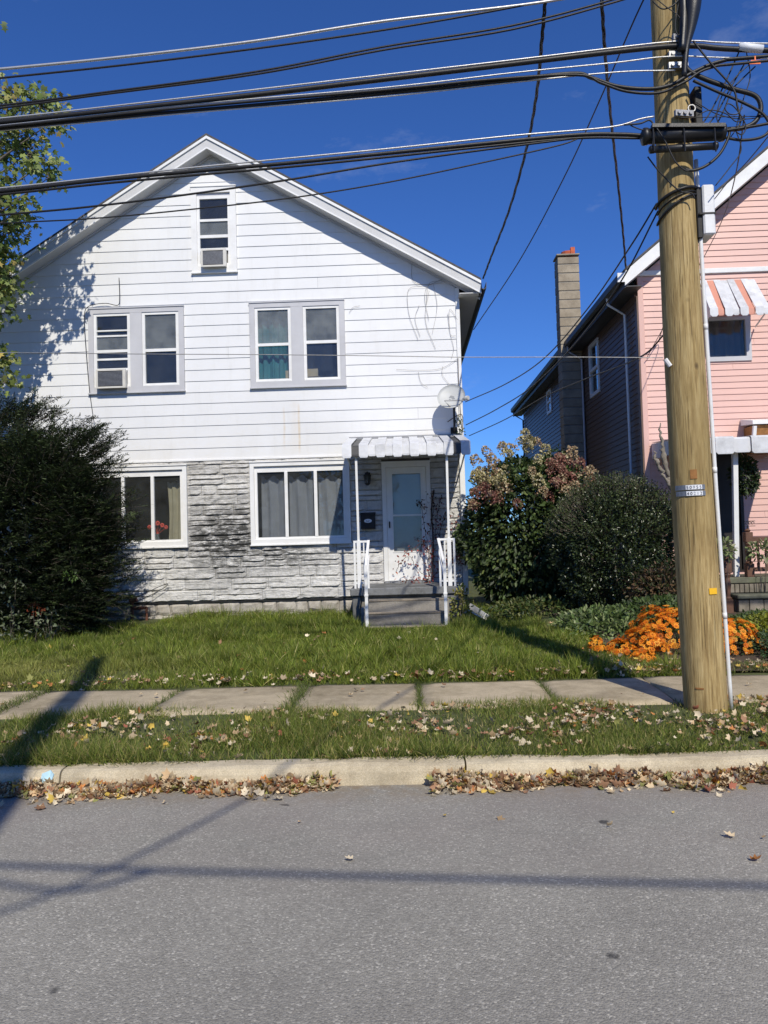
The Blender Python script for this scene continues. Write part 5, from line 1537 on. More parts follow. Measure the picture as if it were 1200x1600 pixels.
# drops to the houses
def drop(label, pts, r, mat=None, twist=False, n=8):
    P = [at(*p) for p in pts]; S = spline(P, n)
    mb = MB()
    if twist:
        for ph_ in (0, 2.1, 4.2):
            mb.tube([q + Vector((math.cos(i * .9 + ph_), 0, math.sin(i * .9 + ph_))) * .011 for i, q in enumerate(S)], r, 5)
    else: mb.tube(S, r, 6)
    return tag(mb.build('service_wire', mat or M['black_cable'], None, True), label, 'wire', 'service wires to the houses')
drop('twisted black drop from the top wire to the right eave of the white house', [(852, 2, WY), (846, 70, 6.7), (838, 150, 7.6), (822, 235, 8.9), (795, 330, 10.6), (768, 400, 12.3), (755, 435, 13.5)], .008, twist=True)
drop('twisted black drop falling straight down to the pink house corner', [(940, 0, WY), (946, 90, 7.0), (955, 190, 8.4), (966, 290, 10.2), (974, 370, 11.6), (978, 420, 12.4)], .008, twist=True)
drop('straight black wire slanting from the pole top to the white house eave', [(1100, -185, POLE_Y), (1003, 5, 7.1), (940, 150, 8.3), (880, 280, 9.8), (810, 410, 11.6), (740, 515, 13.75)], .008)
drop('upper of three thin wires from the pole to the dish corner of the house', [(1026, 318, POLE_Y), (985, 385, 7.0), (920, 480, 8.4), (850, 560, 10.2), (790, 600, 12.0), (727, 628, 13.75)], .008)
drop('middle of three thin wires from the pole to the dish corner of the house', [(1028, 330, POLE_Y), (970, 440, 7.3), (900, 535, 8.9), (830, 605, 10.9), (775, 640, 12.4), (728, 664, 13.75)], .008)
drop('lowest of three thin wires from the pole to the dish corner of the house', [(1040, 520, POLE_Y), (1000, 558, 7.0), (920, 590, 8.6), (850, 620, 10.2), (790, 655, 12.0), (733, 681, 13.75)], .007)
drop('thin wire sagging from the loops right of the pole to the pink house wall', [(1163, 180, POLE_Y), (1150, 270, 7.6), (1130, 340, 9.6), (1098, 405, 11.3), (1060, 470, 12.2), (1010, 560, 12.7)], .006)
drop('thin wire from the right edge of the view down past the terminal box', [(1215, 195, POLE_Y - .1), (1170, 250, 7.4), (1125, 300, 9.0), (1080, 370, 11.0), (1030, 530, 12.7)], .006)
# loops right of the pole
def loop(label, pts, r, Y=WY, mat=None, cat='cable'):
    mb = MB(); mb.tube(spline([at(x, y, Y) for x, y in pts], 7), r, 7)
    return tag(mb.build('cable_loop', mat or M['black_cable'], None, True), label, cat, 'slack loops beside the pole')
loop('thickest slack cable loop swinging right of the pole', [(1068, 98), (1078, 112), (1105, 125), (1145, 139), (1180, 150), (1189, 170), (1180, 190), (1160, 200), (1130, 203), (1120, 207)], .020)
loop('thinner cable loop outside the thickest loop, right of the pole', [(1083, 126), (1120, 143), (1160, 160), (1192, 178), (1203, 200), (1190, 214), (1160, 219), (1128, 214)], .012, WY - .04)
loop('cable rising from the closure to the right edge of the view', [(1128, 205), (1160, 200), (1185, 196), (1215, 190)], .012, WY - .06)
loop('thin cable falling from the top clamp across the thick loop', [(1083, 64), (1110, 98), (1145, 138), (1152, 165), (1157, 190), (1148, 205)], .008, WY - .05)
loop('thin cable descending left of the crossing, beside the bracket', [(1156, 78), (1135, 125), (1110, 175), (1090, 203)], .006, WY + .02)
loop('thin cable parallel to it and a little right', [(1163, 100), (1140, 140), (1118, 180), (1098, 203)], .006, WY + .06)
loop('thin cable crossing under the orange marker', [(1180, 104), (1158, 125), (1143, 142), (1132, 170), (1115, 204)], .006, WY + .1)
loop('small curl of wire above the right end of the closure', [(1160, 168), (1152, 178), (1140, 178), (1133, 170), (1138, 162), (1150, 170), (1165, 195), (1160, 210), (1150, 206)], .005, WY - .08)
loop('bundle of grey leads hanging from the closure to the conduit head', [(1140, 200), (1138, 215), (1125, 240), (1105, 258), (1085, 266), (1070, 265)], .012, WY - .05)
loop('thin lead crossing the pole below the closure', [(1012, 245), (1030, 268), (1060, 297), (1080, 302), (1086, 310)], .006, WY - .02)
loop('thin lead hanging from the closure rail across the pole face', [(1026, 200), (1040, 222), (1055, 252), (1070, 266), (1078, 266)], .006, WY - .14)
loop('grey lead curling at the closure left end', [(975, 195), (1000, 193), (1015, 188), (1022, 200), (1020, 226), (1024, 236)], .007, WY - .1)
loop('tangled lead at the top left of the pole', [(1020, 2), (1035, 14), (1052, 8), (1063, -4)], .006, WY - .05)
loop('tangled lead across the top of the pole', [(1018, -8), (1040, 10), (1060, 25), (1066, 40), (1060, 55), (1055, 40), (1060, 5)], .004, WY - .06)
for lb, pts, r_, dy in (('fine lead looping from the orange tag to the closure end', [(1172, 100), (1150, 120), (1128, 150), (1120, 185), (1134, 200)], .0045, -.02), ('fine lead falling from the white sleeve past the loops', [(1166, 80), (1172, 120), (1160, 160), (1150, 200), (1142, 214)], .0045, .05),
                        ('fine lead arching over the closure right end', [(1090, 180), (1110, 172), (1135, 178), (1150, 190), (1165, 186)], .0045, -.1), ('fine lead from the standoff bracket out to the right edge', [(1088, 160), (1120, 178), (1160, 186), (1210, 180)], .004, .08),
                        ('fine lead dropping below the closure toward the pink roof', [(1150, 204), (1158, 235), (1140, 262), (1118, 290)], .0045, -.04), ('fine level strand running right from the lowest pole clamp', [(1060, 184), (1110, 183), (1160, 182), (1215, 182)], .0035, .0),
                        ('short stiff lead poking out left of the closure', [(985, 196), (1000, 202), (1014, 205)], .005, -.09)):
    loop(lb, pts, r_, WY + dy)
# black rings round the shaft: part wire, part cable shadows given solid shape
def wrap(label, z, tilt, a0, a1, r):
    mb = MB(); mb.tube([on_pole(z + tilt * math.cos(math.radians(a_ - 60)), a_, r + .002) for a_ in np.linspace(a0, a1, 26)], r, 6)
    tag(mb.build('wire_shadow_wrap', M['black_cable'], None, True), label, 'wire', 'wires and cable shadows modelled round the pole')
zz = px_on_pole(1058, 300)[0]
wrap('black ring of wire and modelled cable shadow round the pole level with the white box top', zz, .05, -110, 80, .014)
wrap('thin black ring of wire and modelled cable shadow just under that one', zz - .05, .07, -100, 75, .007)
wrap('black ring of wire and modelled cable shadow round the pole level with the white box middle', px_on_pole(1058, 320)[0], .10, -100, 78, .011)
# markers on the lines
m0, m1 = at(1155, 73, WY - .01), at(1191, 77, WY - .01); mb = MB(); mb.tube([m0, m1], .034, 10); tag(mb.build('cable_marker', M['tag_white'], None, True), 'white sleeve marker on the thick cable right of the pole', 'marker')
c = at(1180, 97, WY - .03); mb = MB(); mb.hexa([(c.x - .05, c.y - .004, c.z - .016), (c.x + .04, c.y - .004, c.z - .018), (c.x + .04, c.y + .004, c.z - .018), (c.x - .05, c.y + .004, c.z - .016), (c.x - .035, c.y - .004, c.z + .016), (c.x + .05, c.y - .004, c.z + .014), (c.x + .05, c.y + .004, c.z + .014), (c.x - .035, c.y + .004, c.z + .016)]); mb.box(c.x - .005, c.x + .005, c.y - .003, c.y + .003, c.z + .015, c.z + .05)
tag(mb.build('cable_marker', M['orange']), 'orange plastic tag hanging on the cable right of the pole', 'marker')

# ------------------------------------------------------------------ the pole and lines across the street (behind the viewer)
op = empty('utility_pole', (-.68, -3.0, 0), 'utility pole across the street whose shadow falls on kerb and lawn', 'utility pole')
mb = MB(); mb.tube([(-.68, -3.0, -.2), (-.68, -3.0, 4), (-.68, -3.0, 11.6)], [.17, .155, .12], 16); mb.build('shaft', M['pole'], op, True)
def cross(label, pts, r):
    mb = MB(); mb.tube(spline(pts, 8), r, 6); tag(mb.build('overhead_cable', M['black_cable'], None, True), label, 'cable', 'lines across the street')
SH = Vector((-SUN_DIR.x / SUN_DIR.z, -SUN_DIR.y / SUN_DIR.z, 0))
def over(px, py, zg, h):      # point at height h whose shadow falls on the ground under the pixel
    q = gr(px, py, zg); return q - SH * (h - zg) + Vector((0, 0, h - zg))
cross('bundled cable on the far side whose shadow lies along the road', [(-20, -3.2, 6.9), (-8, -3.1, 6.5), over(-400, 1340, 0, 6.36), over(0, 1352, 0, 6.32), over(350, 1363, 0, 6.3), over(700, 1372, 0, 6.3), over(1200, 1384, 0, 6.32), over(1700, 1396, 0, 6.36), (16, -3.2, 6.9)], .021)
cross('single wire crossing the street whose shadow slants over the road', [(-.68, -3.0, 6.6), over(0, 1425, 0, 6.5), over(400, 1240, 0, 6.35), over(640, 1075, .2, 6.25), over(745, 985, .33, 6.2), Vector((_pzx[-1], POLE_Y + .05, 6.35))], .016)
cross('short slack loop on the far pole', [over(-140, 1345, 0, 6.36), over(-40, 1372, 0, 6.2), over(70, 1390, 0, 6.12), over(150, 1386, 0, 6.15), over(240, 1361, 0, 6.3)], .018)

# ================================================================== planting
def crown_shell(n, c, rad, inner=.55, top_bias=0.0, lump=.18, freq=1.6, seed=0):
    """points through an uneven ellipsoid, denser to the outside, with outward normals"""
    d = rdir(n); 
    if top_bias: d[:, 2] = np.abs(d[:, 2]) * (rng.random(n) < top_bias) + d[:, 2] * (1 - (rng.random(n) < top_bias)); d /= np.linalg.norm(d, axis=1, keepdims=True)
    lumpv = np.array([mnoise.noise(Vector((q[0] * freq + seed, q[1] * freq, q[2] * freq))) + .5 * mnoise.noise(Vector((q[0] * freq * 2.7 + seed, q[1] * freq * 2.7, q[2] * freq * 2.7))) for q in d])
    rr = (inner + (1 - inner) * rng.random(n) ** .45) * (1 + lump * lumpv)
    P = np.asarray(c) + d * rr[:, None] * np.asarray(rad)
    return P, d

# ---- maple at the left edge
maple = empty('maple_tree', (-7.7, 12.1, .3), 'maple tree with yellow green leaves reaching in at the upper left', 'tree')
mb = MB(); mb.tube(spline([(-7.75, 11.9, .1), (-7.7, 11.9, 2.2), (-7.6, 11.95, 4.2), (-7.7, 12.0, 6.4), (-7.75, 12.0, 7.8), (-8.1, 12.0, 9.0)], 6), [.26 - .0075 * i for i in range(31)], 10)
trunk = mb.build('trunk', M['bark'], maple, True)
cl = []
for (px, py, Y, r, n) in ((-70, 110, 12.0, .5, 140), (2, 35, 12, .12, 16), (30, 150, 11.9, .55, 260), (75, 165, 11.8, .42, 170), (100, 185, 11.7, .22, 55), (-40, 200, 12.1, .7, 320),
                          (20, 225, 12.1, .45, 200), (55, 240, 11.9, .42, 180), (80, 255, 11.8, .22, 60), (45, 195, 11.8, .3, 90), (88, 278, 11.8, .17, 40), (-10, 290, 12.0, .5, 260), (25, 315, 12.0, .42, 180), (45, 325, 11.9, .2, 50),
                          (-30, 370, 12.3, .5, 260), (25, 360, 12.5, .38, 150), (50, 352, 12.6, .2, 44), (20, 395, 12.5, .35, 120), (-10, 420, 12.4, .45, 200), (25, 430, 12.4, .28, 80), (-20, 480, 12.3, .45, 220), (15, 460, 12.6, .28, 90), (38, 480, 12.8, .16, 30),
                          (-10, 560, 12.5, .5, 220), (15, 600, 12.6, .3, 60), (-60, 520, 12.2, .6, 300), (-90, 380, 12, .8, 420), (-110, 250, 12, .8, 400), (-130, 130, 12, .7, 300), (-200, 60, 12, .8, 260), (-190, 200, 12.3, 1.0, 500), (-210, 430, 12.3, 1.0, 460),
                          (-90, 640, 12.3, .5, 200)):
    c = np.array(at(px - 12, py, Y))
    cl.append((c, r, n))
P = []; D = []; Nn = []; Cc = []; mbw = MB()
for c, r, n in cl:
    n = int(n * (.9 if c[0] > -6.6 else 1.1))
    tz = min(9.5, max(3.5, c[2] - .9 - abs(c[0] + 7.7) * .35))
    st = Vector((-7.65, 11.95, tz)); en = Vector(c)
    mid = st.lerp(en, .5) + Vector((0, 0, .15))
    L = (en - st).length
    mbw.tube(spline([st, mid, en], 5), [max(.006, .02 + .012 * L * (1 - i / 10)) * (1 - .75 * i / 10) for i in range(11)], 6)
    k = max(3, n // 9)
    for _ in range(k):
        q = c + rdir(1)[0] * r * (.3 + .75 * rng.random()) * np.array([1, 1, .8])
        mbw.tube([en, en.lerp(Vector(q), .55) + Vector((0, 0, .03)), Vector(q)], [.008, .006, .003], 4, False)
        m = max(4, n // k)
        pp = q + rng.normal(size=(m, 3)) * np.array([.11, .11, .09]); P.append(pp)
        dd = rng.normal(size=(m, 3)) * .6 + np.array([0.2, -.2, -.75]); D.append(dd)
        nn = rng.normal(size=(m, 3)) * .55 + np.array([.15, -.55, .6]); Nn.append(nn)
        clr = rng.random()
        cols = [(.22, .27, .07), (.16, .21, .055), (.33, .36, .13), (.08, .12, .03)] if clr < .85 else [(.32, .30, .09), (.22, .24, .06), (.34, .27, .08)]
        Cc.append(mixcols(m, cols, None, .2))
mbw.build('branches', M['bark'], maple, True)
P = np.concatenate(P); D = np.concatenate(D); Nn = np.concatenate(Nn); Cc = np.concatenate(Cc)
scatter('crown', M['leaf'], P, D, Nn, .085 + .05 * rng.random(len(P)), MAPLE_V, MAPLE_F, Cc, maple)

# ---- dark yew at the left
yew = empty('yew_shrub', (-6.1, 12.2, .3), 'large dark green yew shrub with feathery shoots at the left', 'shrub')
fr_P = []; fr_D = []
def fronds(n, c, rad, up, ln, lump=.22, seed=0):
    d = rdir(n); d[:, 1] = -np.abs(d[:, 1]) * np.where(rng.random(n) < .75, 1, -1)
    lv = np.array([mnoise.noise(Vector((q[0] * 2 + seed, q[1] * 2, q[2] * 2))) for q in d])
    rr = (.35 + .65 * rng.random(n) ** .5) * (1 + lump * lv)
    p = np.asarray(c) + d * rr[:, None] * np.asarray(rad)
    dd = d * np.array([1.0, .8, .35]) + np.array([.28, -.1, up]) + rng.normal(size=(n, 3)) * .22
    return p, dd / np.linalg.norm(dd, axis=1, keepdims=True), ln * (.6 + .8 * rng.random(n))
sets = [fronds(700, (-6.05, 12.2, 1.7), (1.25, 1.15, 1.65), .42, .42, .2, 1), fronds(330, (-5.5, 12.1, 2.75), (.72, .7, .62), .6, .46, .25, 4), fronds(300, (-5.0, 12.2, 1.25), (.55, .8, .8), .25, .36, .2, 7), fronds(300, (-5.3, 12.0, .75), (.8, 1.0, .5), .15, .3, .2, 9),
        fronds(260, (-6.5, 12.2, 3.2), (.85, .8, .62), .7, .42, .2, 12), fronds(180, (-4.95, 12.15, 2.1), (.42, .6, .6), .42, .42, .2, 14)]
for (px, py) in ((172, 672), (182, 700), (165, 690), (178, 725), (205, 812), (180, 775), (150, 668), (120, 668), (55, 632), (30, 628), (95, 640), (75, 634), (190, 830), (185, 860), (160, 690), (140, 680)):
    q = np.array(at(px, py, 12.2)); n = 9
    pp = q + np.array([-.34, 0, -.24]) + rng.normal(size=(n, 3)) * np.array([.10, .12, .10])
    dd = np.tile(np.array([.75, -.05, .6]), (n, 1)) + rng.normal(size=(n, 3)) * .22
    sets.append((pp, dd / np.linalg.norm(dd, axis=1, keepdims=True), .40 * (.7 + .5 * rng.random(n))))
FP = np.concatenate([s[0] for s in sets[:6]]) + np.array([-.16, 0, 0]); FP = np.concatenate([FP] + [s[0] for s in sets[6:]]); FD = np.concatenate([s[1] for s in sets]); FL = np.concatenate([s[2] for s in sets])
ok = (FP[:, 2] > .3) & (FP[:, 1] < 13.6); FP, FD, FL = FP[ok], FD[ok], FL[ok]
mbs = MB(); NP_ = []; ND = []; NN = []; NC = []; NS = []
for p, d, L in zip(FP, FD, FL):
    side = np.cross(d, [0, 0, 1.0]) + rng.normal(size=3) * .25; side /= np.linalg.norm(side) + 1e-6; nrm = np.cross(side, d)
    tip = p + d * L + np.array([0, 0, -.10 * L])
    mbs.tube([p, p + d * L * .55 + np.array([0, 0, -.01]), tip], [.006, .004, .002], 3, False)
    lit = rng.random()
    base = np.array([.020, .030, .012]) * (.7 + .9 * lit)
    for b in range(7):                       # side shoots along the frond
        t0 = .15 + .85 * b / 6
        bp = p + d * L * t0 + np.array([0, 0, -.10 * L * t0 * t0]); sgn = 1 if b % 2 else -1
        bd = d * .85 + side * sgn * .6 + nrm * rng.normal() * .15; bd /= np.linalg.norm(bd); bl = L * .36 * (1.15 - .6 * t0)
        m = 8; t = np.linspace(.05, 1, m)
        q = bp + bd * bl * t[:, None]; sg = np.where(np.arange(m) % 2, 1, -1)[:, None]
        bs = np.cross(bd, nrm)
        NP_.append(q); ND.append(bd * .55 + bs * sg * .9 + rng.normal(size=(m, 3)) * .2); NN.append(np.tile(nrm, (m, 1)) + rng.normal(size=(m, 3)) * .35)
        tipc = base + np.array([.022, .030, .006]) * (t0 ** 3) * (rng.random() < .5)
        NC.append(np.clip(tipc * (1 + .25 * rng.normal(size=(m, 1))), .004, .2)); NS.append(np.full(m, .055) * (.7 + .6 * rng.random(m)))
mbs.build('branches', M['bark'], yew)
NP_ = np.concatenate(NP_); 
scatter('crown', M['needle'], NP_, np.concatenate(ND), np.concatenate(NN), np.concatenate(NS), NEED_V, NEED_F, np.concatenate(NC), yew)
# dense inner foliage
P, d = crown_shell(16000, (-6.25, 12.4, 1.6), (1.40, 1.0, 1.85), .5, 0, .15, 1.6, 3)
ok = P[:, 2] > .25; P, d = P[ok], d[ok]
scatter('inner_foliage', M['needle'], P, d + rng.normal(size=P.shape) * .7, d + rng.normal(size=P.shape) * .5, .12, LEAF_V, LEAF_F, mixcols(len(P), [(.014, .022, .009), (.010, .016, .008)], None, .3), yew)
mb = MB()
for k in range(6):
    a_ = k * 1.05; mb.tube(spline([(-6.1 + .1 * math.cos(a_), 12.3 + .1 * math.sin(a_), .1), (-6.1 + .4 * math.cos(a_), 12.3 + .3 * math.sin(a_), 1.2), (-6.1 + .9 * math.cos(a_), 12.3 + .6 * math.sin(a_), 2.6)], 5), [.06, .058, .055, .05, .045, .04, .035, .03, .025, .02, .015], 6)
mb.build('trunk', M['bark'], yew, True)

# ---- bare bed earth under the shrubs
bedm = sheet('flower_bed', np.arange(2.25, 7.6, .2), np.arange(7.92, 12.9, .2), lambda x, y: gz(x, y) + .008 + .02 * np.sin(x * 7) * np.sin(y * 6), M['soil'])
tag(bedm, 'dark earth of the planted bed before the pink house', 'flower bed', kind='structure')
# ---- weeds at the foot of the yew
def leafy_plant(name, label, cat, c, rad, n, size, cols, mat='leaf', stems=12, inner=.3, lump=.25, w=None, group=None, droop=0.0, tmpl=(LEAF_V, LEAF_F), freq=1.8, seed=0, up=.5, dome=True, parent=None):
    base = Vector((c[0], c[1], float(gz(c[0], c[1])) - .02))
    r = empty(name, base, label, cat, group) if parent is None else parent
    P, d = crown_shell(n, c, rad, inner, 0, lump, freq, seed)
    gl = gz(P[:, 0], P[:, 1]) + .015
    ok = P[:, 2] > gl; P, d = P[ok], d[ok]
    D = d + rng.normal(size=P.shape) * .65 + np.array([0, 0, -droop])
    Nv = d * .6 + np.array([0.08, -.35, up]) + rng.normal(size=P.shape) * .45
    o = scatter('foliage', M[mat], P, D, Nv, size * (.65 + .7 * rng.random(len(P))), tmpl[0], tmpl[1], mixcols(len(P), cols, w), r)
    mb = MB()
    for k in range(stems):
        q = P[rng.integers(len(P))]
        b_ = base + Vector((rng.normal() * .12 * rad[0], rng.normal() * .12 * rad[1], 0))
        m_ = b_.lerp(Vector(q), .5) + Vector((0, 0, .12 * rad[2]))
        mb.tube([b_, m_, Vector(q)], [.014 * min(1, rad[2]) + .003, .010 * min(1, rad[2]) + .002, .003], 5, False)
    if stems: mb.build('stems', M['bark'], r)
    return r
q = at(80, 935, 11.0)
leafy_plant('weed', 'pale leafed weed growing at the foot of the yew beside the rusty flower', 'weed', (q.x + .0, 10.95, .62), (.20, .2, .20), 80, .055, [(.14, .17, .09), (.10, .13, .06), (.20, .22, .15)], stems=6)
q = at(15, 975, 10.9)
leafy_plant('weed', 'clump of pale variegated weeds at the left edge of the lawn', 'weed', (q.x - .05, 10.9, .50), (.42, .3, .30), 240, .06, [(.16, .19, .11), (.10, .13, .06), (.24, .25, .18)], stems=10)
q = at(20, 870, 11.0)
leafy_plant('weed', 'tall pale weed standing against the yew at the left edge', 'weed', (q.x, 11.0, 1.05), (.14, .15, .22), 40, .055, [(.16, .19, .11), (.22, .24, .16)], stems=3)
q = at(55, 947, 10.95)
fw = leafy_plant('rust_flower', 'rusty orange flower cluster low against the dark yew', 'flower', (q.x, 10.95, .80), (.13, .08, .09), 60, .035, [(.16, .04, .015), (.22, .05, .02)], 'petal', stems=3)
q = at(110, 890, 11.0)
leafy_plant('weed', 'small bright green sprig in front of the yew middle', 'weed', (q.x, 10.98, 1.25), (.12, .10, .08), 34, .055, [(.09, .15, .03), (.11, .17, .05)], stems=0)
q = at(725, 955, 12.05)
leafy_plant('weed', 'yellow green weed growing at the right corner of the porch steps', 'weed', (q.x - .04, 12.1, .60), (.17, .14, .30), 170, .07, [(.26, .24, .05), (.14, .17, .04), (.30, .27, .08)], stems=8)

# ---- hydrangea between the houses
hy = empty('hydrangea', (2.25, 13.6, .35), 'large hydrangea with cream and pink flower heads between the two houses', 'shrub')
P, d = crown_shell(18000, (2.25, 13.7, 1.72), (1.19, .95, 1.38), .5, 0, .26, 1.5, 5)
ok = P[:, 2] > .4; P, d = P[ok], d[ok]
scatter('crown', M['leaf'], P, d + rng.normal(size=P.shape) * .6 + np.array([0, 0, -.35]), d * .5 + np.array([.05, -.3, .55]) + rng.normal(size=P.shape) * .4, .07 + .06 * rng.random(len(P)), LEAF_V, LEAF_F, mixcols(len(P), [(.045, .07, .02), (.06, .095, .028), (.028, .045, .016), (.13, .16, .05)], [4, 4, 4, 1.6]), hy)
mb = MB()
for k in range(34):
    a_ = rng.random() * 6.28; rr = .9 * rng.random() ** .5
    b_ = Vector((2.2 + rng.normal() * .25, 13.5 + rng.normal() * .2, .25)); e_ = Vector((2.2 + 1.1 * rr * math.cos(a_), 13.6 + .8 * rr * math.sin(a_), 2.0 + .9 * rng.random()))
    mb.tube([b_, b_.lerp(e_, .5) + Vector((0, 0, .2)), e_], [.018, .012, .005], 5, False)
mb.build('stems', M['vine_stem'], hy)
fl_me = []
for v, cols in enumerate(([(.52, .46, .26), (.42, .38, .18), (.6, .54, .36)], [(.46, .36, .22), (.40, .26, .17), (.52, .44, .28)], [(.30, .14, .11), (.36, .20, .15), (.24, .10, .085), (.40, .30, .2)])):
    n = 150; t = rng.random(n) ** .8; a_ = rng.random(n) * 6.28
    rr = .085 * np.sqrt(1 - .75 * t) * (.75 + .35 * rng.random(n))
    P = np.stack([rr * np.cos(a_), rr * np.sin(a_), .17 * t - .05], 1); d = np.stack([np.cos(a_), np.sin(a_), t * .8], 1)
    o = scatter('flower_head', M['petal'], P, d + rng.normal(size=P.shape) * .9, d + rng.normal(size=P.shape) * .5, .034, [(0, 0, 0), (.5, .5, .05), (1, 0, 0), (.5, -.5, .05)], [(0, 1, 2, 3)], mixcols(n, cols, None, .15), None)
    fl_me.append(o.data); bpy.data.objects.remove(o)
heads = []
for k in range(50):
    px = 735 + 200 * rng.random(); 
    top = 688 + 52 * abs((px - 815) / 110) ** 1.6
    py = top + (105 * rng.random() ** 1.3 if px < 870 else 60 * rng.random())
    heads.append((px, min(py, 790)))
heads += [(822, 682), (826, 690), (812, 690), (783, 700), (800, 703), (790, 712), (852, 706), (893, 712), (885, 718), (745, 722), (750, 735), (765, 738), (742, 745), (905, 728), (925, 738), (915, 745), (770, 722)]
for px, py in heads:
    Yf = 13.0 + .35 * ((py - 690) < 30) + .25 * rng.random() - .0025 * (py - 690)
    q = at(px, py, max(12.7, Yf))
    v = (2 if rng.random() < .7 else 1) if (px > 850 and py > 720) or (py > 760) else (0 if rng.random() < .7 else 1)
    o = bpy.data.objects.new('flower_head', fl_me[v]); link(o, hy)
    o.location = q; o.rotation_euler = (rng.normal() * .5 + .3, rng.normal() * .5, rng.random() * 6); s = .75 + .55 * rng.random(); o.scale = (s, s, s)

# ---- rounded evergreen in front of the pink house
bs = empty('evergreen_shrub', (3.25, 12.0, .4), 'rounded dark green shrub with small leaves in front of the pink house', 'shrub')
P, d = crown_shell(38000, (3.3, 12.1, 1.40), (1.0, .85, .98), .58, 0, .26, 1.9, 21)
ok = P[:, 2] > .55; P, d = P[ok], d[ok]
scatter('crown', M['leaf_gloss'], P, d + rng.normal(size=P.shape) * .7 + np.array([0, 0, .25]), d * .7 + np.array([.05, -.25, .45]) + rng.normal(size=P.shape) * .5, .034 + .022 * rng.random(len(P)), LEAF_V, LEAF_F, mixcols(len(P), [(.028, .045, .018), (.04, .06, .02), (.02, .032, .014), (.075, .09, .03)], [4, 4, 4, 1]), bs)
n = 1100; dt = rdir(n); dt[:, 2] = np.abs(dt[:, 2]) + .15; dt /= np.linalg.norm(dt, axis=1, keepdims=True)
P = np.array([3.3, 12.1, 1.42]) + dt * np.array([1.0, .85, .98]) * 1.0
mb = MB(); LP = []; LD = []; LN = []
for p, d in zip(P, dt):
    if p[2] < 1.4: continue
    e_ = p + d * .12 + np.array([0, 0, .12 * rng.random()]); mb.tube([p - d * .1, p, e_], [.004, .003, .002], 3, False)
    for t in np.linspace(0, 1, 9): LP.append(p + (e_ - p) * t); LD.append(d + rng.normal(size=3) * .9); LN.append(d + rng.normal(size=3) * .6)
mb.build('shoots', M['bark'], bs)
scatter('shoot_leaves', M['leaf_gloss'], LP, LD, LN, .036, LEAF_V, LEAF_F, mixcols(len(LP), [(.05, .075, .022), (.07, .09, .03)]), bs)
mb = MB()
for k in range(9):
    a_ = k * .7; mb.tube([(3.3, 12.1, .25), (3.3 + .3 * math.cos(a_), 12.1 + .3 * math.sin(a_), .8), (3.3 + .7 * math.cos(a_), 12.1 + .6 * math.sin(a_), 1.5)], [.05, .035, .012], 6, False)
mb.build('stems', M['bark'], bs)
# dead trunk behind it
dt_ = empty('dead_tree_stump', (4.05, 11.3, .4), 'bleached dead forked trunk standing behind the pole', 'tree stump')
for nm, pts, rs in (('trunk', [(1066, 930, 11.3), (1060, 800, 11.3), (1046, 745, 11.3)], (.07, .06, .045)), ('limb', [(1046, 745, 11.3), (1038, 715, 11.3), (1034, 690, 11.3), (1031, 661, 11.3)], (.034, .034, .022, .006)), ('limb', [(1047, 760, 11.28), (1036, 740, 11.25), (1027, 722, 11.25), (1022, 705, 11.25)], (.024, .022, .030, .008))):
    S_ = spline([at(*p) for p in pts], 6); m = len(S_)
    rr = np.interp(np.linspace(0, 1, m), np.linspace(0, 1, len(rs)), rs) * (1 + .3 * rng.normal(size=m)).clip(.5, 1.6)
    mb = MB(); mb.tube([s + Vector((rng.normal() * .012, rng.normal() * .01, 0)) for s in S_], list(rr), 8); mb.build(nm, M['dead_wood'], dt_, True)

# ---- bed in front of it
leafy_plant('ground_cover', 'pale variegated ground cover beside the lawn edge', 'ground cover', (2.55, 10.3, .40), (.55, .95, .26), 5200, .06, [(.14, .19, .06), (.09, .14, .04), (.24, .28, .13), (.05, .08, .025)], w=[4, 4, 2, 3], stems=14, lump=.3)
leafy_plant('ground_cover', 'mid green leafy ground cover behind the orange flowers', 'ground cover', (3.3, 10.3, .46), (.72, .75, .32), 6200, .06, [(.055, .09, .025), (.08, .12, .03), (.035, .055, .018)], stems=14, lump=.3)
leafy_plant('ground_cover', 'dark low plants at the foot of the hydrangea', 'ground cover', (2.05, 12.3, .45), (.8, .45, .22), 2200, .06, [(.04, .07, .02), (.06, .09, .025), (.12, .13, .04)], stems=10, lump=.3)
leafy_plant('bronze_shrub', 'low bronze leafed shrub beside the left of the pole', 'shrub', (3.65, 11.2, .82), (.46, .4, .34), 2600, .05, [(.09, .055, .03), (.06, .05, .02), (.13, .08, .04), (.045, .06, .02)], stems=14, lump=.3)
leafy_plant('ground_cover', 'dense dark green ground cover right of the pole', 'ground cover', (4.45, 8.65, .30), (.68, .62, .28), 9000, .035, [(.03, .06, .02), (.045, .08, .028), (.06, .10, .03)], stems=10, lump=.18)
leafy_plant('chartreuse_shrub', 'yellow green mounded shrub in front of the pink house steps', 'shrub', (4.35, 9.35, .34), (.60, .42, .30), 6000, .04, [(.20, .22, .025), (.26, .27, .035), (.13, .16, .02)], stems=10, lump=.2)
leafy_plant('ground_cover', 'grey green plants at the right edge below the brick steps', 'ground cover', (4.9, 10.4, .36), (.7, .5, .22), 3600, .05, [(.06, .10, .03), (.09, .13, .04)], stems=10, lump=.3)
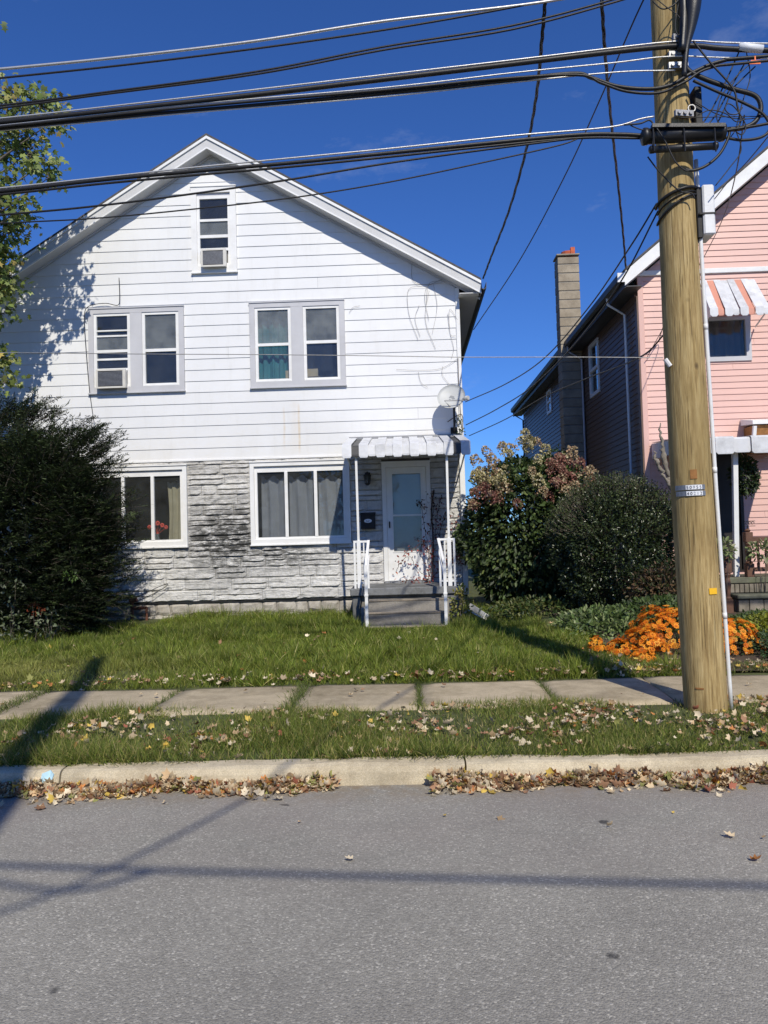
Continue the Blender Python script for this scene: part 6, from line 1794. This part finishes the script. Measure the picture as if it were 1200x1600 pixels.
# orange chrysanthemums: green cushions with flower heads over the sunny side
mum = empty('chrysanthemum', (2.95, 8.75, .25), 'spreading mound of orange chrysanthemums behind the pole base', 'flowers')
GP = []; GD = []; FPs = []; FDs = []
for (cx, cy, cz, rx, ry, rz, nf) in ((3.00, 8.95, .28, .50, .38, .46, 380), (3.62, 8.85, .24, .36, .32, .38, 260), (2.62, 8.72, .24, .32, .30, .30, 130), (2.38, 8.75, .26, .20, .18, .17, 110), (2.14, 8.85, .32, .09, .12, .14, 36), (2.55, 8.48, .20, .16, .13, .16, 60)):
    P, d = crown_shell(int(nf * 3.2), (cx, cy, cz), (rx * .93, ry * .93, rz * .93), .45, 0, .1, 2.0, cx); ok = P[:, 2] > .2; GP.append(P[ok]); GD.append(d[ok])
    d = rdir(nf * 2); d[:, 2] = np.abs(d[:, 2]); d = d[(d[:, 2] > .12)]
    lv = np.array([mnoise.noise(Vector((q[0] * 3 + cx, q[1] * 3, q[2] * 3))) for q in d]); d = d[lv > -.16]; lv = lv[lv > -.16]
    FPs.append(np.array([cx, cy, cz]) + d * np.array([rx, ry, rz]) * (1 + .16 * lv + .05 * rng.normal(size=len(d)))[:, None]); FDs.append(d)
GP = np.concatenate(GP); GD = np.concatenate(GD)
scatter('foliage', M['leaf'], GP, GD + rng.normal(size=GP.shape) * .7, GD + rng.normal(size=GP.shape) * .5, .045, LEAF_V, LEAF_F, mixcols(len(GP), [(.03, .055, .02), (.045, .07, .025)]), mum)
P = np.concatenate(FPs); d = np.concatenate(FDs)
# each bloom: ring of petals and an eye
bv = []; bf = []
for k in range(9):
    a0, a1 = k * 6.283 / 9, (k + .86) * 6.283 / 9; am = (a0 + a1) / 2; b = len(bv)
    bv += [(0.12 * math.cos(am), .12 * math.sin(am), 0), (.42 * math.cos(a0), .42 * math.sin(a0), .10), (.55 * math.cos(am), .55 * math.sin(am), .04), (.42 * math.cos(a1), .42 * math.sin(a1), .10)]; bf.append((b, b + 1, b + 2, b + 3))
# template axes are (along, across, normal): put the bloom in the along/across plane
rnd = rdir(len(P)); tang = np.cross(d, rnd)
bl = scatter('blossoms', M['petal'], P, tang, d + rng.normal(size=P.shape) * .25, .062 * (.75 + .4 * rng.random(len(P))), bv, bf, mixcols(len(P), [(.80, .24, .015), (.86, .33, .03), (.60, .14, .012), (.84, .42, .07)], [4, 4, 2.5, 1.5], .16), mum)
bl['kind'] = 'stuff'
ev = [(.16 * math.cos(k * 1.047), .16 * math.sin(k * 1.047), .09) for k in range(6)]
ey = scatter('blossom_eyes', M['petal'], P, tang, d, .062, ev, [tuple(range(6))], mixcols(len(P), [(.5, .12, .01), (.6, .28, .02)]), mum); ey['kind'] = 'stuff'
# pot plants by the pink porch
for px, py, Y, lb in ((1128, 860, 11.3, 'pale leafed plant between the pole and the brown newel post'), (1190, 860, 11.6, 'potted pale green plant on the pink house railing')):
    q = at(px, py, Y); leafy_plant('pot_plant', lb, 'plant', (q.x, Y, q.z), (.17, .12, .15), 130, .075, [(.20, .24, .10), (.13, .17, .06), (.30, .30, .18)], stems=4)
hb = at(1168, 745, 11.9)
leafy_plant('hanging_basket', 'hanging basket of trailing plants under the pink house awning', 'plant', (hb.x, 12.0, hb.z + .02), (.20, .2, .30), 1300, .06, [(.03, .05, .02), (.05, .08, .025)], stems=0)
# ---- red creeper by the door
cr = empty('creeper', (.62, HY - .2, .9), 'red leaved creeper climbing the wall right of the front door', 'vine')
vl = [[(668, 908), (676, 870), (672, 830), (678, 790), (672, 770)], [(672, 905), (690, 880), (688, 830), (697, 800)], [(668, 905), (650, 885), (640, 870), (625, 880), (618, 895)], [(670, 900), (655, 862), (640, 858), (630, 868)], [(672, 880), (660, 800), (655, 780)], [(690, 890), (705, 860), (712, 830), (708, 800)], [(680, 840), (684, 800), (690, 775)], [(672, 908), (650, 906), (628, 907)], [(676, 870), (664, 850), (655, 845)], [(700, 880), (712, 870), (716, 885)]]
mb = MB(); P = []; Nn = []
for i, pl_ in enumerate(vl):
    Yv = HY - .09 - .05 * (i % 3) - (.25 if i in (2, 3, 7) else 0)
    S_ = spline([at(x, y, Yv) for x, y in pl_], 8); mb.tube([q + Vector((rng.normal() * .006, rng.normal() * .01, rng.normal() * .006)) for q in S_], .005, 4, False)
    for q in S_:
        m = 1 if i in (2, 3) else 3
        P.append(np.array(q) + rng.normal(size=(m, 3)) * np.array([.05, .03, .05]))
P = np.concatenate(P); mb.tube(spline([at(675, 908, HY - .1), at(677, 850, HY - .08), at(674, 800, HY - .08), at(678, 765, HY - .06)], 6), .014, 5); mb.build('stems', M['vine_stem'], cr)
low = P[:, 2] < 1.5
C_ = mixcols(len(P), [(.30, .055, .04), (.22, .04, .035), (.36, .12, .07), (.12, .05, .035)]); C_[~low] = mixcols((~low).sum(), [(.06, .03, .025), (.22, .05, .04), (.05, .04, .03)])
scatter('leaves', M['dry_leaf'], P, rng.normal(size=P.shape) + np.array([0, -.2, -.6]), rng.normal(size=P.shape) * .6 + np.array([0, -1, .3]), .035 + .025 * rng.random(len(P)), LEAF_V, LEAF_F, C_, cr)
# dry tendrils on the siding and at the eave corner
td = empty('dry_vine', (.9, HY - .05, 4.6), 'dry leafless vine tendrils on the siding below the right eave', 'vine')
tl = [[(690, 442), (668, 446), (664, 470), (672, 500)], [(700, 440), (672, 440), (666, 475)], [(678, 445), (684, 480), (676, 520)], [(668, 448), (640, 452), (640, 490), (652, 530)], [(705, 440), (690, 438), (668, 444), (645, 440), (642, 410)], [(672, 455), (664, 500), (680, 545)], [(655, 478), (648, 500), (656, 525)], [(716, 560), (690, 575), (660, 580), (620, 577)], [(692, 570), (690, 585), (702, 600)], [(655, 580), (658, 598), (668, 606)], [(704, 560), (708, 545), (704, 520), (700, 490)], [(560, 478), (552, 480), (546, 488)], [(715, 500), (703, 482), (703, 520), (712, 525)], [(700, 660), (720, 650), (722, 680)], [(717, 560), (718, 610), (722, 670)]]
for i, t in enumerate(tl):
    mb = MB(); mb.tube(spline([at(x, y, HY - .034) + Vector((rng.normal() * .01, 0, rng.normal() * .01)) for x, y in t], 5), .003 if i < 13 else .007, 4, False); mb.build('tendril', M['vine_grey'] if i not in (4, 13, 14) else M['vine_stem'], td)
q = np.array(at(718, 668, HY - .06)); m = 60; P = q + rng.normal(size=(m, 3)) * np.array([.05, .03, .14])
scatter('leaves', M['leaf'], P, rng.normal(size=(m, 3)) + np.array([0, 0, -.4]), rng.normal(size=(m, 3)) * .6 + np.array([0, -1, .3]), .05, LEAF_V, LEAF_F, mixcols(m, [(.05, .08, .02), (.12, .13, .04)]), td)

# ================================================================== grass and fallen leaves
def clump(x, y, s=1.3, seed=0.0):
    x = np.asarray(x); y = np.asarray(y)
    return .5 + .25 * (np.sin(x * 1.9 * s + seed + 1.3 * np.sin(y * 1.4 * s)) + np.sin(y * 2.3 * s + 2 * seed + 1.1 * np.sin(x * 1.1 * s)))
def blades(name, label, x, y, z, h, w, C, lean=.45, tilt=None):
    n = len(x); P = np.stack([x, y, z], 1)
    D = np.stack([rng.normal(size=n) * lean, rng.normal(size=n) * lean, np.ones(n)], 1)
    if tilt is not None: D = D + tilt
    Nv = rng.normal(size=(n, 3)) + np.array([0, -.2, 0])
    o = scatter(name, M['grass'], P, D, Nv, h, BLADE_V, BLADE_F, C, None, w)
    return tag(o, label, 'grass', kind='stuff')
def not_porch(x, y): return ~((x > -.75) & (x < .72) & (y > 11.47))
n = 330000
x = -8.2 + 11.4 * rng.random(n); y = 7.86 + 5.9 * rng.random(n) ** 1.15
nt = 2600; tcx = -8.2 + 11.4 * rng.random(nt); tcy = 7.9 + 5.8 * rng.random(nt) ** 1.15; th_ = .75 + 1.1 * rng.random(nt) ** 2.2; tcol = rng.normal(size=nt)
ti = rng.integers(0, nt, n); intuft = rng.random(n) < .6
ox, oy = rng.normal(size=n) * .055, rng.normal(size=n) * .055
x = np.where(intuft, tcx[ti] + ox, x); y = np.where(intuft, np.clip(tcy[ti] + oy, 7.84, 13.78), y)
lx = np.where(intuft, ox * 7, 0); ly = np.where(intuft, oy * 7, 0); hmul = np.where(intuft, th_[ti], .7); cmul = np.where(intuft, 1 + .22 * tcol[ti], .92).clip(.5, 1.6)
bed = (x > 2.30 - .35 * sstep(9.4, 11.0, y) + .7 * sstep(8.65, 8.3, y)) & (y > 8.05)
keep = not_porch(x, y) & ~bed & (rng.random(n) < np.where(y > 11.5, .75, 1))
dens = clump(x, y, 1.0, .7)
thin = np.exp(-(((x + 3.4) / .9) ** 2 + ((y - 8.3) / .45) ** 2))         # worn patch by the pavement
keep &= rng.random(n) > .72 * thin
bare = (x < -4.2) & (y > 12.6); keep &= ~bare
x, y, dens, thin, lx, ly, hmul, cmul = x[keep], y[keep], dens[keep], thin[keep], lx[keep], ly[keep], hmul[keep], cmul[keep]
hh = hmul * (.06 + .085 * dens) * (.55 + .8 * rng.random(len(x))) * (1 - .5 * thin)
hh *= 1 + .35 * np.exp(-((x + .95) / .4) ** 2 - ((y - 11.9) / .9) ** 2) + .35 * np.exp(-((y - 13.6) / .3) ** 2)
hh *= np.where(y < 8.05, .75, 1)
# the foot track along the right of the lawn is short
trk = np.exp(-((x - 1.55) / .22) ** 2) * (y > 8.3); hh *= 1 - .4 * trk
hh *= 1 - .62 * np.exp(-((x - .0) / .62) ** 4) * sstep(10.6, 11.1, y)
C = mixcols(len(x), [(.150, .200, .030), (.200, .250, .040), (.085, .135, .024), (.27, .28, .065), (.40, .36, .15)], [5, 5, 3, 2.4, .8], .2)
yel = np.clip(sstep(-2.2, -4.5, x) * .0 + np.exp(-((x + 4.3) / 1.6) ** 2 - ((y - 8.6) / .8) ** 2), 0, 1)[:, None]
C = C * (1 - .45 * yel) + np.array([.34, .31, .11]) * .45 * yel
blades('lawn_grass', 'uneven green lawn grass in front of the white house', x, y, gz(x, y) - .015, hh, .0075, C * cmul[:, None], .38, np.stack([lx, ly, lx * 0], 1))
n = 120000
x = -5.2 + 10.4 * rng.random(n); y = 5.27 + 1.55 * rng.random(n)
dens = clump(x, y, 1.6, 3.1)
front = 6.76 + .12 * np.sin(x * 2.1) + .05 * np.sin(x * 9.1) + .14 * np.exp(-((x + 3.6) / 1.0) ** 2) * -1 + .05 * np.sin(x * 5.3)
dd = np.array([np.min(np.abs(v - np.array(jx))) for v in x])
keep = (y < front + .25 * np.exp(-(dd / .05) ** 2)) & (rng.random(n) < .18 + .95 * dens ** 1.5)
keep &= (x - _pzx[0]) ** 2 + (y - POLE_Y) ** 2 > .17 ** 2
x, y, dens = x[keep], y[keep], dens[keep]
hh = (.035 + .085 * dens * sstep(3.0, -1.0, x) + .015 * dens) * (.5 + .85 * rng.random(len(x)))
hh *= 1 + .45 * np.exp(-((y - 5.33) / .07) ** 2)
C = mixcols(len(x), [(.145, .19, .036), (.185, .22, .045), (.085, .125, .026), (.30, .28, .09), (.42, .35, .16)], [5, 5, 3.5, 2.6, 1.6], .2)
blades('verge_grass', 'grass of the narrow verge between kerb and pavement', x, y, gz(x, y) - .008, hh, .0052, C, .6)
# tufts in the pavement joints and along its edges
xs_, ys_ = [], []
for j, px in zip((-3.75, jx[5], jx[6], jx[7], jx[8]), range(5)):
    m = (700, 200, 620, 260, 200)[px]; xs_.append(j + rng.normal(size=m) * (.05, .014, .05, .015, .014)[px]); ys_.append(6.65 + 1.25 * rng.random(m))
x = np.concatenate(xs_); y = np.concatenate(ys_)
blades('joint_grass', 'grass tufts in the joints of the pavement', x, y, np.full(len(x), .165), .035 + .05 * rng.random(len(x)), .005, mixcols(len(x), [(.09, .13, .03), (.14, .16, .05)]), .6)
# tufts hanging over the kerb
x = np.concatenate([c + rng.normal(size=60) * .12 for c in (-.35, .0, .25, .75, 1.55, 1.7, -1.6)]); m = len(x); y = 5.30 + rng.random(m) * .05
blades('kerb_grass', 'long grass flopping over the kerb', x, y, np.full(m, .125), .10 + .08 * rng.random(m), .005, mixcols(m, [(.06, .10, .025), (.10, .13, .035)]), .3, np.array([0, -.9, -.25]))

DRY = [(.54, .43, .28), (.44, .31, .18), (.62, .53, .38), (.30, .17, .10), (.46, .20, .07), (.56, .40, .09), (.24, .24, .08), (.36, .13, .08)]
DW = [5, 5, 5, 3, 1.2, 1.2, 1.2, .6]
def litter(name, label, P, size, flat=.35, w=DW):
    n = len(P)
    Nv = rng.normal(size=(n, 3)) * flat + np.array([0, 0, 1.0]); D = rng.normal(size=(n, 3)) * np.array([1, 1, flat * .7])
    o = scatter(name, M['dry_leaf'], P, D, Nv, size * (.45 + 1.0 * rng.random(n)), CURL_V, CURL_F, mixcols(n, DRY, w, .2))
    return tag(o, label, 'fallen leaves', kind='stuff')
def pile(xa, xb, n, dens_f, width, hgt):
    x = xa + (xb - xa) * rng.random(n * 3); x = x[rng.random(len(x)) < dens_f(x)][:n]
    t = np.abs(rng.normal(size=len(x))) * .55
    y = 5.125 - width(x) * np.clip(t, 0, 1.6); prof = np.clip(1 - t, 0, 1)
    return np.stack([x, y, .008 + hgt(x) * prof * rng.random(len(x)) ** .5], 1)
xg = gr(690, 1222, 0).x
P1 = pile(-3.2, -.75, 2500, lambda x: np.clip(1.1 - .3 * (x + 3.2), .1, 1) * (.35 + .65 * (np.sin(x * 6.1) * np.sin(x * 2.3 + 1) > -.25)), lambda x: .11 + .06 * np.sin(x * 5) + .03 * np.sin(x * 13), lambda x: .05 + .02 * np.sin(x * 7))
P1b = pile(-.98, -.50, 300, lambda x: np.ones_like(x), lambda x: .09 + 0 * x, lambda x: .07 + 0 * x)
litter('leaf_litter', 'drift of fallen leaves in the gutter at the left', np.concatenate([P1, P1b]), .050, .6)
P2 = pile(xg - .15, 4.2, 4300, lambda x: (.3 + .7 * (np.sin(x * 5.3) * np.sin(x * 2.1 + 2) > -.3)) * sstep(xg - .15, xg + .25, x), lambda x: .12 + .05 * np.sin(x * 4 + 1) + .03 * np.sin(x * 11), lambda x: .055 + .022 * np.sin(x * 6))
litter('leaf_litter', 'drift of fallen leaves in the gutter at the right', P2, .050, .6)
n = 3600; x = -3.6 + 7.8 * rng.random(n) ** .75; y = 5.32 + 1.35 * rng.random(n); kk = rng.random(n) < (clump(x, y, 2.6, 1.7) ** 2) * 1.3; x, y = x[kk], y[kk]; n = len(x)
litter('leaf_litter', 'fallen leaves scattered over the grass verge', np.stack([x, y, gz(x, y) + .02 + .035 * rng.random(n)], 1), .046, .6)
n = 420; x = -5 + 8 * rng.random(n); y = 7.86 + np.abs(rng.normal(size=n)) * .13; k = rng.random(n) < .22; y[k] = 7.9 + 3.0 * rng.random(k.sum()) ** 1.5
litter('leaf_litter', 'fallen leaves along the back edge of the pavement and on the lawn', np.stack([x, y, gz(x, y) + .02 + .05 * rng.random(n)], 1), .055, .5)
n = 46; x = -4 + 8.5 * rng.random(n); y = np.where(rng.random(n) < .5, 3.0 + 2.1 * rng.random(n) ** .5, 6.8 + 1.0 * rng.random(n))
litter('leaf_litter', 'single fallen leaves lying on the road and pavement slabs', np.stack([x, y, np.where(y < 5.2, .012, .205)], 1), .046, .3)

# low growth and litter between the flowers and the pavement
n = 14000; x = 2.0 + 3.6 * rng.random(n); y = 7.9 + .85 * rng.random(n)
keep = (rng.random(n) < .25 + .75 * clump(x, y, 2.2, 5)) & ((x < 2.9 + .3 * rng.random(n)) | (y < 8.25)); x, y = x[keep], y[keep]
blades('bed_edge_grass', 'thin grass along the bed edge behind the pavement', x, y, gz(x, y), .03 + .06 * rng.random(len(x)), .006, mixcols(len(x), [(.11, .16, .035), (.16, .18, .05), (.3, .26, .12)]), .6)
n = 300; x = 1.9 + 3.6 * rng.random(n); y = 7.95 + .6 * np.abs(rng.normal(size=n)) * .6
litter('leaf_litter', 'fallen leaves caught along the flower bed edge', np.stack([x, y, gz(x, y) + .03 + .02 * rng.random(n)], 1), .045, .5)

# ------------------------------------------------------------------ the other side of the street (behind the viewer, added to darken pane reflections and ambient light)
for k, (x0, x1, mat, lb) in enumerate(((-13, -5.5, 'grey_trim', 'grey gabled house added across the street behind the viewer, left of the far pole'), (2.5, 10.5, 'beige_cloth', 'tan gabled house added across the street behind the viewer, right of the far pole'))):
    hh_ = empty('house', ((x0 + x1) / 2, -15, 0), lb, 'house', 'houses added across the street'); xm = (x0 + x1) / 2
    mb = MB(); mb.box(x0, x1, -24, -14, -.1, 5.4); mb.add([(x0, -14, 5.4), (x1, -14, 5.4), (xm, -14, 8.3), (x0, -24, 5.4), (x1, -24, 5.4), (xm, -24, 8.3)], [(0, 1, 2), (3, 5, 4)]); mb.build('wall', M[mat], hh_)
    mb = MB()
    for s_ in (-1, 1):
        e = xm + s_ * ((x1 - x0) / 2 + .4); mb.hexa([(e, -13.6, 5.2), (xm, -13.6, 8.35), (xm, -24.3, 8.35), (e, -24.3, 5.2), (e, -13.6, 5.3), (xm, -13.6, 8.45), (xm, -24.3, 8.45), (e, -24.3, 5.3)])
    mb.build('roof', M['shingle'], hh_)
    for (dx, z0_) in ((-2, 1.2), (.9, 1.2), (-2, 3.6), (.9, 3.6)):
        mb = MB(); frame_ring(mb, xm + dx, xm + dx + 1.1, z0_, z0_ + 1.4, .1, .1, .1, .1, -14.0, -13.94); w = mb.build('window', M['white_trim'], hh_)
        mb = MB(); mb.box(xm + dx + .1, xm + dx + 1.0, -13.99, -13.97, z0_ + .1, z0_ + 1.3); mb.build('pane', M['black'], w)
    mb = MB(); mb.box(xm - .5, xm + .45, -13.99, -13.95, .1, 2.2); mb.build('door', M['brown_wood'], hh_)
for k, (x, y, h, lb) in enumerate(((-2.6, -11.5, 8.5, 'street tree added across the road between the two houses'), (-16.5, -12, 9.0, 'street tree added across the road at the far left'), (13.5, -12, 8.6, 'street tree added across the road at the far right'))):
    t_ = empty('added_street_tree', (x, y, 0), lb, 'tree', 'trees added across the street')
    mb = MB(); mb.tube([(x, y, -.1), (x + .1, y, 2.5), (x, y, h * .8)], [.22, .17, .05], 8); mb.build('trunk', M['bark'], t_, True)
    P, d = crown_shell(2600, (x, y, h * .64), (2.6, 2.2, h * .36), .4, 0, .25, 1.5, k * 9.1)
    scatter('crown', M['leaf'], P, d + rng.normal(size=P.shape), d + rng.normal(size=P.shape) * .6, .30, LEAF_V, LEAF_F, mixcols(len(P), [(.07, .10, .03), (.10, .12, .03), (.14, .12, .03)]), t_)
